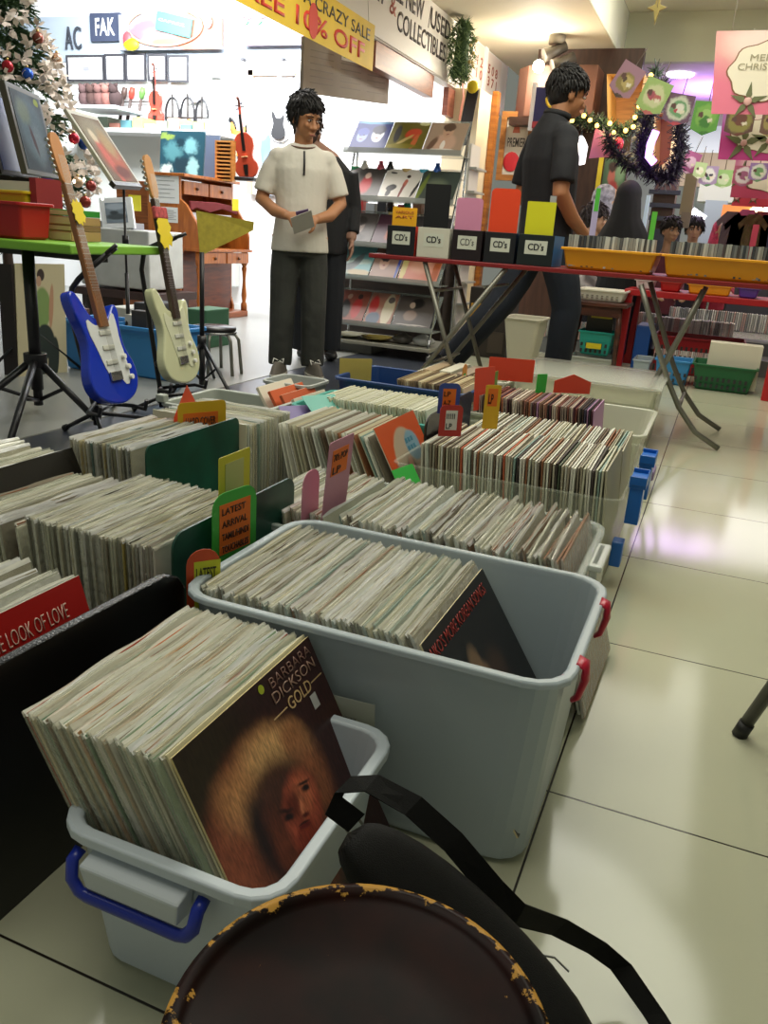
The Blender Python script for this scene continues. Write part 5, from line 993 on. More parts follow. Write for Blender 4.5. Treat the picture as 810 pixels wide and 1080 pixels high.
one('desk_block', MB().bb(-5.2, -4.82, 6.3, 7.0, 0, 1.15), wood('#a4602e', '#7c4420'), 'brown cabinet standing at the back of the honey-brown desk', 'cabinet', bevel=.004)
# things on the desk top
ZT = 1.226
ab = paint('teal_abstract', '#1c4250', [(.3, .6, .2, .2, 0, '#4c8088', .4), (.7, .7, .15, .15, 0, '#6ca0a8', .4), (.5, .3, .2, .15, 0, '#1c3440', .4), (.75, .25, .12, .2, 0, '#86b4b8', .4), (.15, .2, .12, .12, 0, '#c8dcd8', .4), (.15, .88, .16, .07, 0, '#7c9448', .3), (.45, .75, .1, .1, 0, '#14303c', .4)], wob=.12, wscale=9)
a, b = W(168, 188, Y=6.9), W(214, 188, Y=6.9); c = W(168, 137, Y=6.9)
t = thing('canvas_painting', 'teal and navy abstract painting on top of the wooden desk', 'painting', (a.x, 6.9, a.z)); MB().slab(a, (b.x-a.x, 0, 0), (0, .04, c.z-a.z), .02).build('canvas', [ab], t)
a2, b2 = W(215, 188, Y=6.9), W(229, 188, Y=6.9); MB().slab(a2, (b2.x-a2.x, 0, 0), (0, .04, c.z-a.z-.05), .02).build('side_board', mat('#49566c', rough=.5), t)
a, b, c = W(228, 191, Y=6.8), W(246, 191, Y=6.8), W(228, 148, Y=6.8); t = thing('slatted_rack', 'small light wood slatted rack on top of the desk', 'rack', (a.x, 6.8, a.z)); w = b.x-a.x; h = c.z-a.z
MB().bb(a.x, a.x+.02, 6.78, 6.84, a.z, c.z).bb(b.x-.02, b.x, 6.78, 6.84, a.z, c.z).build('frame', wood('#c88a4a', '#a86c30'), t); MB().bb(a.x+.02, b.x-.02, 6.83, 6.84, a.z, c.z).build('back_board', mat('#6a3c18'), t)
for k in range(11): MB().bb(a.x+.02, b.x-.02, 6.775, 6.83, a.z+.005+k*(h-.02)/10, a.z+.018+k*(h-.02)/10).build('slat', wood('#d09a58', '#b07838'), t)
VIO = [(0, 0), (.05, .003), (.085, .03), (.10, .075), (.092, .115), (.068, .135), (.060, .165), (.066, .195), (.078, .22), (.082, .26), (.070, .30), (.04, .33), (0, .338)]
VIO = VIO+[(-a, b) for a, b in VIO[::-1][1:-1]]
def violin(label, o, s, col, u=(1, 0, 0), v=(0, 0, 1), name='violin', stk=True, cat='violin'):
    t = thing(name, label, cat, o); o, u, v = Vector(o), Vector(u).normalized(), Vector(v).normalized(); n = u.cross(v).normalized(); u = v.cross(n)
    A = lambda a, b, c=0: o+(u*a+v*b+n*c)*s
    MB().prism([(a*s, b*s) for a, b in chaikin(VIO, 1)], -n*.035*s, o=A(0, 0, .02), u=u, v=v).build('body', mat(col, rough=.2, coat=.5), t, bevel=.006*s)
    MB().prism([(a*s, b*s) for a, b in ((-.012, .20), (.012, .20), (.010, .46), (-.010, .46))], -n*.010*s, o=A(0, 0, .036), u=u, v=v).build('fingerboard', mat('#1c1614', rough=.3), t)
    MB().prism([(a*s, b*s) for a, b in ((-.010, .33), (.010, .33), (.010, .52), (-.010, .52))], -n*.02*s, o=A(0, 0, .026), u=u, v=v).build('neck', mat(col, rough=.3), t)
    MB().tube([A(0, .51, .02), A(0, .55, .02), A(0, .575, .03), A(0, .575, .05), A(0, .56, .05)], [.010*s, .009*s, .012*s, .012*s, .008*s], seg=8).build('scroll', mat('#5c2a1c', rough=.3), t)
    for k, sg in enumerate((-1, 1, -1, 1)): MB().tube([A(0, .50+.012*k, .02), A(.035*sg, .50+.012*k, .02)], [.003*s, .006*s], seg=6).build('peg', mat('#1c1614'), t)
    MB().slab(A(-.022, .155, .048), u*.044*s, v*.006*s, .028*s).build('bridge', mat('#d8b884'), t); MB().prism([(-.012*s, .02*s), (.012*s, .02*s), (.02*s, .10*s), (-.02*s, .10*s)], -n*.008*s, o=A(0, 0, .036), u=u, v=v).build('tailpiece', mat('#1c1614', rough=.3), t)
    return t
violin('small reddish violin hanging on the back wall between white frames', W(165, 133, Y=7.9), 1.02, '#a8483c')
a, b = W(262, 188, Y=6.9), W(252, 100, Y=6.85); violin('large red-orange violin standing on the desk left of the man', a, (b-a).length/.60, '#b84a34', u=(1, .2, 0), v=(b-a))
one('violin_stand', MB().bb(W(247, 192, Y=6.9).x, W(272, 192, Y=6.9).x, 6.82, 7.0, 1.226, W(260, 187, Y=6.9).z), mat('#1c1a1c'), 'black rest under the large red-orange violin', 'stand', bevel=.01)
# three ukulele necks, a rail, black lyre shapes, electric guitars on the back wall
YW_ = 7.93
for k, (px, c1) in enumerate(((130, '#4c3a34'), (138, '#b83c2c'), (149, '#5c8a44'))):
    a, b = W(px-5, 135, Y=YW_), W(px+2, 92, Y=YW_); t = thing('ukulele', ('dark ukulele neck, leftmost on the wall rail', 'ukulele neck with a red and yellow head on the wall rail', 'ukulele neck with a green head on the wall rail')[k], 'ukulele', a)
    MB().tube([a, a+(b-a)*.72], [.022, .016], seg=6).build('neck', mat('#4a3c38'), t); MB().tube([a+(b-a)*.72, a+(b-a)*.86, b], [.022, .034, .026], seg=8).build('headstock', mat(c1), t)
a, b = W(118, 108, Y=YW_+.03), W(162, 107, Y=YW_+.03); one('wall_rail', MB().tube([a, b], .008), mat('#5c5450', metal=.5), 'thin metal rail across the ukulele necks', 'rail')
for k, (px, py, w, lb) in enumerate(((182, 122, 18, 'black lyre-shaped instrument, leftmost on the back wall'), (198, 122, 18, 'black round-backed instrument in the middle of the back wall'), (213, 122, 15, 'black-and-white curved guitar body on the back wall'))):
    c = W(px, py, Y=YW_); t = thing('wall_instrument', lb, 'instrument', c); R0 = .115 if k < 2 else .10
    MB().tube([c+Vector((R0*.75*math.cos(a*PI/10), 0, R0*1.5*math.sin(a*PI/10))) for a in range(20)], .013, closed=True, seg=6).build('frame', mat('#26262a', rough=.3), t)
    MB().tube([c+Vector((0, 0, -R0*1.5)), c+Vector((0, 0, R0*1.8))], .012).build('bar', mat('#3a3634'), t); MB().tube([c+Vector((-R0*.7, 0, -.02)), c+Vector((R0*.7, 0, -.02))], .010).build('bar', mat('#3a3634'), t)
    MB().ball(c+Vector((.03, -.01, -.08)), (.05, .02, .05)).build('sound_box', mat(('#b88c78', '#c07848', '#e4e4e6')[k]), t)
def wallguitar(label, px, pyt, pyb, w, bc, nc, Y=YW_):
    a, b = W(px-2, pyb, Y=Y), W(px, pyt, Y=Y); t = thing('electric_guitar', label, 'electric guitar', a); L = (b-a).length; s = L/.98; v = (b-a).normalized(); u = Vector((1, 0, 0)); n = u.cross(v)
    MB().prism([(p*s, q*s) for p, q in chaikin(STRAT, 1)], -n*.04*s, o=a, u=u, v=v).build('body', mat(bc, rough=.2), t, bevel=.005); MB().prism([(-.026*s, .29*s), (.026*s, .29*s), (.021*s, .82*s), (-.021*s, .82*s)], -n*.02, o=a-Vector((0, .02, 0)), u=u, v=v).build('neck', mat(nc), t)
    MB().prism([(-.03*s, .82*s), (.03*s, .82*s), (.03*s, .95*s), (0, .98*s), (-.035*s, .93*s)], -n*.015, o=a-Vector((0, .015, 0)), u=u, v=v).build('headstock', mat(nc), t)
    MB().prism([(p*s*.7, q*s*.8+.03*s) for p, q in STRAT], -n*.002, o=a-Vector((0, .022, 0)), u=u, v=v).build('pickguard', mat('#26262a' if bc != '#1e1e22' else '#d08a3c'), t)
    q = b+Vector((.03, .03, .01)); MB().tube([q, q+Vector((0, -.06, 0))], .018).build('wall_hook', mat('#3a3a40'), t)
wallguitar('sunburst guitar with black edge hanging left of the large violin', 254, 64, 168, 30, '#1e1e22', '#8c8c96')
wallguitar('white guitar with a black pickguard hanging behind the man', 296, 64, 150, 26, '#e6e8ea', '#b8bcc4')
# framed sheets
for k, (x0, x1, y0, y1, lb) in enumerate(((72, 110, 58, 86, 'wide white framed sheet, leftmost on the back wall'), (112, 132, 57, 86, 'thin black-framed sheet second from the left on the back wall'), (134, 154, 56, 86, 'thin black-framed sheet third from the left on the back wall'), (157, 176, 57, 86, 'thin black-framed sheet above the small violin'), (178, 199, 58, 87, 'pale grey-framed sheet right of the small violin'), (221, 234, 60, 82, 'small thin-framed sheet near the hanging guitar'), (203, 215, 84, 108, 'small grey-framed sheet above the curved guitar'), (309, 318, 76, 106, 'narrow framed sheet just right of the man\'s hair'))):
    a, b = W(x0, y1, Y=7.97), W(x1, y0, Y=7.97); a.z = W(x0, y1, Y=7.97).z; w, h = b.x-a.x, b.z-a.z; t = thing('picture_frame', lb, 'picture frame', a); fm = mat('#3c3c42' if k < 5 else '#8c9098')
    f = MB()
    for (p, q, r_, s_) in ((0, w, 0, .02), (0, w, h-.02, h), (0, .02, .02, h-.02), (w-.02, w, .02, h-.02)): f.bb(a.x+p, a.x+q, 7.95, 7.97, a.z+r_, a.z+s_)
    f.build('frame', fm, t); MB().slab((a.x+.02, 7.962, a.z+.02), (w-.04, 0, 0), (0, 0, h-.04), .004).build('sheet', mat('#eef0f2', rough=.4), t); MB().slab((a.x+w*.45, 7.956, a.z+h*.4), (w*.16, 0, 0), (0, 0, h*.16), .001).build('print', mat('#9a9cac'), t)
a, b = W(96, 44, Y=7.95), W(127, 13, Y=7.95); t = thing('picture_frame', 'dark blue-framed square with three tall white letters', 'picture frame', a); w, h = b.x-a.x, b.z-a.z
MB().slab((a.x, 7.94, a.z), (w, 0, 0), (0, 0, h), .03).build('frame', mat('#3a4258'), t, bevel=.004); text('FAK', t, mat('#eef2f6', rough=.4), (a.x+w*.18, 7.938, a.z+h*.2), (1, 0, 0), (0, 0, 1), w*.64, h*.62, bold=.02)
for k, (s, px) in enumerate((('A', 69), ('C', 78))):
    a = W(px, 52, Y=7.96); t = thing('wall_letter', 'dark letter '+s+' on the high blue-grey wall', 'wall letter', a); text(s, t, mat('#3c4048'), (a.x, 7.955, a.z), (1, 0, 0), (0, 0, 1), .10, .22, th=.02)
# painted sign board with the oval ring and a tilted teal plate
a, b = W(126, 53, Y=7.9), W(234, 12, Y=7.9); w, h = b.x-a.x, b.z-a.z
sg = paint('beach_board', '#8d929c', [(.80, .45, .26, .6, 0, '#9c6656', .06), (.22, .55, .12, .35, -20, '#786c76', .3), (.42, .4, .14, .2, 20, '#a8868a', .4), (.50, .2, .2, .12, 0, '#b87c60', .4), (.14, .30, .06, .12, 0, '#c85a60', .2)], wob=.06)
t = thing('wall_sign', 'painted wall sign with an orange oval ring and a tilted teal plate', 'sign', a); MB().slab((a.x, 7.9, a.z), (w, 0, 0), (0, 0, h), .03).build('board', [sg], t)
c = Vector((a.x+w*.46, 7.885, a.z+h*.62)); MB().tube([c+Vector((w*.36*math.cos(k*PI/24), 0, h*.52*math.sin(k*PI/24))) for k in range(48)], .012, closed=True, seg=6).build('oval_ring', mat('#e0a088'), t)
u = Vector((math.cos(-.2), 0, math.sin(-.2))); v = Vector((math.sin(.2), 0, math.cos(.2))); o = Vector((a.x+w*.42, 7.87, a.z+h*.70)); MB().slab(o-Vector((.05, 0, .05)), u*.34*w, v*.52*h, .012).build('teal_plate', mat('#4ca49c'), t); text('CAPREZ', t, mat('#b8e0dc'), o+u*.0+v*.05-Vector((.02, .001, .02)), u, v, .32*w-.08, .50*h-.14, bold=.02)
MB().ball((a.x+w*.88, 7.875, a.z+h*.72), (.05, .01, .06)).build('white_disc', mat('#e8ecee'), t); MB().ball((a.x+w*.14, 7.87, a.z+h*.14), (.10, .02, .06)).build('yellow_shape', mat('#e2d018'), t); MB().ball((a.x+w*.10, 7.875, a.z+h*.30), (.06, .02, .07)).build('red_shape', mat('#c84850'), t)
# second painted panel behind the banner, door with a blue figure
a, b = W(254, 48, Y=7.9), W(292, 12, Y=7.9); t = thing('wall_panel', 'mauve framed panel with white swirls below the yellow banner', 'wall panel', a); MB().slab((a.x, 7.9, a.z), (b.x-a.x+.3, 0, 0), (0, 0, b.z-a.z), .03).build('panel', mat('#a48c9c'), t); MB().slab((a.x+.06, 7.895, a.z+.05), (.3, 0, 0), (0, 0, .16), .002).build('green_field', mat('#4c8a68'), t)
for k in range(6): q = a+Vector((.05+.05*k, -.02, .22+.05*(k % 3))); MB().tube([q+Vector((.035*math.cos(j*PI/5), 0, .035*math.sin(j*PI/5))) for j in range(10)], .008, closed=True, seg=5).build('swirl', mat('#e8e4d8'), t)
a, b = W(262, 150, Y=7.95), W(312, 74, Y=7.95); t = thing('poster', 'wood-framed picture of a pale blue winged figure on the back wall', 'picture', a); w, h = b.x-a.x, b.z-a.z
MB().bb(a.x, a.x+.06, 7.92, 7.96, a.z-.5, b.z).bb(a.x, b.x, 7.92, 7.96, b.z-.05, b.z).build('frame', mat('#cfae94'), t); MB().slab((a.x+.06, 7.955, a.z-.5), (w-.06, 0, 0), (0, 0, h+.45), .005).build('picture', [paint('blue_figure', '#eef1f6', [(.30, .62, .16, .18, 0, '#c8d4e4', .3), (.32, .70, .10, .09, 0, '#ecd8c0', .3), (.30, .40, .14, .24, 0, '#6c9ae0', .3), (.36, .15, .12, .2, 10, '#88aee8', .4), (.25, .58, .1, .08, 0, '#f0c8a0', .4)], wob=.04)], t)
# fluffy dark toys on the ledge behind the tree
a = W(88, 100, Y=7.5)
one('shelf', MB().bb(W(78, 110, Y=7.5).x, W(128, 110, Y=7.5).x, 7.4, 7.9, W(100, 112, Y=7.5).z-.03, W(100, 112, Y=7.5).z), mat('#d8dce0', rough=.5), 'pale ledge carrying the dark plush toys behind the tree', 'shelf')
for k in range(5):
    p = W(90+k*8, 104, Y=7.5); one('plush_toy', MB().ball(p+Vector((0, 0, .0)), (.075, .07, .085)).ball(p+Vector((.0, -.03, .08)), (.05, .05, .05)).ball(p+Vector((.035, -.03, .12)), .02).ball(p+Vector((-.035, -.03, .12)), .02), mat(('#5a4444', '#4a3430', '#6c4c48', '#8a5c54', '#3c2c2c')[k], rough=.9, bump=.6, bscale=120), ('grey-brown plush toy, leftmost on the pale ledge', 'dark brown plush toy second from left on the pale ledge', 'mauve-brown plush toy in the middle of the ledge', 'reddish-brown plush toy right of the middle on the ledge', 'near-black plush toy, rightmost on the pale ledge')[k], 'toy')
t = thing('shelf_unit', 'white wall shelf stack with stored goods below the ukuleles', 'shelf', (-6.2, 7.6, 0)); za = W(150, 136, Y=7.6).z
MB().bb(W(60, 140, Y=7.6).x, W(232, 140, Y=7.6).x, 7.55, 7.95, za-.04, za).build('shelf_board', mat('#dcdfe0'), t); MB().bb(W(60, 140, Y=7.6).x, W(232, 140, Y=7.6).x, 7.9, 7.98, .2, za-.04).build('back_board', mat('#cfd2ce'), t)
xa = W(80, 140, Y=7.6).x
for k in range(12): one('box_file', MB().bb(xa+k*.15, xa+k*.15+.13, 7.60, 7.85, za+.001, za+.05+.03*(k % 3)), mat(('#b8c46c', '#d0d4d0', '#8c9c8c', '#c88c7c', '#5c8a94')[k % 5], rough=.6), 'small coloured box lying on the white wall shelf under the ukuleles', 'box', 'boxes on the white wall shelf')

# ------------------------------------------------------------------ Christmas tree
TC = Vector((-4.62, 4.45, 0)); t = thing('christmas_tree', 'green Christmas tree with pale blossoms and tinsel at the left edge', 'christmas tree', TC)
rng = random.Random(77); HT = 2.55; R_ = lambda z: (.80*(1-(z-.55)/(HT-.55))**.7 if z > .95 else .36)*.92+.02
fo, bl_ = MB(), MB()
for i in range(620):
    z = .65+(HT-.70)*rng.random()**1.1; a = rng.uniform(0, 2*PI); r1 = R_(z)*rng.uniform(.75, 1.05); st_ = TC+Vector((0, 0, z+.10)); en = TC+Vector((r1*math.cos(a), r1*math.sin(a), z-.06)); d = (en-st_)
    for k in range(26):
        f = .3+.7*k/26; p = st_+d*f; q = Vector((rng.uniform(-1, 1), rng.uniform(-1, 1), rng.uniform(-.6, 1))).normalized(); e = p+(q*.045+d.normalized()*.05); s = q.cross(d).normalized()*.009
        fo.add([p-s, p+s, e+s*.3, e-s*.3], [(0, 1, 2, 3)], 0 if k % 3 else 1)
fo.build('foliage', [mat('#2f4a2c', rough=.6), mat('#48663a', rough=.6)], t)
for i in range(300):
    z = .75+(HT-.85)*rng.random(); a = rng.uniform(-2.6, .6); r1 = R_(z)*1.0; c = TC+Vector((r1*math.cos(a), r1*math.sin(a), z-.03))
    for k in range(7):
        q = Vector((rng.uniform(-1, 1), rng.uniform(-1, 1), rng.uniform(-1, 1))).normalized(); s = q.orthogonal().normalized()*.018; bl_.add([c, c+q*.03+s, c+q*.06, c+q*.03-s], [(0, 1, 2, 3)])
bl_.build('blossoms', mat('#e8dcd0', rough=.6), t, label='pale fabric blossoms'); MB().tube([TC, TC+Vector((0, 0, HT-.1))], [.04, .01]).build('trunk', mat('#4a3428'), t)
orn = [(29, 78, '#2a5ec8', 'shiny blue bauble high on the tree'), (8, 70, '#b02430', 'dark red bauble left of the blue one'), (2, 165, '#a82028', 'red bauble low at the left edge'), (78, 146, '#b01c34', 'crimson bauble right of the grey-blue print'), (88, 152, '#2a4c9c', 'navy bauble beside the crimson one'), (96, 196, '#8c3a34', 'brown-red bauble below the navy one'), (90, 213, '#a04438', 'coppery bauble lowest by the photo frame'), (82, 192, '#d8b898', 'champagne bauble by the guitar headstock'), (40, 40, '#8c4a3c', 'bronze bauble near the top of the tree'), (60, 62, '#c8a084', 'gold bauble at the tree\'s right edge'), (50, 190, '#5c34a8', 'violet bauble under the grey-blue print'), (56, 198, '#d0a02c', 'amber bauble near the violet one')]
for px, py, cl, lb in orn:
    d = W(px, py, Y=1)-Vector((0, 0, CAM_H)); best = None
    for k in range(200):
        Y = 3.5+k*.008; p = W(px, py, Y=Y); r = math.hypot(p.x-TC.x, p.y-TC.y)
        if r < R_(max(.3, min(2.5, p.z)))*1.02: best = p; break
    p = best or W(px, py, Y=4.2)
    b = thing('bauble', lb, 'bauble', p-Vector((0, 0, .035))); q_ = MB().ball(p, .035, 14, 10).build('ball', mat(cl, rough=.12, metal=.4), b); MB().tube([p+Vector((0, 0, .033)), p+Vector((0, 0, .046))], .008).build('cap', mat('#b8a060', metal=.8, rough=.3), q_)
fm_ = mat('#fff0d0', emit=6.0)
for k in range(40):
    z = .6+(HT-.7)*rng.random(); a = rng.uniform(-2.4, .5); r1 = R_(z)*1.04; one('fairy_light', MB().ball(TC+Vector((r1*math.cos(a), r1*math.sin(a), z-.04)), (.009, .009, .013), 6, 4), fm_, 'tiny warm-white bulb glowing on the Christmas tree', 'fairy light', 'fairy lights on the tree')
# ------------------------------------------------------------------ painted signs on the fascia (they look to +X)
SX = -2.415
def xrect(X, ya, yb, z0, z1): return (X, ya, z0), (0, yb-ya, 0), (0, 0, z1-z0)
ink, rink = mat('#3a3230', rough=.6), mat('#b46450', rough=.6)
t = thing('fascia_sign', 'long white fascia sign lettered ALL NEW / USED over COLLECTIBLES', 'sign', (SX, 6, 2.1))
MB().slab(*xrect(SX+.006, 3.5, 7.55, 2.07, 2.515), .006).build('board', mat('#eeeae0', rough=.5), t)
def fx(s, px0, py0, px1, z0, h, m):
    y0, y1 = W(px0, py0, X=SX).y, W(px1, py0+(px1-px0)*.5, X=SX).y; text(s, t, m, (SX+.008, y0, z0), (0, 1, 0), (0, 0, 1), y1-y0, h, bold=.02)
yA = [W(p, q, X=SX+.008).y for p, q in ((384, 10), (411, 30), (413, 22), (470, 66), (411, 0), (425, 5), (428, 5), (449, 20), (452, 18), (456, 24), (457, 20), (475, 45))]
text('MUSIC,', t, ink, (SX+.008, 4.45, 2.29), (0, 1, 0), (0, 0, 1), .68, .125, bold=.02)
text('ART', t, ink, (SX+.008, yA[0], 2.27), (0, 1, 0), (0, 0, 1), yA[1]-yA[0]-.1, .125, bold=.02)
text('&', t, rink, (SX+.008, yA[1]-.02, 2.25), (0, 1, 0), (0, 0, 1), .12, .11, bold=.01)
text('COLLECTIBLES', t, ink, (SX+.008, yA[2]+.10, 2.18), (0, 1, 0), (0, 0, 1), yA[3]-yA[2]-.12, .125, bold=.015)
text('ALL NEW', t, ink, (SX+.008, yA[4]-.02, 2.345), (0, 1, 0), (0, 0, 1), yA[7]-yA[4]-.03, .13, bold=.02)
text('/', t, ink, (SX+.008, yA[7]+.06, 2.33), (0, 1, 0), (0, 0, 1), .05, .15)
text('USED', t, ink, (SX+.008, yA[9]-.04, 2.345), (0, 1, 0), (0, 0, 1), yA[11]-yA[9]+.02, .13, bold=.02)
t = thing('fascia_sign', 'white sign of dull red lines of lettering beyond the wreath', 'sign', (SX, 7.9, 2.1)); MB().slab(*xrect(SX+.008, 7.60, 8.60, 2.12, 2.50), .006).build('board', mat('#e6d8cc', rough=.5), t)
for r_, s in enumerate(('1 2 5 5 0 8', '1 0 0 3 7 1')): text(s, t, rink, (SX+.010, 7.78, 2.33-.10*r_), (0, 1, 0), (0, 0, 1), .70, .08, bold=.02)
t = thing('fascia_strip', 'red strip light box under the far white sign', 'strip', (SX, 8, 2.05)); MB().bb(SX+.0, SX+.05, 7.72, 8.55, 2.04, 2.10).build('strip', mat('#c03448', rough=.4), t)
# yellow sale banner
BX = -2.30
y0, y1 = W(232, -10, X=BX).y, W(394, 55, X=BX).y; zb = W(392, 75, X=BX).z; zt3 = W(394, 26, X=BX).z
t = thing('sale_banner', 'yellow sale banner with red lettering hanging from the ceiling', 'banner', (BX, (y0+y1)/2, zb))
MB().slab((BX, y0-.6, zb), (0, y1-y0+.6, 0), (0, 0, zt3-zb), .003).build('banner_sheet', mat('#e8c22c', rough=.5, vary=.12, vscale=3), t)
hh = zt3-zb; text("IT'S A CRAZY SALE", t, mat('#3c3420'), (BX+.001, y0+.55, zb+hh*.60), (0, 1, 0), (0, 0, 1), y1-y0-.62, hh*.26, bold=.01)
text('FREE 10% OFF', t, mat('#d8402c'), (BX+.001, y0+.08, zb+hh*.14), (0, 1, 0), (0, 0, 1), y1-y0-.22, hh*.36, bold=.02)
c = Vector((BX+.003, y0+(y1-y0)*.52, zb+hh*.36)); MB().prism([(.055*math.cos(k*PI/10), .085*math.sin(k*PI/10)) for k in range(20)], (-.002, 0, 0), o=c, u=(0, 1, 0), v=(0, 0, 1)).build('red_oval', mat('#d03c2c'), t)
for y in (y0+.1, y1-.1): MB().tube([(BX, y, zt3), (BX-.05, y, 2.55)], .002, seg=4).build('cord', mat('#d8d4c8'), t)
# notice boards below the fascia
t = thing('notice_board', 'taupe notice board with faint printed columns below the yellow banner', 'board', (-2.6, 5, 1.75))
def xpanel(X, pa, pb, drop, name, m, parent, th=.02):
    A_, B_ = W(*pa, X=X), W(*pb, X=X); return MB().add([A_, B_, B_+Vector((0, 0, -drop)), A_+Vector((0, 0, -drop)), A_-Vector((th, 0, 0)), B_-Vector((th, 0, 0)), B_+Vector((-th, 0, -drop)), A_+Vector((-th, 0, -drop))], [(0, 3, 2, 1), (4, 5, 6, 7), (0, 1, 5, 4), (3, 7, 6, 2), (0, 4, 7, 3), (1, 2, 6, 5)]).build(name, m, parent), A_, B_
o, A_, B_ = xpanel(-2.56, (321, 38), (412, 62), .30, 'board', mat('#8f8378', rough=.6, vary=.15, vscale=5), t)
d1 = (B_-A_)
for k in range(3):
    for j in range(6): q = A_+d1*(.06+.32*k)+Vector((.002, 0, -.06-.035*j)); MB().add([q, q+d1*.24, q+d1*.24-Vector((0, 0, .006)), q-Vector((0, 0, .006))], [(0, 1, 2, 3)]).build('text_line', mat('#6c625c'), t)
q = A_+d1*.38+Vector((.004, 0, .02)); MB().add([q, q+d1*.30, q+d1*.30-Vector((0, 0, .10)), q-Vector((0, 0, .10))], [(0, 1, 2, 3)]).build('sticker_ground', mat('#e0dcd4'), t); q = q+Vector((.002, 0, -.015))+d1*.02
for k, cl in enumerate(('#2c9c4c', '#6c3c5c')): MB().add([q+d1*.13*k, q+d1*(.12+.13*k), q+d1*(.12+.13*k)-Vector((0, 0, .07)), q+d1*.13*k-Vector((0, 0, .07))], [(0, 1, 2, 3)]).build('coloured_square', mat(cl), t)
t = thing('sign_beam', 'reddish-brown beam under the white fascia sign', 'beam', (-2.5, 6.4, 2.0)); MB().bb(-2.50, -2.425, W(396, 48, X=-2.43).y, W(457, 85, X=-2.43).y, 1.90, 2.055).build('beam', wood('#a4623e', '#7c4428'), t)
t = thing('wall_panel', 'small reddish-brown panel with a ribbon below the wreath', 'panel', (-2.43, 7.4, 1.9)); MB().bb(-2.47, -2.425, W(474, 78, X=-2.43).y, W(494, 100, X=-2.43).y, 1.83, 2.04).build('panel', wood('#9c5c48', '#7c4434'), t)
# wreath
wc = W(487, 55, X=-2.30); t = thing('wreath', 'slim evergreen swag with ribbon hanging between the two white signs', 'wreath', wc); rng = random.Random(5); m = MB()
for k in range(900):
    zz = rng.uniform(-1, 1); a = rng.uniform(0, 2*PI); rr_ = math.sqrt(max(0, 1-zz*zz)); p = wc+Vector((.09*rr_*math.cos(a), .16*rr_*math.sin(a), .23*zz)); q = Vector((rng.uniform(-1, 1), rng.uniform(-1, 1), rng.uniform(-1, .6))).normalized(); s = q.orthogonal().normalized()*.005; m.add([p-s, p+s, p+q*.06], [(0, 1, 2)], k % 2)
m.tube([wc+Vector((0, 0, .2)), wc-Vector((0, 0, .18))], [.05, .07], seg=8, mi=0)
m.build('foliage', [mat('#34502c', rough=.7), mat('#5c7440', rough=.7)], t); MB().ribbon([wc+Vector((.03, 0, -.20)), wc+Vector((.04, .03, -.32)), wc+Vector((.03, .0, -.50))], (0, 1, .1), .03, .002).build('ribbon', mat('#b4705c'), t)
for k in range(6): MB().ball(wc+Vector((.09, rng.uniform(-.1, .1), rng.uniform(-.18, .18))), .014, 8, 5).build('berry', mat('#a89858'), t)
# pinned price tags and hangings by the door frame
t = thing('hanging_scarf', 'dark scarf hanging from a yellow clip by the door frame', 'scarf', W(495, 130, Y=7.15)); q = W(499, 95, Y=7.15); MB().ribbon([q, q+Vector((-.02, 0, -.15)), q+Vector((-.05, 0, -.42))], (1, 0, 0), .05, .012).build('cloth', mat('#2c2826', rough=.8), t); MB().ball(q+Vector((0, -.02, .02)), (.05, .02, .05)).build('clip', mat('#d8c020'), t)
# ceiling spot lamps and hanging star
sp0 = W(588, 40, Z=2.50); t = thing('spot_lamp', 'cluster of ceiling spot lamps above the man in black', 'spot lamp', sp0); MB().tube([sp0+Vector((0, 0, .02)), sp0-Vector((0, 0, .05))], .07, seg=14).build('ceiling_plate', mat('#8a8378', rough=.4), t)
for k, (dx, dz) in enumerate(((-.02, -.12), (.06, -.20))):
    q = sp0+Vector((dx, -.05, dz)); c = MB().tube([q+Vector((.10, .05, .06)), q, q+Vector((-.06, -.035, -.025))], [.040, .045, .055], seg=14).build('lamp_head', mat('#57514a', rough=.4, metal=.4), t); 
q = sp0+Vector((-.13, -.12, -.24)); MB().ball(q+Vector((.02, .02, .01)), .05).build('bulb', mat('#fff4d8', emit=25), t); point('spot_bulb', q, 55, (1, .92, .75), .06)
one('ceiling_lamp', MB().lathe([(.001, 2.900), (.09, 2.900), (.085, 2.875), (.001, 2.865)], (-.35, 3.3, 0), seg=20), mat('#fff2d8', emit=8), 'round recessed ceiling lamp over the aisle', 'lamp')
q = W(693, 8, Y=6.8); t = thing('hanging_star', 'gold star ornament hanging from the raised ceiling', 'ornament', q); out = [((.07 if k % 2 == 0 else .028)*math.cos(PI/2+k*PI/4), (.11 if k % 2 == 0 else .028)*math.sin(PI/2+k*PI/4)) for k in range(8)]
MB().prism(out, (0, .02, 0), o=q, u=(1, 0, 0), v=(0, 0, 1)).build('star', mat('#8c7c44', rough=.3, metal=.5), t, bevel=.003); MB().tube([q, (q.x, q.y, 2.9)], .002, seg=4).build('thread', mat('#8c8474'), t)
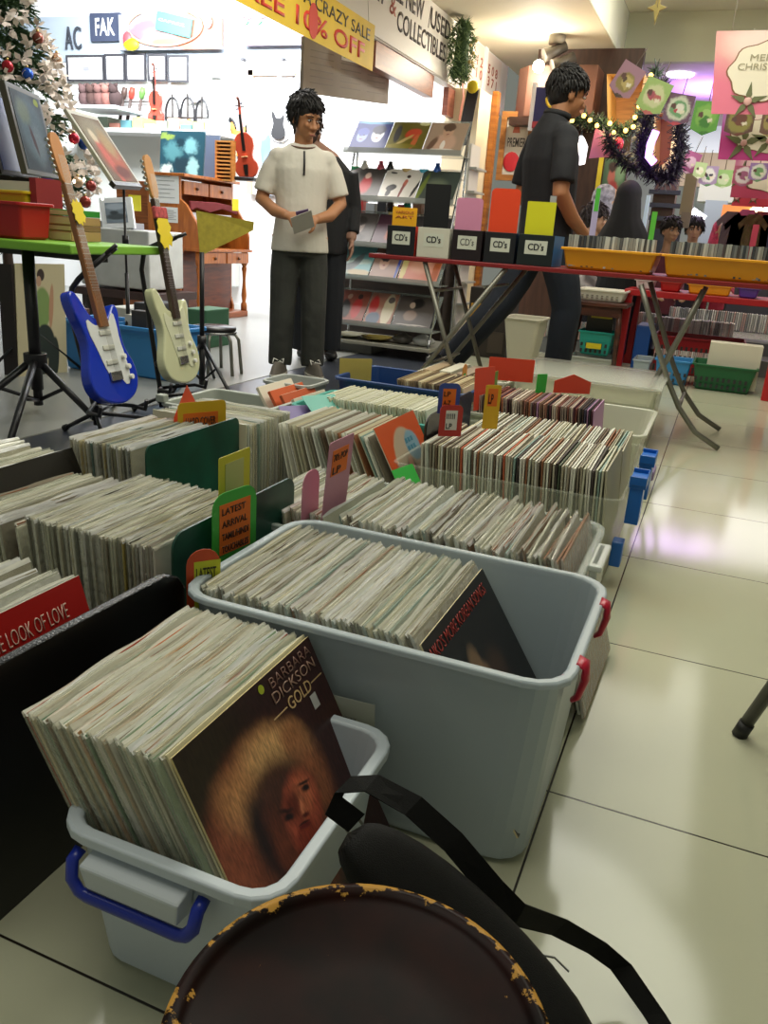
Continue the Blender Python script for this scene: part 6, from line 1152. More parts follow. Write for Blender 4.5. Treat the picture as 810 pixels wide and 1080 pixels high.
# brown speaker-like cabinets hung on the brown wall, framed poster
bwm = wood('#6e4a38', '#52342a', rough=.45, axis=(1, 1, 4)); a, b = W(537, 122, Y=7.75), W(562, 65, Y=7.75); c = W(615, 118, Y=7.75)
t = thing('wall_cabinet', 'reddish-brown boxed wall cabinet hanging above the framed poster', 'cabinet', (a.x+.3, 7.9, a.z)); MB().prism([(0, 0), (.12, -.16), (.72, -.16), (.72, .2), (0, .2)], (0, 0, b.z-a.z-.02), o=(a.x, 7.94, a.z), u=(1, 0, 0), v=(0, 1, 0)).build('cabinet_body', mat('#6c4636', rough=.5, vary=.12, vscale=6), t, bevel=.006)
MB().bb(a.x+.0, a.x+.72, 7.76, 8.14, a.z-.07, a.z-.005).build('base_moulding', wood('#3c241c', '#2c1812'), t)
a, b = W(523, 190, Y=7.9), W(560, 118, Y=7.9); t = thing('framed_poster', 'oak-framed poster reading PREMIER with a red disc', 'poster', a); w, h = b.x-a.x+.05, b.z-a.z; fm = wood('#b07840', '#8c5828')
f = MB().bb(a.x, a.x+.05, 7.88, 7.92, a.z, b.z).bb(a.x+w-.05, a.x+w, 7.88, 7.92, a.z, b.z).bb(a.x+.05, a.x+w-.05, 7.88, 7.92, a.z, a.z+.05).bb(a.x+.05, a.x+w-.05, 7.88, 7.92, b.z-.05, b.z); f.build('frame', fm, t)
MB().slab((a.x+.05, 7.91, a.z+.05), (w-.1, 0, 0), (0, 0, h-.1), .006).build('sheet', mat('#c4c4bc', rough=.3), t); text('PREMIER', t, mat('#3a3a3a'), (a.x+.07, 7.908, a.z+h*.50), (1, 0, 0), (0, 0, 1), w-.14, .075, bold=.01)
MB().ball((a.x+w*.40, 7.906, a.z+h*.28), (.075, .004, .085), 16, 8).build('red_disc', mat('#b82430'), t); MB().prism([(0, 0), (.07, 0), (.05, .09), (.02, .09)], (0, .002, 0), o=(a.x+w*.35, 7.906, a.z+h*.70), u=(1, 0, 0), v=(0, 0, 1)).build('small_emblem', mat('#b46450'), t)
a, b = W(561, 135, Y=7.4), W(578, 92, Y=7.4); t = thing('display_sign', 'navy sign with a yellow emblem beside the head of the man in black', 'sign', a); MB().slab((a.x, 7.4, a.z), (.30, 0, 0), (0, 0, b.z-a.z), .02).build('board', mat('#2a2a5c', rough=.4), t); MB().bb(a.x-.03, a.x, 7.38, 7.42, a.z-.02, b.z+.03).build('white_edge', mat('#dcdce0'), t); MB().bb(a.x, a.x+.3, 7.385, 7.399, a.z, a.z+.05).build('red_band', mat('#a83a40'), t); MB().tube([(a.x+.15+.05*math.cos(k*PI/8), 7.39, a.z+.22+.06*math.sin(k*PI/8)) for k in range(16)], .012, closed=True).build('yellow_ring', mat('#d8b82c'), t); MB().prism([(0, 0), (.10, .05), (.05, .12)], (0, .01, 0), o=(a.x+.12, 7.39, b.z), u=(1, 0, 0), v=(0, 0, 1)).build('yellow_flag', mat('#d8b02c'), t)
# lantern and pink panel right of the man
q = W(611, 160, Y=7.3); t = thing('lantern', 'white glowing lantern right of the man in black', 'lantern', q); MB().lathe([(.03, -.10), (.06, -.09), (.065, .04), (.03, .10), (.01, .12)], q, seg=14).build('glass_shade', mat('#f4f0f4', emit=1.4), t); MB().tube([q+Vector((0, 0, .12)), q+Vector((0, 0, .34))], .008).build('rod', blackm, t)
a, b = W(621, 167, Y=7.2), W(650, 138, Y=7.2); t = thing('pink_pennant', 'pink slanted panel hanging below the garland', 'pennant', a); MB().prism([(0, 0), (.28, .03), (.16, .18), (.02, .22)], (0, .01, 0), o=a, u=(1, 0, 0), v=(0, 0, 1)).build('panel', mat('#b86a94'), t)
# woman picture behind
a, b = W(632, 212, Y=7.9), W(662, 168, Y=7.9); t = thing('poster', 'green and red portrait poster below the garland', 'poster', a); MB().slab((a.x, 7.9, a.z), (b.x-a.x, 0, 0), (0, 0, b.z-a.z), .01).build('sheet', [paint('portrait_poster', '#4c6c50', [(.4, .6, .16, .2, 0, '#b0685c', .3), (.5, .25, .25, .25, 0, '#a03c3c', .3), (.75, .7, .2, .25, 0, '#7c9c7c', .4), (.4, .82, .2, .12, 0, '#3c2a24', .3)], wob=.06)], t); MB().bb(a.x-.05, a.x-.01, 7.88, 7.9, a.z, b.z+.02).build('yellow_strip', mat('#c8b42c'), t)
# gilt niche and neon niche with garlands
def niche(label, pts, col, glow, Y, deep, gm_):
    A_ = [W(*p, Y=Y) for p in pts]; t = thing('window_niche', label, 'niche', A_[0]); back = [p+Vector((.04, deep, 0)) for p in A_]; n = len(A_)
    MB().add(A_+back, [(i, (i+1) % n, (i+1) % n+n, i+n) for i in range(n)]).build('reveal', mat(col, rough=.5), t); MB().add([p+Vector((0, 0, 0)) for p in back]+[p+Vector((0, .03, 0)) for p in back], [tuple(range(n)), tuple(range(n, 2*n))[::-1]]).build('back_panel', gm_, t); return t, A_
wall_r = MB()
def garland(label, pts, Y, r, n, cols, bulbs=0, bc='#ffc860', seed=1, balls=(), be=5):
    rng = random.Random(seed); P_3 = [W(*p, Y=Y) for p in pts]; t = thing('garland', label, 'garland', P_3[0]); m = MB(); segs = []
    for i in range(len(P_3)-1): segs.append((P_3[i], P_3[i+1], (P_3[i+1]-P_3[i]).length))
    T = sum(s[2] for s in segs)
    def at(f):
        d = f*T
        for a, b, l in segs:
            if d <= l: return a+(b-a)*(d/l)
            d -= l
        return P_3[-1]
    for k in range(n):
        p = at(k/n); q = Vector((rng.uniform(-1, 1), rng.uniform(-1, 1), rng.uniform(-1, 1))).normalized(); s = q.orthogonal().normalized()*.007; e = p+q*r*rng.uniform(.6, 1.1); m.add([p-s, p+s, e+s*.4, e-s*.4], [(0, 1, 2, 3)], k % len(cols))
    m.tube(P_3, .015, seg=5); m.build('tinsel', [mat(c, rough=.45) for c in cols], t)
    for k in range(bulbs): p = at((k+.5)/bulbs)+Vector((rng.uniform(-.03, .03), -r*.8, rng.uniform(-.03, .03))); MB().ball(p, .018, 8, 5).build('bulb', mat(bc, emit=be), t)
    for (px, py, cl) in balls: MB().ball(W(px, py, Y=Y-.1), .05, 12, 8).build('bauble', mat(cl, rough=.2), t)
    return t
niche('gilt-lit wall niche framed by yellow lights', [(640, 78), (680, 78), (672, 122), (641, 140)], '#d8ae66', 1, 7.6, .25, wood('#c48c48', '#9c6830'))
niche('narrow niche lit violet and white inside the purple wreath', [(690, 120), (712, 118), (706, 168), (688, 182)], '#e8c49c', 1, 7.3, .15, mat('#a86c50', rough=.5))
garland('dark green garland with warm bulbs under the gilt niche', [(602, 128), (620, 126), (638, 134), (655, 140), (672, 132), (680, 112), (690, 90), (692, 72)], 7.25, .09, 900, ['#26382a', '#182420', '#34503a'], bulbs=14, seed=3, balls=[(651, 152, '#c82c40')])
nt_ = garland('dark violet garland loop around the narrow glowing niche', [(697, 88), (690, 110), (678, 140), (676, 165), (688, 185), (704, 190), (713, 178), (718, 150), (716, 128)], 7.0, .10, 1500, ['#1c1628', '#14101c', '#2a2038', '#20182c'], bulbs=0, seed=4)
garland('dark hanging garland tail left of the purple wreath', [(640, 142), (648, 160), (662, 172), (672, 180)], 7.1, .09, 500, ['#1e2420', '#2a2030'], seed=5)
a = W(683, 160, Y=6.93); t = thing('neon_tube', 'violet-white neon tube glowing on the purple wreath', 'neon tube', a); MB().tube([W(692, 138, Y=6.92), W(686, 152, Y=6.92), W(684, 165, Y=6.92), W(690, 172, Y=6.92)], .028, seg=10).build('tube', mat('#c48cff', emit=3.5), t); point('neon_glow', a+Vector((0, -.15, 0)), 4, (.62, .25, 1), .25)
point('gilt_glow', W(655, 115, Y=7.1), 9, (1, .72, .3), .05)
q = W(717, 79, Z=2.49); t = thing('ceiling_lamp', 'round white downlight in the purple ceiling', 'lamp', q); MB().lathe([(.001, -.01), (.12, -.01), (.13, 0), (.001, .0)], q, seg=20).build('disc', mat('#ffffff', emit=6), t)
# bunting and hanging posters
nfl = [0]
def flag(label, c, w, h, bg, cols, Y, rot=0, name='bunting_flag'):
    nfl[0] += 1; Y = Y+.025*(nfl[0] % 4)
    p = W(*c, Y=Y); s = p.y/855*.88; w, h = w*s, h*s; t = thing(name, label, 'bunting flag', p); u = Vector((math.cos(rot), 0, math.sin(rot))); v = Vector((-math.sin(rot), 0, math.cos(rot)))
    MB().prism([(-w/2, -h*.32), (0, -h/2), (w/2, -h*.32), (w/2, h/2), (-w/2, h/2)], (0, .004, 0), o=p, u=u, v=v).build('pennant', paint('pennant', bg, [(.5+dx, .5+dy, r_, r_*w/h, 0, cl, .15) for dx, dy, r_, cl in cols]+[(.3, .62, .10, .07, 30, '#5c3c34', .3), (.66, .45, .09, .06, -30, '#e0d8c0', .3), (.5, .06, .5, .05, 0, cols[-1][3], .2)], rough=.5, wob=.10, wscale=7), t)
    MB().tube([p+v*h*.5, p+v*(h*.5+.12)], .003, seg=4).build('string', mat('#5c4c3c'), t)
    return t
flag('mauve and gold pennant nearest the gilt niche', (660, 86), 26, 34, '#a07888', [(0, -.02, .36, '#8c7c44'), (.05, 0, .24, '#b8a464'), (-.08, .05, .10, '#4c3c2c')], 6.4, -.5)
flag('pale green pennant with red strokes beside the mauve one', (689, 103), 28, 34, '#9cb86c', [(0, .05, .38, '#c8cc9c'), (-.1, .05, .16, '#a8505c'), (.14, .02, .12, '#b8605c')], 6.4, -.35)
flag('plum pennant with a white round wreath motif', (715, 116), 27, 30, '#6c4a64', [(0, .04, .42, '#c8ccb8'), (0, .04, .30, '#6c9c6c'), (.05, .06, .16, '#e0dcd0'), (-.1, -.02, .08, '#b84450')], 6.4, -.15)
flag('bright green pennant with leaves', (744, 125), 26, 32, '#5c9c3c', [(0, .08, .40, '#7cb04c'), (0, .1, .22, '#9cc46c'), (0, -.1, .22, '#3c7c2c')], 6.4, -.05)
flag('dark gold-brown pennant under the large pink poster', (780, 129), 27, 26, '#5c3c34', [(0, .05, .42, '#8c8440'), (0, .12, .24, '#6c3c2c')], 6.4, 0)
flag('brown pennant cut by the right edge', (814, 130), 20, 26, '#6c4c3c', [(0, .05, .40, '#9c8c50')], 6.4, 0)
flag('pink pennant at the left of the lower bunting row', (728, 172), 16, 22, '#a85c8c', [(0, .05, .34, '#d8b8cc')], 7.4, -.3)
flag('pale green pennant in the lower bunting row', (738, 180), 12, 16, '#b0c894', [(0, 0, .3, '#e0e4cc')], 7.4, -.1)
flag('violet pennant with a white face motif in the lower bunting row', (747, 186), 18, 20, '#a08cb0', [(0, .04, .38, '#dcdcd8'), (-.1, .05, .10, '#3c3c50'), (.14, .05, .10, '#3c3c50'), (0, -.1, .1, '#5c8c5c')], 7.4, 0)
flag('light green pennant right of the violet one', (763, 189), 16, 18, '#94bc74', [(0, 0, .34, '#c8d8b0')], 7.4, 0)
def poster(label, px0, py0, px1, py1, Y, top, bot, motifs, txt=True):
    a, b = W(px0, py1, Y=Y), W(px1, py0, Y=Y); w, h = b.x-a.x, b.z-a.z; t = thing('hanging_poster', label, 'poster', a)
    sh = W(px0+6, py0, Y=Y).x-a.x
    MB().prism([(0, 0), (w, 0), (w, h), (sh, h)], (0, .006, 0), o=a, u=(1, 0, 0), v=(0, 0, 1)).build('sheet', [paint('pink_poster', bot, [(.5, 1.0, .9, .45, 0, top, .5), (.5, .85, .35, .2, 0, '#f0d8cc', .5)], wob=.05)], t)
    if txt:
        cx, cz, R1, R2 = w*.62, h*.52, w*.50, h*.36; sc1 = [(cx+R1*(1+.05*math.cos(8*k*PI/24))*math.cos(k*PI/24), cz+R2*(1+.05*math.cos(8*k*PI/24))*math.sin(k*PI/24)) for k in range(48)]; sc1 = [(min(p, w-.002), q) for p, q in sc1]
        MB().prism(sc1, (0, .002, 0), o=a-Vector((0, .004, 0)), u=(1, 0, 0), v=(0, 0, 1)).build('scalloped_border', mat('#8c5c3c'), t); sc2 = [(cx+(p-cx)*.96, cz+(q-cz)*.96) for p, q in sc1]; sc2 = [(min(p, w-.001), q) for p, q in sc2]
        MB().prism(sc2, (0, .002, 0), o=a-Vector((0, .006, 0)), u=(1, 0, 0), v=(0, 0, 1)).build('cream_field', mat('#eee4cc'), t)
        if txt != 2: text('MERRY', t, mat('#a09878'), (a.x+w*.38, Y-.010, a.z+h*.64), (1, 0, 0), (0, 0, 1), w*.48, h*.075, lift=.001); text('CHRISTMAS', t, mat('#a09878'), (a.x+w*.24, Y-.010, a.z+h*.53), (1, 0, 0), (0, 0, 1), w*.72, h*.08, lift=.001)
    for k, (fx_, fz, s) in enumerate(motifs):
        q = a+Vector((w*fx_, -.010, h*fz)); m = MB()
        for j in range(5): an = j*2*PI/5+.3; m.prism([(0, 0), (.35*s, .16*s), (s, 0), (.35*s, -.16*s)], (0, .002, 0), o=q, u=(math.cos(an), 0, math.sin(an)), v=(-math.sin(an), 0, math.cos(an)))
        m.build('holly_leaf', mat('#6c7048'), t); MB().ball(q-Vector((0, .004, 0)), (.022, .006, .022)).build('holly_berry', mat('#d8a8a0'), t)
    for xx in (.2*w+sh, .85*w): MB().tube([(a.x+xx, Y, b.z), (a.x+xx, Y, b.z+.5)], .002, seg=4).build('string', mat('#c8c0b0'), t)
    return t
poster('large pink hanging poster reading MERRY CHRISTMAS in a scalloped frame', 750, 31, 850, 120, 5.3, '#e8a8a0', '#e87c94', [(.45, .15, .10)])
poster('second magenta hanging poster with dark holly below the large one', 757, 118, 850, 168, 6.6, '#b468b8', '#c83c8c', [(.30, .35, .14), (.62, .40, .13)], txt=2)
poster('third rose poster with bunting faces lower down', 770, 168, 850, 208, 7.9, '#c86c94', '#c84c6c', [(.12, .55, .12)], txt=2)
poster('lowest coral poster strip above the dark shop front', 771, 203, 850, 217, 8.4, '#d45c64', '#d84858', [(.06, .5, .06), (.3, .5, .06)], txt=False)
flag('round violet motif pennant before the rose poster', (784, 186), 20, 20, '#a8506c', [(0, .04, .40, '#d8d0d0'), (0, .04, .22, '#9c5c7c')], 7.5, 0)
flag('green-centred pennant before the rose poster near the right edge', (800, 182), 18, 18, '#8c6ca0', [(0, .04, .40, '#cfd4c4'), (0, .04, .24, '#6c9c64')], 7.5, 0)
# far shop front: pale wall, beige band, white ledge, glass partition, dark kiosk
def fb(name, label, cat, px0, py0, px1, py1, Y, d, col, **k):
    a, b = W(px0, py1, Y=Y), W(px1, py0, Y=Y)
    if py1 > 245: a.z = 0
    return one(name, MB().bb(a.x, b.x, Y, Y+d, a.z, b.z), mat(col, **k), label, cat)
fb('glowing_wall', 'pale far wall beyond the bunting, brightened by a glow in its surface', 'light panel', 716, 128, 850, 161, 12.6, .1, '#dfe8f0', rough=.5, emit=.5)  # white wall, no lamp: the light on it is put in as emission
fb('wall_panel', 'beige wall band beyond the lower bunting', 'wall panel', 716, 162, 782, 196, 12.4, .1, '#b8a890', rough=.6)
fb('counter_ledge', 'white ledge under the beige wall band', 'ledge', 735, 196, 800, 212, 12.0, .4, '#d4dac8', rough=.5)
fb('glass_partition', 'pale blue-grey partition behind the two women', 'partition', 735, 212, 768, 262, 11.8, .05, '#a6b8ba', rough=.3)
fb('kiosk', 'dark kiosk front at the far right', 'kiosk', 768, 206, 860, 262, 11.2, .3, '#2c2e30', rough=.5)
fb('shop_shelf', 'brown shop shelf unit behind the black-scarfed woman', 'shelf', 680, 186, 716, 262, 10.6, .3, '#5c4436', rough=.5)
for k in range(4): fb('shelf_board', ('lowest', 'second', 'third', 'top')[k]+' dark board of the brown shop shelf', 'shelf board', 684, 243-k*14, 718, 246-k*14, 10.5, .09, '#2c3436')
fb('door_panel', 'bright bluish doorway strip beside the black-scarfed woman', 'door panel', 675, 206, 686, 250, 9.4, .05, '#c8dcec', rough=.4, emit=.3)
fb('column', 'tan fabric column hanging above the two women', 'drape', 716, 172, 738, 226, 9.0, .2, '#9c9078', rough=.8)
fb('board', 'grey-brown board leaning beside the first seated woman', 'board', 716, 224, 729, 240, 8.8, .05, '#8c8074', rough=.7)
for k, (px, py, r_, cl, e, lb) in enumerate(((797, 227, .10, '#ffd8a0', 8, 'glowing amber lamp in the dark kiosk'), (778, 226, .13, '#c87c3c', .8, 'orange lit menu board in the dark kiosk'), (808, 223, .05, '#fff0e0', 10, 'small white lamp at the right edge of the kiosk'))):
    p = W(px, py, Y=11.0); one('kiosk_lamp' if k != 1 else 'menu_board', (MB().ball(p, r_) if k != 1 else MB().bb(p.x-.18, p.x+.14, 11.0, 11.05, p.z-.10, p.z+.10)), mat(cl, emit=e), lb, 'lamp' if k != 1 else 'board')
fl_ = W(733, 232, Y=9.9); one('fluorescent_tube', MB().tube([W(730, 222, Y=9.9), W(743, 231, Y=9.9)], .035), mat('#eef4ff', emit=7), 'slanting white lamp above the woman facing the camera', 'lamp')
# clothes and goods hung at the far right
for k, (px, py, cl, lb) in enumerate(((770, 240, '#5c4c54', 'dull mauve garment'), (778, 244, '#3c5c3c', 'dark green garment'), (786, 238, '#b85c8c', 'pink garment'), (793, 243, '#6c5c3c', 'olive garment'), (802, 240, '#8c3c4c', 'wine-red garment'), (809, 244, '#4c4c6c', 'slate garment'))):
    p = W(px, py, Y=8.6); one('garment', MB().prism([(-.09, -.35), (.09, -.35), (.07, .05), (.11, .0), (.13, .05), (.05, .14), (-.05, .14), (-.13, .05), (-.11, 0), (-.07, .05)], (0, .04, 0), o=p, u=(1, 0, 0), v=(0, 0, 1)), mat(cl, rough=.8), lb+' on the rail by the kiosk', 'garment')
one('clothes_rail', MB().tube([W(762, 228, Y=8.66), W(830, 230, Y=8.66)], .012).tube([W(764, 228, Y=8.66), Vector((W(764, 228, Y=8.66).x, 8.66, 0))], .012), chrome, 'metal rail carrying the garments by the kiosk', 'clothes rail')

# ------------------------------------------------------------------ people
skin = lambda c: mat(c, rough=.55)
def head(bm, M_, hs=1.0):
    """head in its own frame: faces -Y, chin at z=-.11"""
    T = lambda p: M_ @ Vector(p)
    def el(c, r): bm.ball(c, r, 16, 12, M=M_)
    el((0, .012, .035), (.074*hs, .092*hs, .088*hs)); el((0, -.012, -.030), (.061*hs, .070*hs, .070*hs)); el((0, -.040, -.075), (.034*hs, .036*hs, .028*hs))
    bm.tube([T((0, -.070, .020)), T((0, -.088, -.012)), T((0, -.100, -.032)), T((0, -.082, -.042))], [.007, .010, .0145, .008], seg=8)
    for s in (-1, 1):
        el((.014*s, -.085, -.034), (.009, .010, .008)); el((.076*s, .010, -.008), (.009, .020, .030)); el((.034*s, -.066, -.020), (.020, .016, .020)); el((.032*s, -.074, .026), (.024, .012, .007))
    el((0, -.080, -.064), (.024, .012, .006)); el((0, -.078, -.074), (.020, .011, .006))
def face_parts(par, M_, browc='#1c1512', lip='#8a4a40', closed=False):
    for s in (-1, 1):
        MB().ball((.031*s, -.0775, .006), (.0135, .008, .0065), 12, 8, M=M_).build('eye', mat('#d8d0c8', rough=.2), par); MB().ball((.031*s, -.0855, .005), (.0058, .0025, .0058), 10, 6, M=M_).build('iris', mat('#1c120e', rough=.15), par)
        MB().tube([M_ @ Vector((.014*s, -.088, .024)), M_ @ Vector((.032*s, -.089, .029)), M_ @ Vector((.050*s, -.078, .025))], [.0025, .0035, .002], seg=6).build('eyebrow', mat(browc, rough=.8), par)
        MB().tube([M_ @ Vector((.017*s, -.084, .010)), M_ @ Vector((.031*s, -.0875, .014)), M_ @ Vector((.046*s, -.080, .009))], .0015, seg=5).build('eyelid', mat('#3a241c'), par)
    MB().tube([M_ @ Vector((-.022, -.086, -.069)), M_ @ Vector((-.008, -.0925, -.067)), M_ @ Vector((0, -.0925, -.0685)), M_ @ Vector((.008, -.0925, -.067)), M_ @ Vector((.022, -.086, -.069))], [.0025, .0045, .004, .0045, .0025], seg=6).build('lips', mat(lip, rough=.5), par)
def hair(par, M_, col, n=520, L=.045, low=-.02, seed=1, fringe=.0, name='hair', spiky=.5, side=-.03, long_=0):
    rng = random.Random(seed); m = MB(); m.ball((0, .020, .052), (.084, .100, .086), 18, 12, M=M_); m.ball((0, .045, .0), (.074, .072, .075), 14, 10, M=M_)
    for k in range(n):
        a = rng.uniform(0, 2*PI); zz = rng.uniform(-.45, 1); r = math.sqrt(max(0, 1-zz*zz)); d = Vector((r*math.cos(a), r*math.sin(a), zz))
        p = Vector((.080*d.x, .020+.097*d.y, .050+.085*d.z))
        if d.y < -.35 and p.z < .060+fringe: continue
        if p.z < side and d.y < .2: continue
        g = Vector((d.x*.35, -.75*max(0, d.z)-.15, -.9*(1-max(0, d.z))-long_*.4)); g = (g-d*g.dot(d)); g = g.normalized() if g.length > .01 else Vector((0, -1, 0))
        q = (g+d*spiky*.42+Vector((rng.uniform(-.3, .3), rng.uniform(-.3, .3), rng.uniform(-.3, .3)))).normalized(); ll = L*rng.uniform(.6, 1.15); e = p+q*ll-Vector((0, 0, ll*.15))
        m.tube([M_ @ (p-d*.010), M_ @ (p+q*ll*.45+d*.003), M_ @ e], [.0085, .0070, .0012], seg=5)
    return m.build(name, mat(col, rough=.6, bump=.3, bscale=180), par)
def hand(bm, wr, d, palm, side=1, curl=.8, s=1.0):
    """wrist point, pointing direction, palm normal; five bent fingers"""
    d = Vector(d).normalized(); n = Vector(palm).normalized(); n = (n-d*n.dot(d)).normalized(); u = d.cross(n)*side; wr = Vector(wr)
    bm.tube([wr-d*.03, wr, wr+d*.03*s, wr+d*.07*s, wr+d*.090*s], [(.024, .020), (.025, .018), (.034, .018), (.038, .017), (.034, .014)], seg=12, hint=u)
    for k, (off, ln) in enumerate(((-.029, .060), (-.010, .072), (.009, .068), (.027, .052))):
        b = wr+d*.080*s+u*off; l = ln*s; c1, c2 = curl*.6, curl*1.5; p1 = b+(d*math.cos(c1)+n*math.sin(c1))*l*.5; p2 = p1+(d*math.cos(c2)+n*math.sin(c2))*l*.32; p3 = p2+(d*math.cos(c2+.4)+n*math.sin(c2+.4))*l*.25
        bm.tube([b-d*.02, b, p1, p2, p3], [.009, .0095, .009, .0082, .007], seg=8)
    b = wr+d*.030*s-u*.028; p1 = b+(d*.55-u*.7+n*.35).normalized()*.035; p2 = p1+(d*.8-u*.15+n*.5).normalized()*.032; bm.tube([b+u*.01, b, p1, p2], [.011, .012, .0105, .008], seg=8)
def place(root, o, rz): root.location = o; root.rotation_euler = (0, 0, rz)

# man in the pale henley shirt
m1 = thing('person', 'young man in pale grey henley shirt and dark jeans holding a small booklet', 'person')
HM = Matrix.Translation((.012, -.035, 1.475)) @ Matrix.Rotation(math.radians(34), 4, 'Z') @ Matrix.Rotation(math.radians(14), 4, 'X')
b = MB(); head(b, HM); b.tube([(0, .015, 1.27), (.0, .0, 1.34), (.008, -.012, 1.43)], [(.075, .06), (.056, .054), (.052, .054)], seg=14, hint=(1, 0, 0))
b.tube([(0, 0, .78), (0, 0, .9), (0, .0, 1.05), (0, 0, 1.2), (0, .01, 1.29), (0, .01, 1.33)], [(.14, .10), (.135, .10), (.13, .095), (.155, .10), (.15, .08), (.07, .05)], seg=18, hint=(1, 0, 0))
ar = [[(-.155, .01, 1.265), (-.200, .01, 1.16), (-.235, .005, 1.03), (-.155, -.13, .965), (-.085, -.205, .945)], [(.155, .01, 1.265), (.200, .01, 1.16), (.235, .005, 1.03), (.165, -.12, .960), (.085, -.195, .935)]]
for A_ in ar: b.tube(A_, [.042, .046, .041, .036, .027], seg=12)
hand(b, (-.085, -.205, .945), (.85, -.35, -.12), (.2, .75, -.6), side=1, curl=.6); hand(b, (.085, -.195, .935), (-.80, -.42, -.2), (-.2, .7, -.6), side=-1, curl=.7)
for s in (-1, 1): b.tube([(.085*s, 0, .84), (.090*s, -.01, .60), (.092*s, -.005, .42), (.094*s, .015, .22), (.095*s, .02, .06)], [.085, .075, .055, .045, .035], seg=12)
b.build('body', skin('#a8744f'), m1, remesh=.0065, smooth_it=2); face_parts(m1, HM); hair(m1, HM, '#15110f', n=1300, L=.052, seed=2, fringe=.030, spiky=.75, side=-.055)
b = MB(); b.tube([(0, 0, .745), (0, 0, .80), (0, .0, .95), (0, 0, 1.08), (0, 0, 1.20), (0, .008, 1.285), (0, .012, 1.335), (0, .010, 1.352)], [(.178, .135), (.172, .132), (.152, .122), (.155, .118), (.170, .118), (.158, .092), (.095, .068), (.070, .060)], seg=22, hint=(1, 0, 0))
for s in (-1, 1): b.tube([(.09*s, .01, 1.285), (.145*s, .01, 1.262), (.182*s, .01, 1.20), (.208*s, .01, 1.13), (.226*s, .008, 1.07)], [.046, .055, .060, .061, .062], seg=14)
for s in (-1, 1): b.ball((.140*s, .01, 1.262), (.066, .066, .062))
sh_ = mat('#d0cabd', rough=.85, bump=.6, bscale=14); b.build('shirt', sh_, m1, remesh=.009, smooth_it=3)
MB().tube([(.004, -.112, 1.300), (.006, -.126, 1.24), (.006, -.1265, 1.17)], [(.006, .003)]*3, hint=(1, 0, 0), seg=6).build('placket', mat('#1c1c20'), m1, label='dark open placket'); MB().tube([(.075*math.cos(k*PI/12), .002+.066*math.sin(k*PI/12)-.01, 1.338+.018*math.sin(k*PI/12)) for k in range(24)], .0045, closed=True, seg=6).build('neck_cord', mat('#6c4c3c'), m1)
b = MB(); b.tube([(0, .0, .72), (0, 0, .80), (0, 0, .86)], [(.155, .115), (.150, .112), (.145, .105)], seg=18, hint=(1, 0, 0))
for s in (-1, 1): b.tube([(.078*s, 0, .80), (.088*s, -.005, .62), (.096*s, -.010, .42), (.100*s, .0, .22), (.102*s, .005, .09), (.103*s, .0, .055)], [.088, .090, .080, .076, .076, .074], seg=14)
b.build('jeans', mat('#33342f', rough=.85, bump=.7, bscale=16, vary=.35, vscale=5), m1, remesh=.009, smooth_it=3)
for s in (-1, 1):
    c = MB(); M_ = Matrix.Translation((.100*s, -.035, 0)) @ Matrix.Rotation(.28*s, 4, 'Z'); c.loft([[M_ @ Vector((.042*w*math.cos(a*PI/9), -.04+.135*l*math.sin(a*PI/9), z)) for a in range(18)] for z, w, l in ((.0, 1, 1), (.025, 1.03, 1.02), (.03, .95, .97), (.06, .8, .85), (.085, .6, .55))]); shoe_ = c.build('shoe', mat('#5c554c', rough=.7), m1, bevel=.002)
    c = MB(); c.loft([[M_ @ Vector((.045*math.cos(a*PI/9), -.04+.140*math.sin(a*PI/9), z)) for a in range(18)] for z in (0, .022)]); c.build('sole', mat('#b4aea0', rough=.6), shoe_)
    for k in range(4): MB().tube([M_ @ Vector((-.026, -.085+.022*k, .058+.006*k)), M_ @ Vector((0, -.09+.022*k, .070+.007*k)), M_ @ Vector((.026, -.085+.022*k, .058+.006*k))], .004, seg=5).build('lace', mat('#d8d4cc'), shoe_)
    MB().tube([M_ @ Vector((0, -.02, .09)), M_ @ Vector((.03, -.04, .105)), M_ @ Vector((.035, -.07, .085)), M_ @ Vector((0, -.03, .09)), M_ @ Vector((-.03, -.05, .105)), M_ @ Vector((-.03, -.075, .08))], .004, seg=5).build('lace', mat('#d8d4cc'), shoe_)
pm = W(312, 395, Z=0); place(m1, (pm.x, pm.y, .003), math.radians(30)); m1.scale = (.96, .96, .965)
bk = thing('booklet', 'small folded booklet held in the hands of the man in the pale shirt', 'booklet'); MB().slab((-.045, -.275, .845), (.115, -.02, .05), (-.025, -.04, .085), .004).build('cover', mat('#9c988c', rough=.4), bk); MB().slab((-.040, -.272, .848), (.100, -.018, .045), (-.018, -.035, .078), .008).build('inner_pages', mat('#6c6c60'), bk); MB().slab((-.03, -.262, .915), (.07, -.01, .02), (-.01, -.02, .05), .01).build('purple_cover', mat('#5c4468'), bk); place(bk, (pm.x, pm.y, .003), math.radians(30)); bk.scale = (.96, .96, .965)
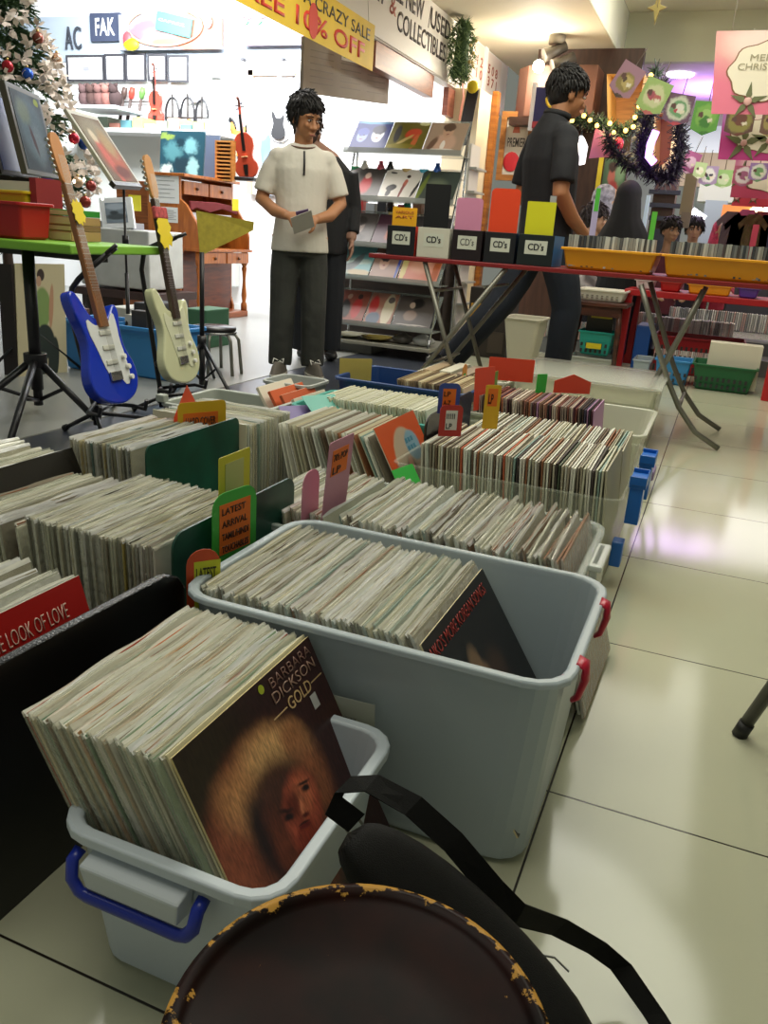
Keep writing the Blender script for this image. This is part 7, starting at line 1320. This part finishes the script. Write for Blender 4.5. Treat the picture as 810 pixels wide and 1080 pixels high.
# person behind him
m3 = thing('person', 'person in black half hidden behind the man in the pale shirt', 'person'); b = MB(); HM3 = Matrix.Translation((-.10, .0, 1.42)) @ Matrix.Rotation(math.radians(150), 4, 'Z'); head(b, HM3); b.tube([(0, 0, .8), (0, 0, 1.0), (0, 0, 1.2), (-.02, 0, 1.27), (-.08, 0, 1.36)], [(.15, .11), (.15, .11), (.18, .11), (.12, .08), (.055, .055)], seg=16, hint=(1, 0, 0))
for s in (-1, 1): b.tube([(.17*s, 0, 1.2), (.21*s, .02, 1.0), (.20*s, -.05, .80)], [.05, .045, .035], seg=10); b.tube([(.09*s, 0, .85), (.09*s, 0, .45), (.09*s, 0, .05)], [.09, .07, .05], seg=10); hand(b, (.20*s, -.05, .80), (0, -.2, -1), (-s, 0, 0), side=s, curl=.4)
b.build('body', skin('#a47c68'), m3, remesh=.009, smooth_it=2)
b = MB(); b.tube([(0, 0, .70), (0, 0, 1.0), (0, 0, 1.2), (-.02, 0, 1.28)], [(.19, .135), (.175, .13), (.195, .125), (.12, .09)], seg=16, hint=(1, 0, 0)); 
for s in (-1, 1): b.tube([(.17*s, 0, 1.21), (.215*s, .02, 1.0), (.205*s, -.04, .84)], [.065, .058, .05], seg=10)
b.build('jacket', mat('#17171a', rough=.8), m3, remesh=.01, smooth_it=2); b = MB()
for s in (-1, 1): b.tube([(.085*s, 0, .80), (.095*s, 0, .45), (.095*s, 0, .06)], [.105, .085, .075], seg=10)
b.build('trousers', mat('#1c1e24', rough=.85), m3, remesh=.01, smooth_it=2); hair(m3, HM3, '#3c2a24', n=200, seed=8)
for s in (-1, 1): MB().ball((.095*s, -.05, .035), (.045, .13, .035)).build('shoe', mat('#1a1a1a'), m3)
p3 = W(333, 378, Z=0); place(m3, (p3.x, p3.y, .003), math.radians(35)); p3h = p3

# man in black behind the CD table
m2 = thing('person', 'man in black polo shirt and dark jeans walking behind the CD table', 'person'); hs = 1.0
HM = Matrix.Translation((0, -.035, 1.56)) @ Matrix.Rotation(math.radians(-6), 4, 'Z') @ Matrix.Rotation(math.radians(10), 4, 'X')
b = MB(); head(b, HM, 1.04); b.tube([(0, .03, 1.36), (0, .01, 1.44), (0, -.01, 1.52)], [(.075, .065), (.058, .058), (.054, .056)], seg=14, hint=(1, 0, 0)); b.tube([(0, 0, .84), (0, 0, 1.0), (0, .02, 1.2), (0, .03, 1.34), (0, .03, 1.42)], [(.15, .11), (.145, .11), (.17, .115), (.16, .09), (.07, .06)], seg=18, hint=(1, 0, 0))
AR = [(.165, .03, 1.33), (.215, .05, 1.20), (.24, .06, 1.08), (.21, -.03, .96), (.17, -.13, .86)]; AL = [(-.165, .03, 1.33), (-.215, .05, 1.20), (-.24, .06, 1.07), (-.20, -.05, .95), (-.15, -.16, .88)]
for A_ in (AR, AL): b.tube(A_, [.042, .050, .044, .038, .028], seg=12)
hand(b, AR[-1], (-.2, -.6, -.6), (-1, 0, 0), side=1, curl=.5); hand(b, AL[-1], (.2, -.6, -.5), (1, 0, 0), side=-1, curl=.5)
b.tube([(-.08, 0, .9), (-.10, -.14, .52), (-.10, -.12, .07)], [.09, .065, .045], seg=12); b.tube([(.08, 0, .9), (.10, .14, .52), (.11, .46, .14)], [.09, .065, .045], seg=12)
b.build('body', skin('#a06c48'), m2, remesh=.0075, smooth_it=2); face_parts(m2, HM); hair(m2, HM, '#14100f', n=1200, L=.042, seed=4, fringe=.0, spiky=.6, side=-.05)
b = MB(); b.tube([(0, 0, .78), (0, .0, .95), (0, .01, 1.10), (0, .025, 1.25), (0, .035, 1.36), (0, .03, 1.43), (0, .022, 1.455)], [(.185, .145), (.175, .14), (.180, .14), (.195, .14), (.175, .105), (.095, .075), (.072, .066)], seg=22, hint=(1, 0, 0))
for s in (-1, 1): b.tube([(.10*s, .03, 1.375), (.165*s, .035, 1.345), (.208*s, .045, 1.26), (.232*s, .055, 1.18), (.242*s, .06, 1.12)], [.052, .062, .066, .066, .066], seg=14)
for s in (-1, 1): b.ball((.160*s, .032, 1.335), (.074, .074, .072))
b.build('polo_shirt', mat('#121217', rough=.85, bump=.4, bscale=14), m2, remesh=.010, smooth_it=3)
MB().tube([(.070*math.cos(k*PI/12), .016+.066*math.sin(k*PI/12), 1.462+.012*math.sin(k*PI/12)) for k in range(24)], [(.008, .016)]*24, closed=True, seg=6).build('collar', mat('#101014', rough=.8), m2)
b = MB(); b.tube([(0, 0, .78), (0, 0, .86), (0, 0, .93)], [(.17, .13), (.165, .125), (.155, .115)], seg=16, hint=(1, 0, 0)); b.tube([(-.08, 0, .86), (-.095, -.10, .62), (-.10, -.14, .48), (-.10, -.13, .25), (-.10, -.12, .06)], [.10, .095, .085, .078, .076], seg=14); b.tube([(.08, 0, .86), (.095, .10, .62), (.10, .16, .50), (.11, .34, .28), (.11, .46, .13)], [.10, .095, .085, .078, .072], seg=14)
b.build('jeans', mat('#131a26', rough=.85, vary=.2, vscale=6), m2, remesh=.010, smooth_it=3)
for (x, y, z) in ((-.10, -.17, 0), (.11, .44, .02)): c = MB(); c.loft([[Vector((x+.045*w*math.cos(a*PI/9), y+.14*l*math.sin(a*PI/9), z+zz)) for a in range(18)] for zz, w, l in ((.0, 1, 1), (.03, 1.02, 1.02), (.06, .85, .85), (.10, .7, .55))]); c.build('shoe', mat('#1c1a1c', rough=.6), m2)
place(m2, (-1.03, 4.98, 0), math.radians(128)); m2.scale = (1.05, 1.05, 1.055)

# seated and standing shoppers far behind, seen over the CDs
def shopper(label, px, py, Y, rz, top, hairc, scarf=None, skin_='#b08868', sc_=1.0, face=True, seed=1):
    p = W(px, py, Y=Y); t = thing('person', label, 'person'); h = p.z; HM = Matrix.Translation((0, -.02, h)) @ Matrix.Scale(sc_, 4); b = MB(); head(b, HM); b.tube([(0, .01, h-.26), (0, 0, h-.16), (0, 0, h-.05)], [(.08, .06), (.05, .05), (.05, .05)], seg=12, hint=(1, 0, 0)); b.tube([(0, 0, h-.72), (0, 0, h-.5), (0, 0, h-.30), (0, 0, h-.22)], [(.15, .11), (.14, .10), (.15, .09), (.08, .06)], seg=14, hint=(1, 0, 0))
    z0 = h-.72
    for s in (-1, 1): b.tube([(.15*s, 0, h-.28), (.19*s, .02, h-.5), (.13*s, -.16, h-.60)], [.045, .04, .03], seg=10); hand(b, (.13*s, -.16, h-.60), (-.2*s, -1, 0), (0, 0, -1), side=s, curl=.5); b.tube([(.09*s, 0, z0+.05), (.10*s, -.03, z0*.5), (.10*s, 0, .05)], [.08, .06, .045], seg=10)
    b.build('body', skin(skin_), t, remesh=.010, smooth_it=2)
    if face: face_parts(t, HM)
    b = MB(); b.tube([(0, 0, z0-.05), (0, 0, h-.5), (0, 0, h-.30), (0, 0, h-.20)], [(.18, .14), (.16, .12), (.17, .11), (.085, .07)], seg=14, hint=(1, 0, 0))
    for s in (-1, 1): b.tube([(.14*s, 0, h-.27), (.195*s, .02, h-.5), (.14*s, -.14, h-.60)], [.06, .052, .045], seg=10)
    b.build('top', mat(top, rough=.85), t, remesh=.012, smooth_it=2); b = MB()
    for s in (-1, 1): b.tube([(.085*s, 0, z0+.04), (.10*s, -.03, z0*.5), (.10*s, 0, .06)], [.10, .08, .07], seg=10)
    b.build('trousers', mat('#22222a', rough=.85), t, remesh=.012, smooth_it=2)
    for s in (-1, 1): MB().ball((.10*s, -.04, .035), (.045, .12, .035)).build('shoe', mat('#1a1818'), t)
    if scarf:
        b = MB(); b.ball((0, .035, h+.04), (.098, .105, .11), 16, 12); b.tube([(0, .04, h+.02), (0, .04, h-.12), (0, .02, h-.25), (0, .0, h-.38)], [(.10, .10), (.12, .11), (.20, .14), (.25, .17)], seg=14, hint=(1, 0, 0)); b.build('headscarf', mat(scarf, rough=.85, vary=.0 if scarf == '#08080a' else .6, vscale=25), t, remesh=.012, smooth_it=2)
    else: hair(t, HM, hairc, n=320, L=.06, seed=seed, spiky=.3, long_=.6, side=-.09)
    q = W(px, py, Y=Y); place(t, (q.x, Y, 0), rz); return t
shopper('woman in a black headscarf and black clothes, back turned, behind the CDs', 664, 212, 6.9, 2.9, '#08080a', '#000', scarf='#08080a', face=False)
shopper('woman in a patterned grey and white headscarf beside the black-scarfed one', 641, 214, 7.5, 1.9, '#3c3c4c', '#000', scarf='#8c8c98', face=False)
shopper('dark-haired girl in a maroon top peeking over the CDs by the green card', 707, 244, 8.7, .5, '#5c2430', '#1a1210', seed=5)
shopper('long-haired woman facing the camera under the slanting white lamp', 732, 243, 9.3, .1, '#34303a', '#171214', seed=6, skin_='#c09478')
shopper('child in a crimson top with only the head above the CDs at the right', 762, 246, 9.6, .4, '#a82c40', '#000', scarf='#b03a50', face=False, seed=7)
shopper('person in a white top right behind the lavender card', 626, 232, 7.2, 1.6, '#c8c0c0', '#2a2020', seed=9)
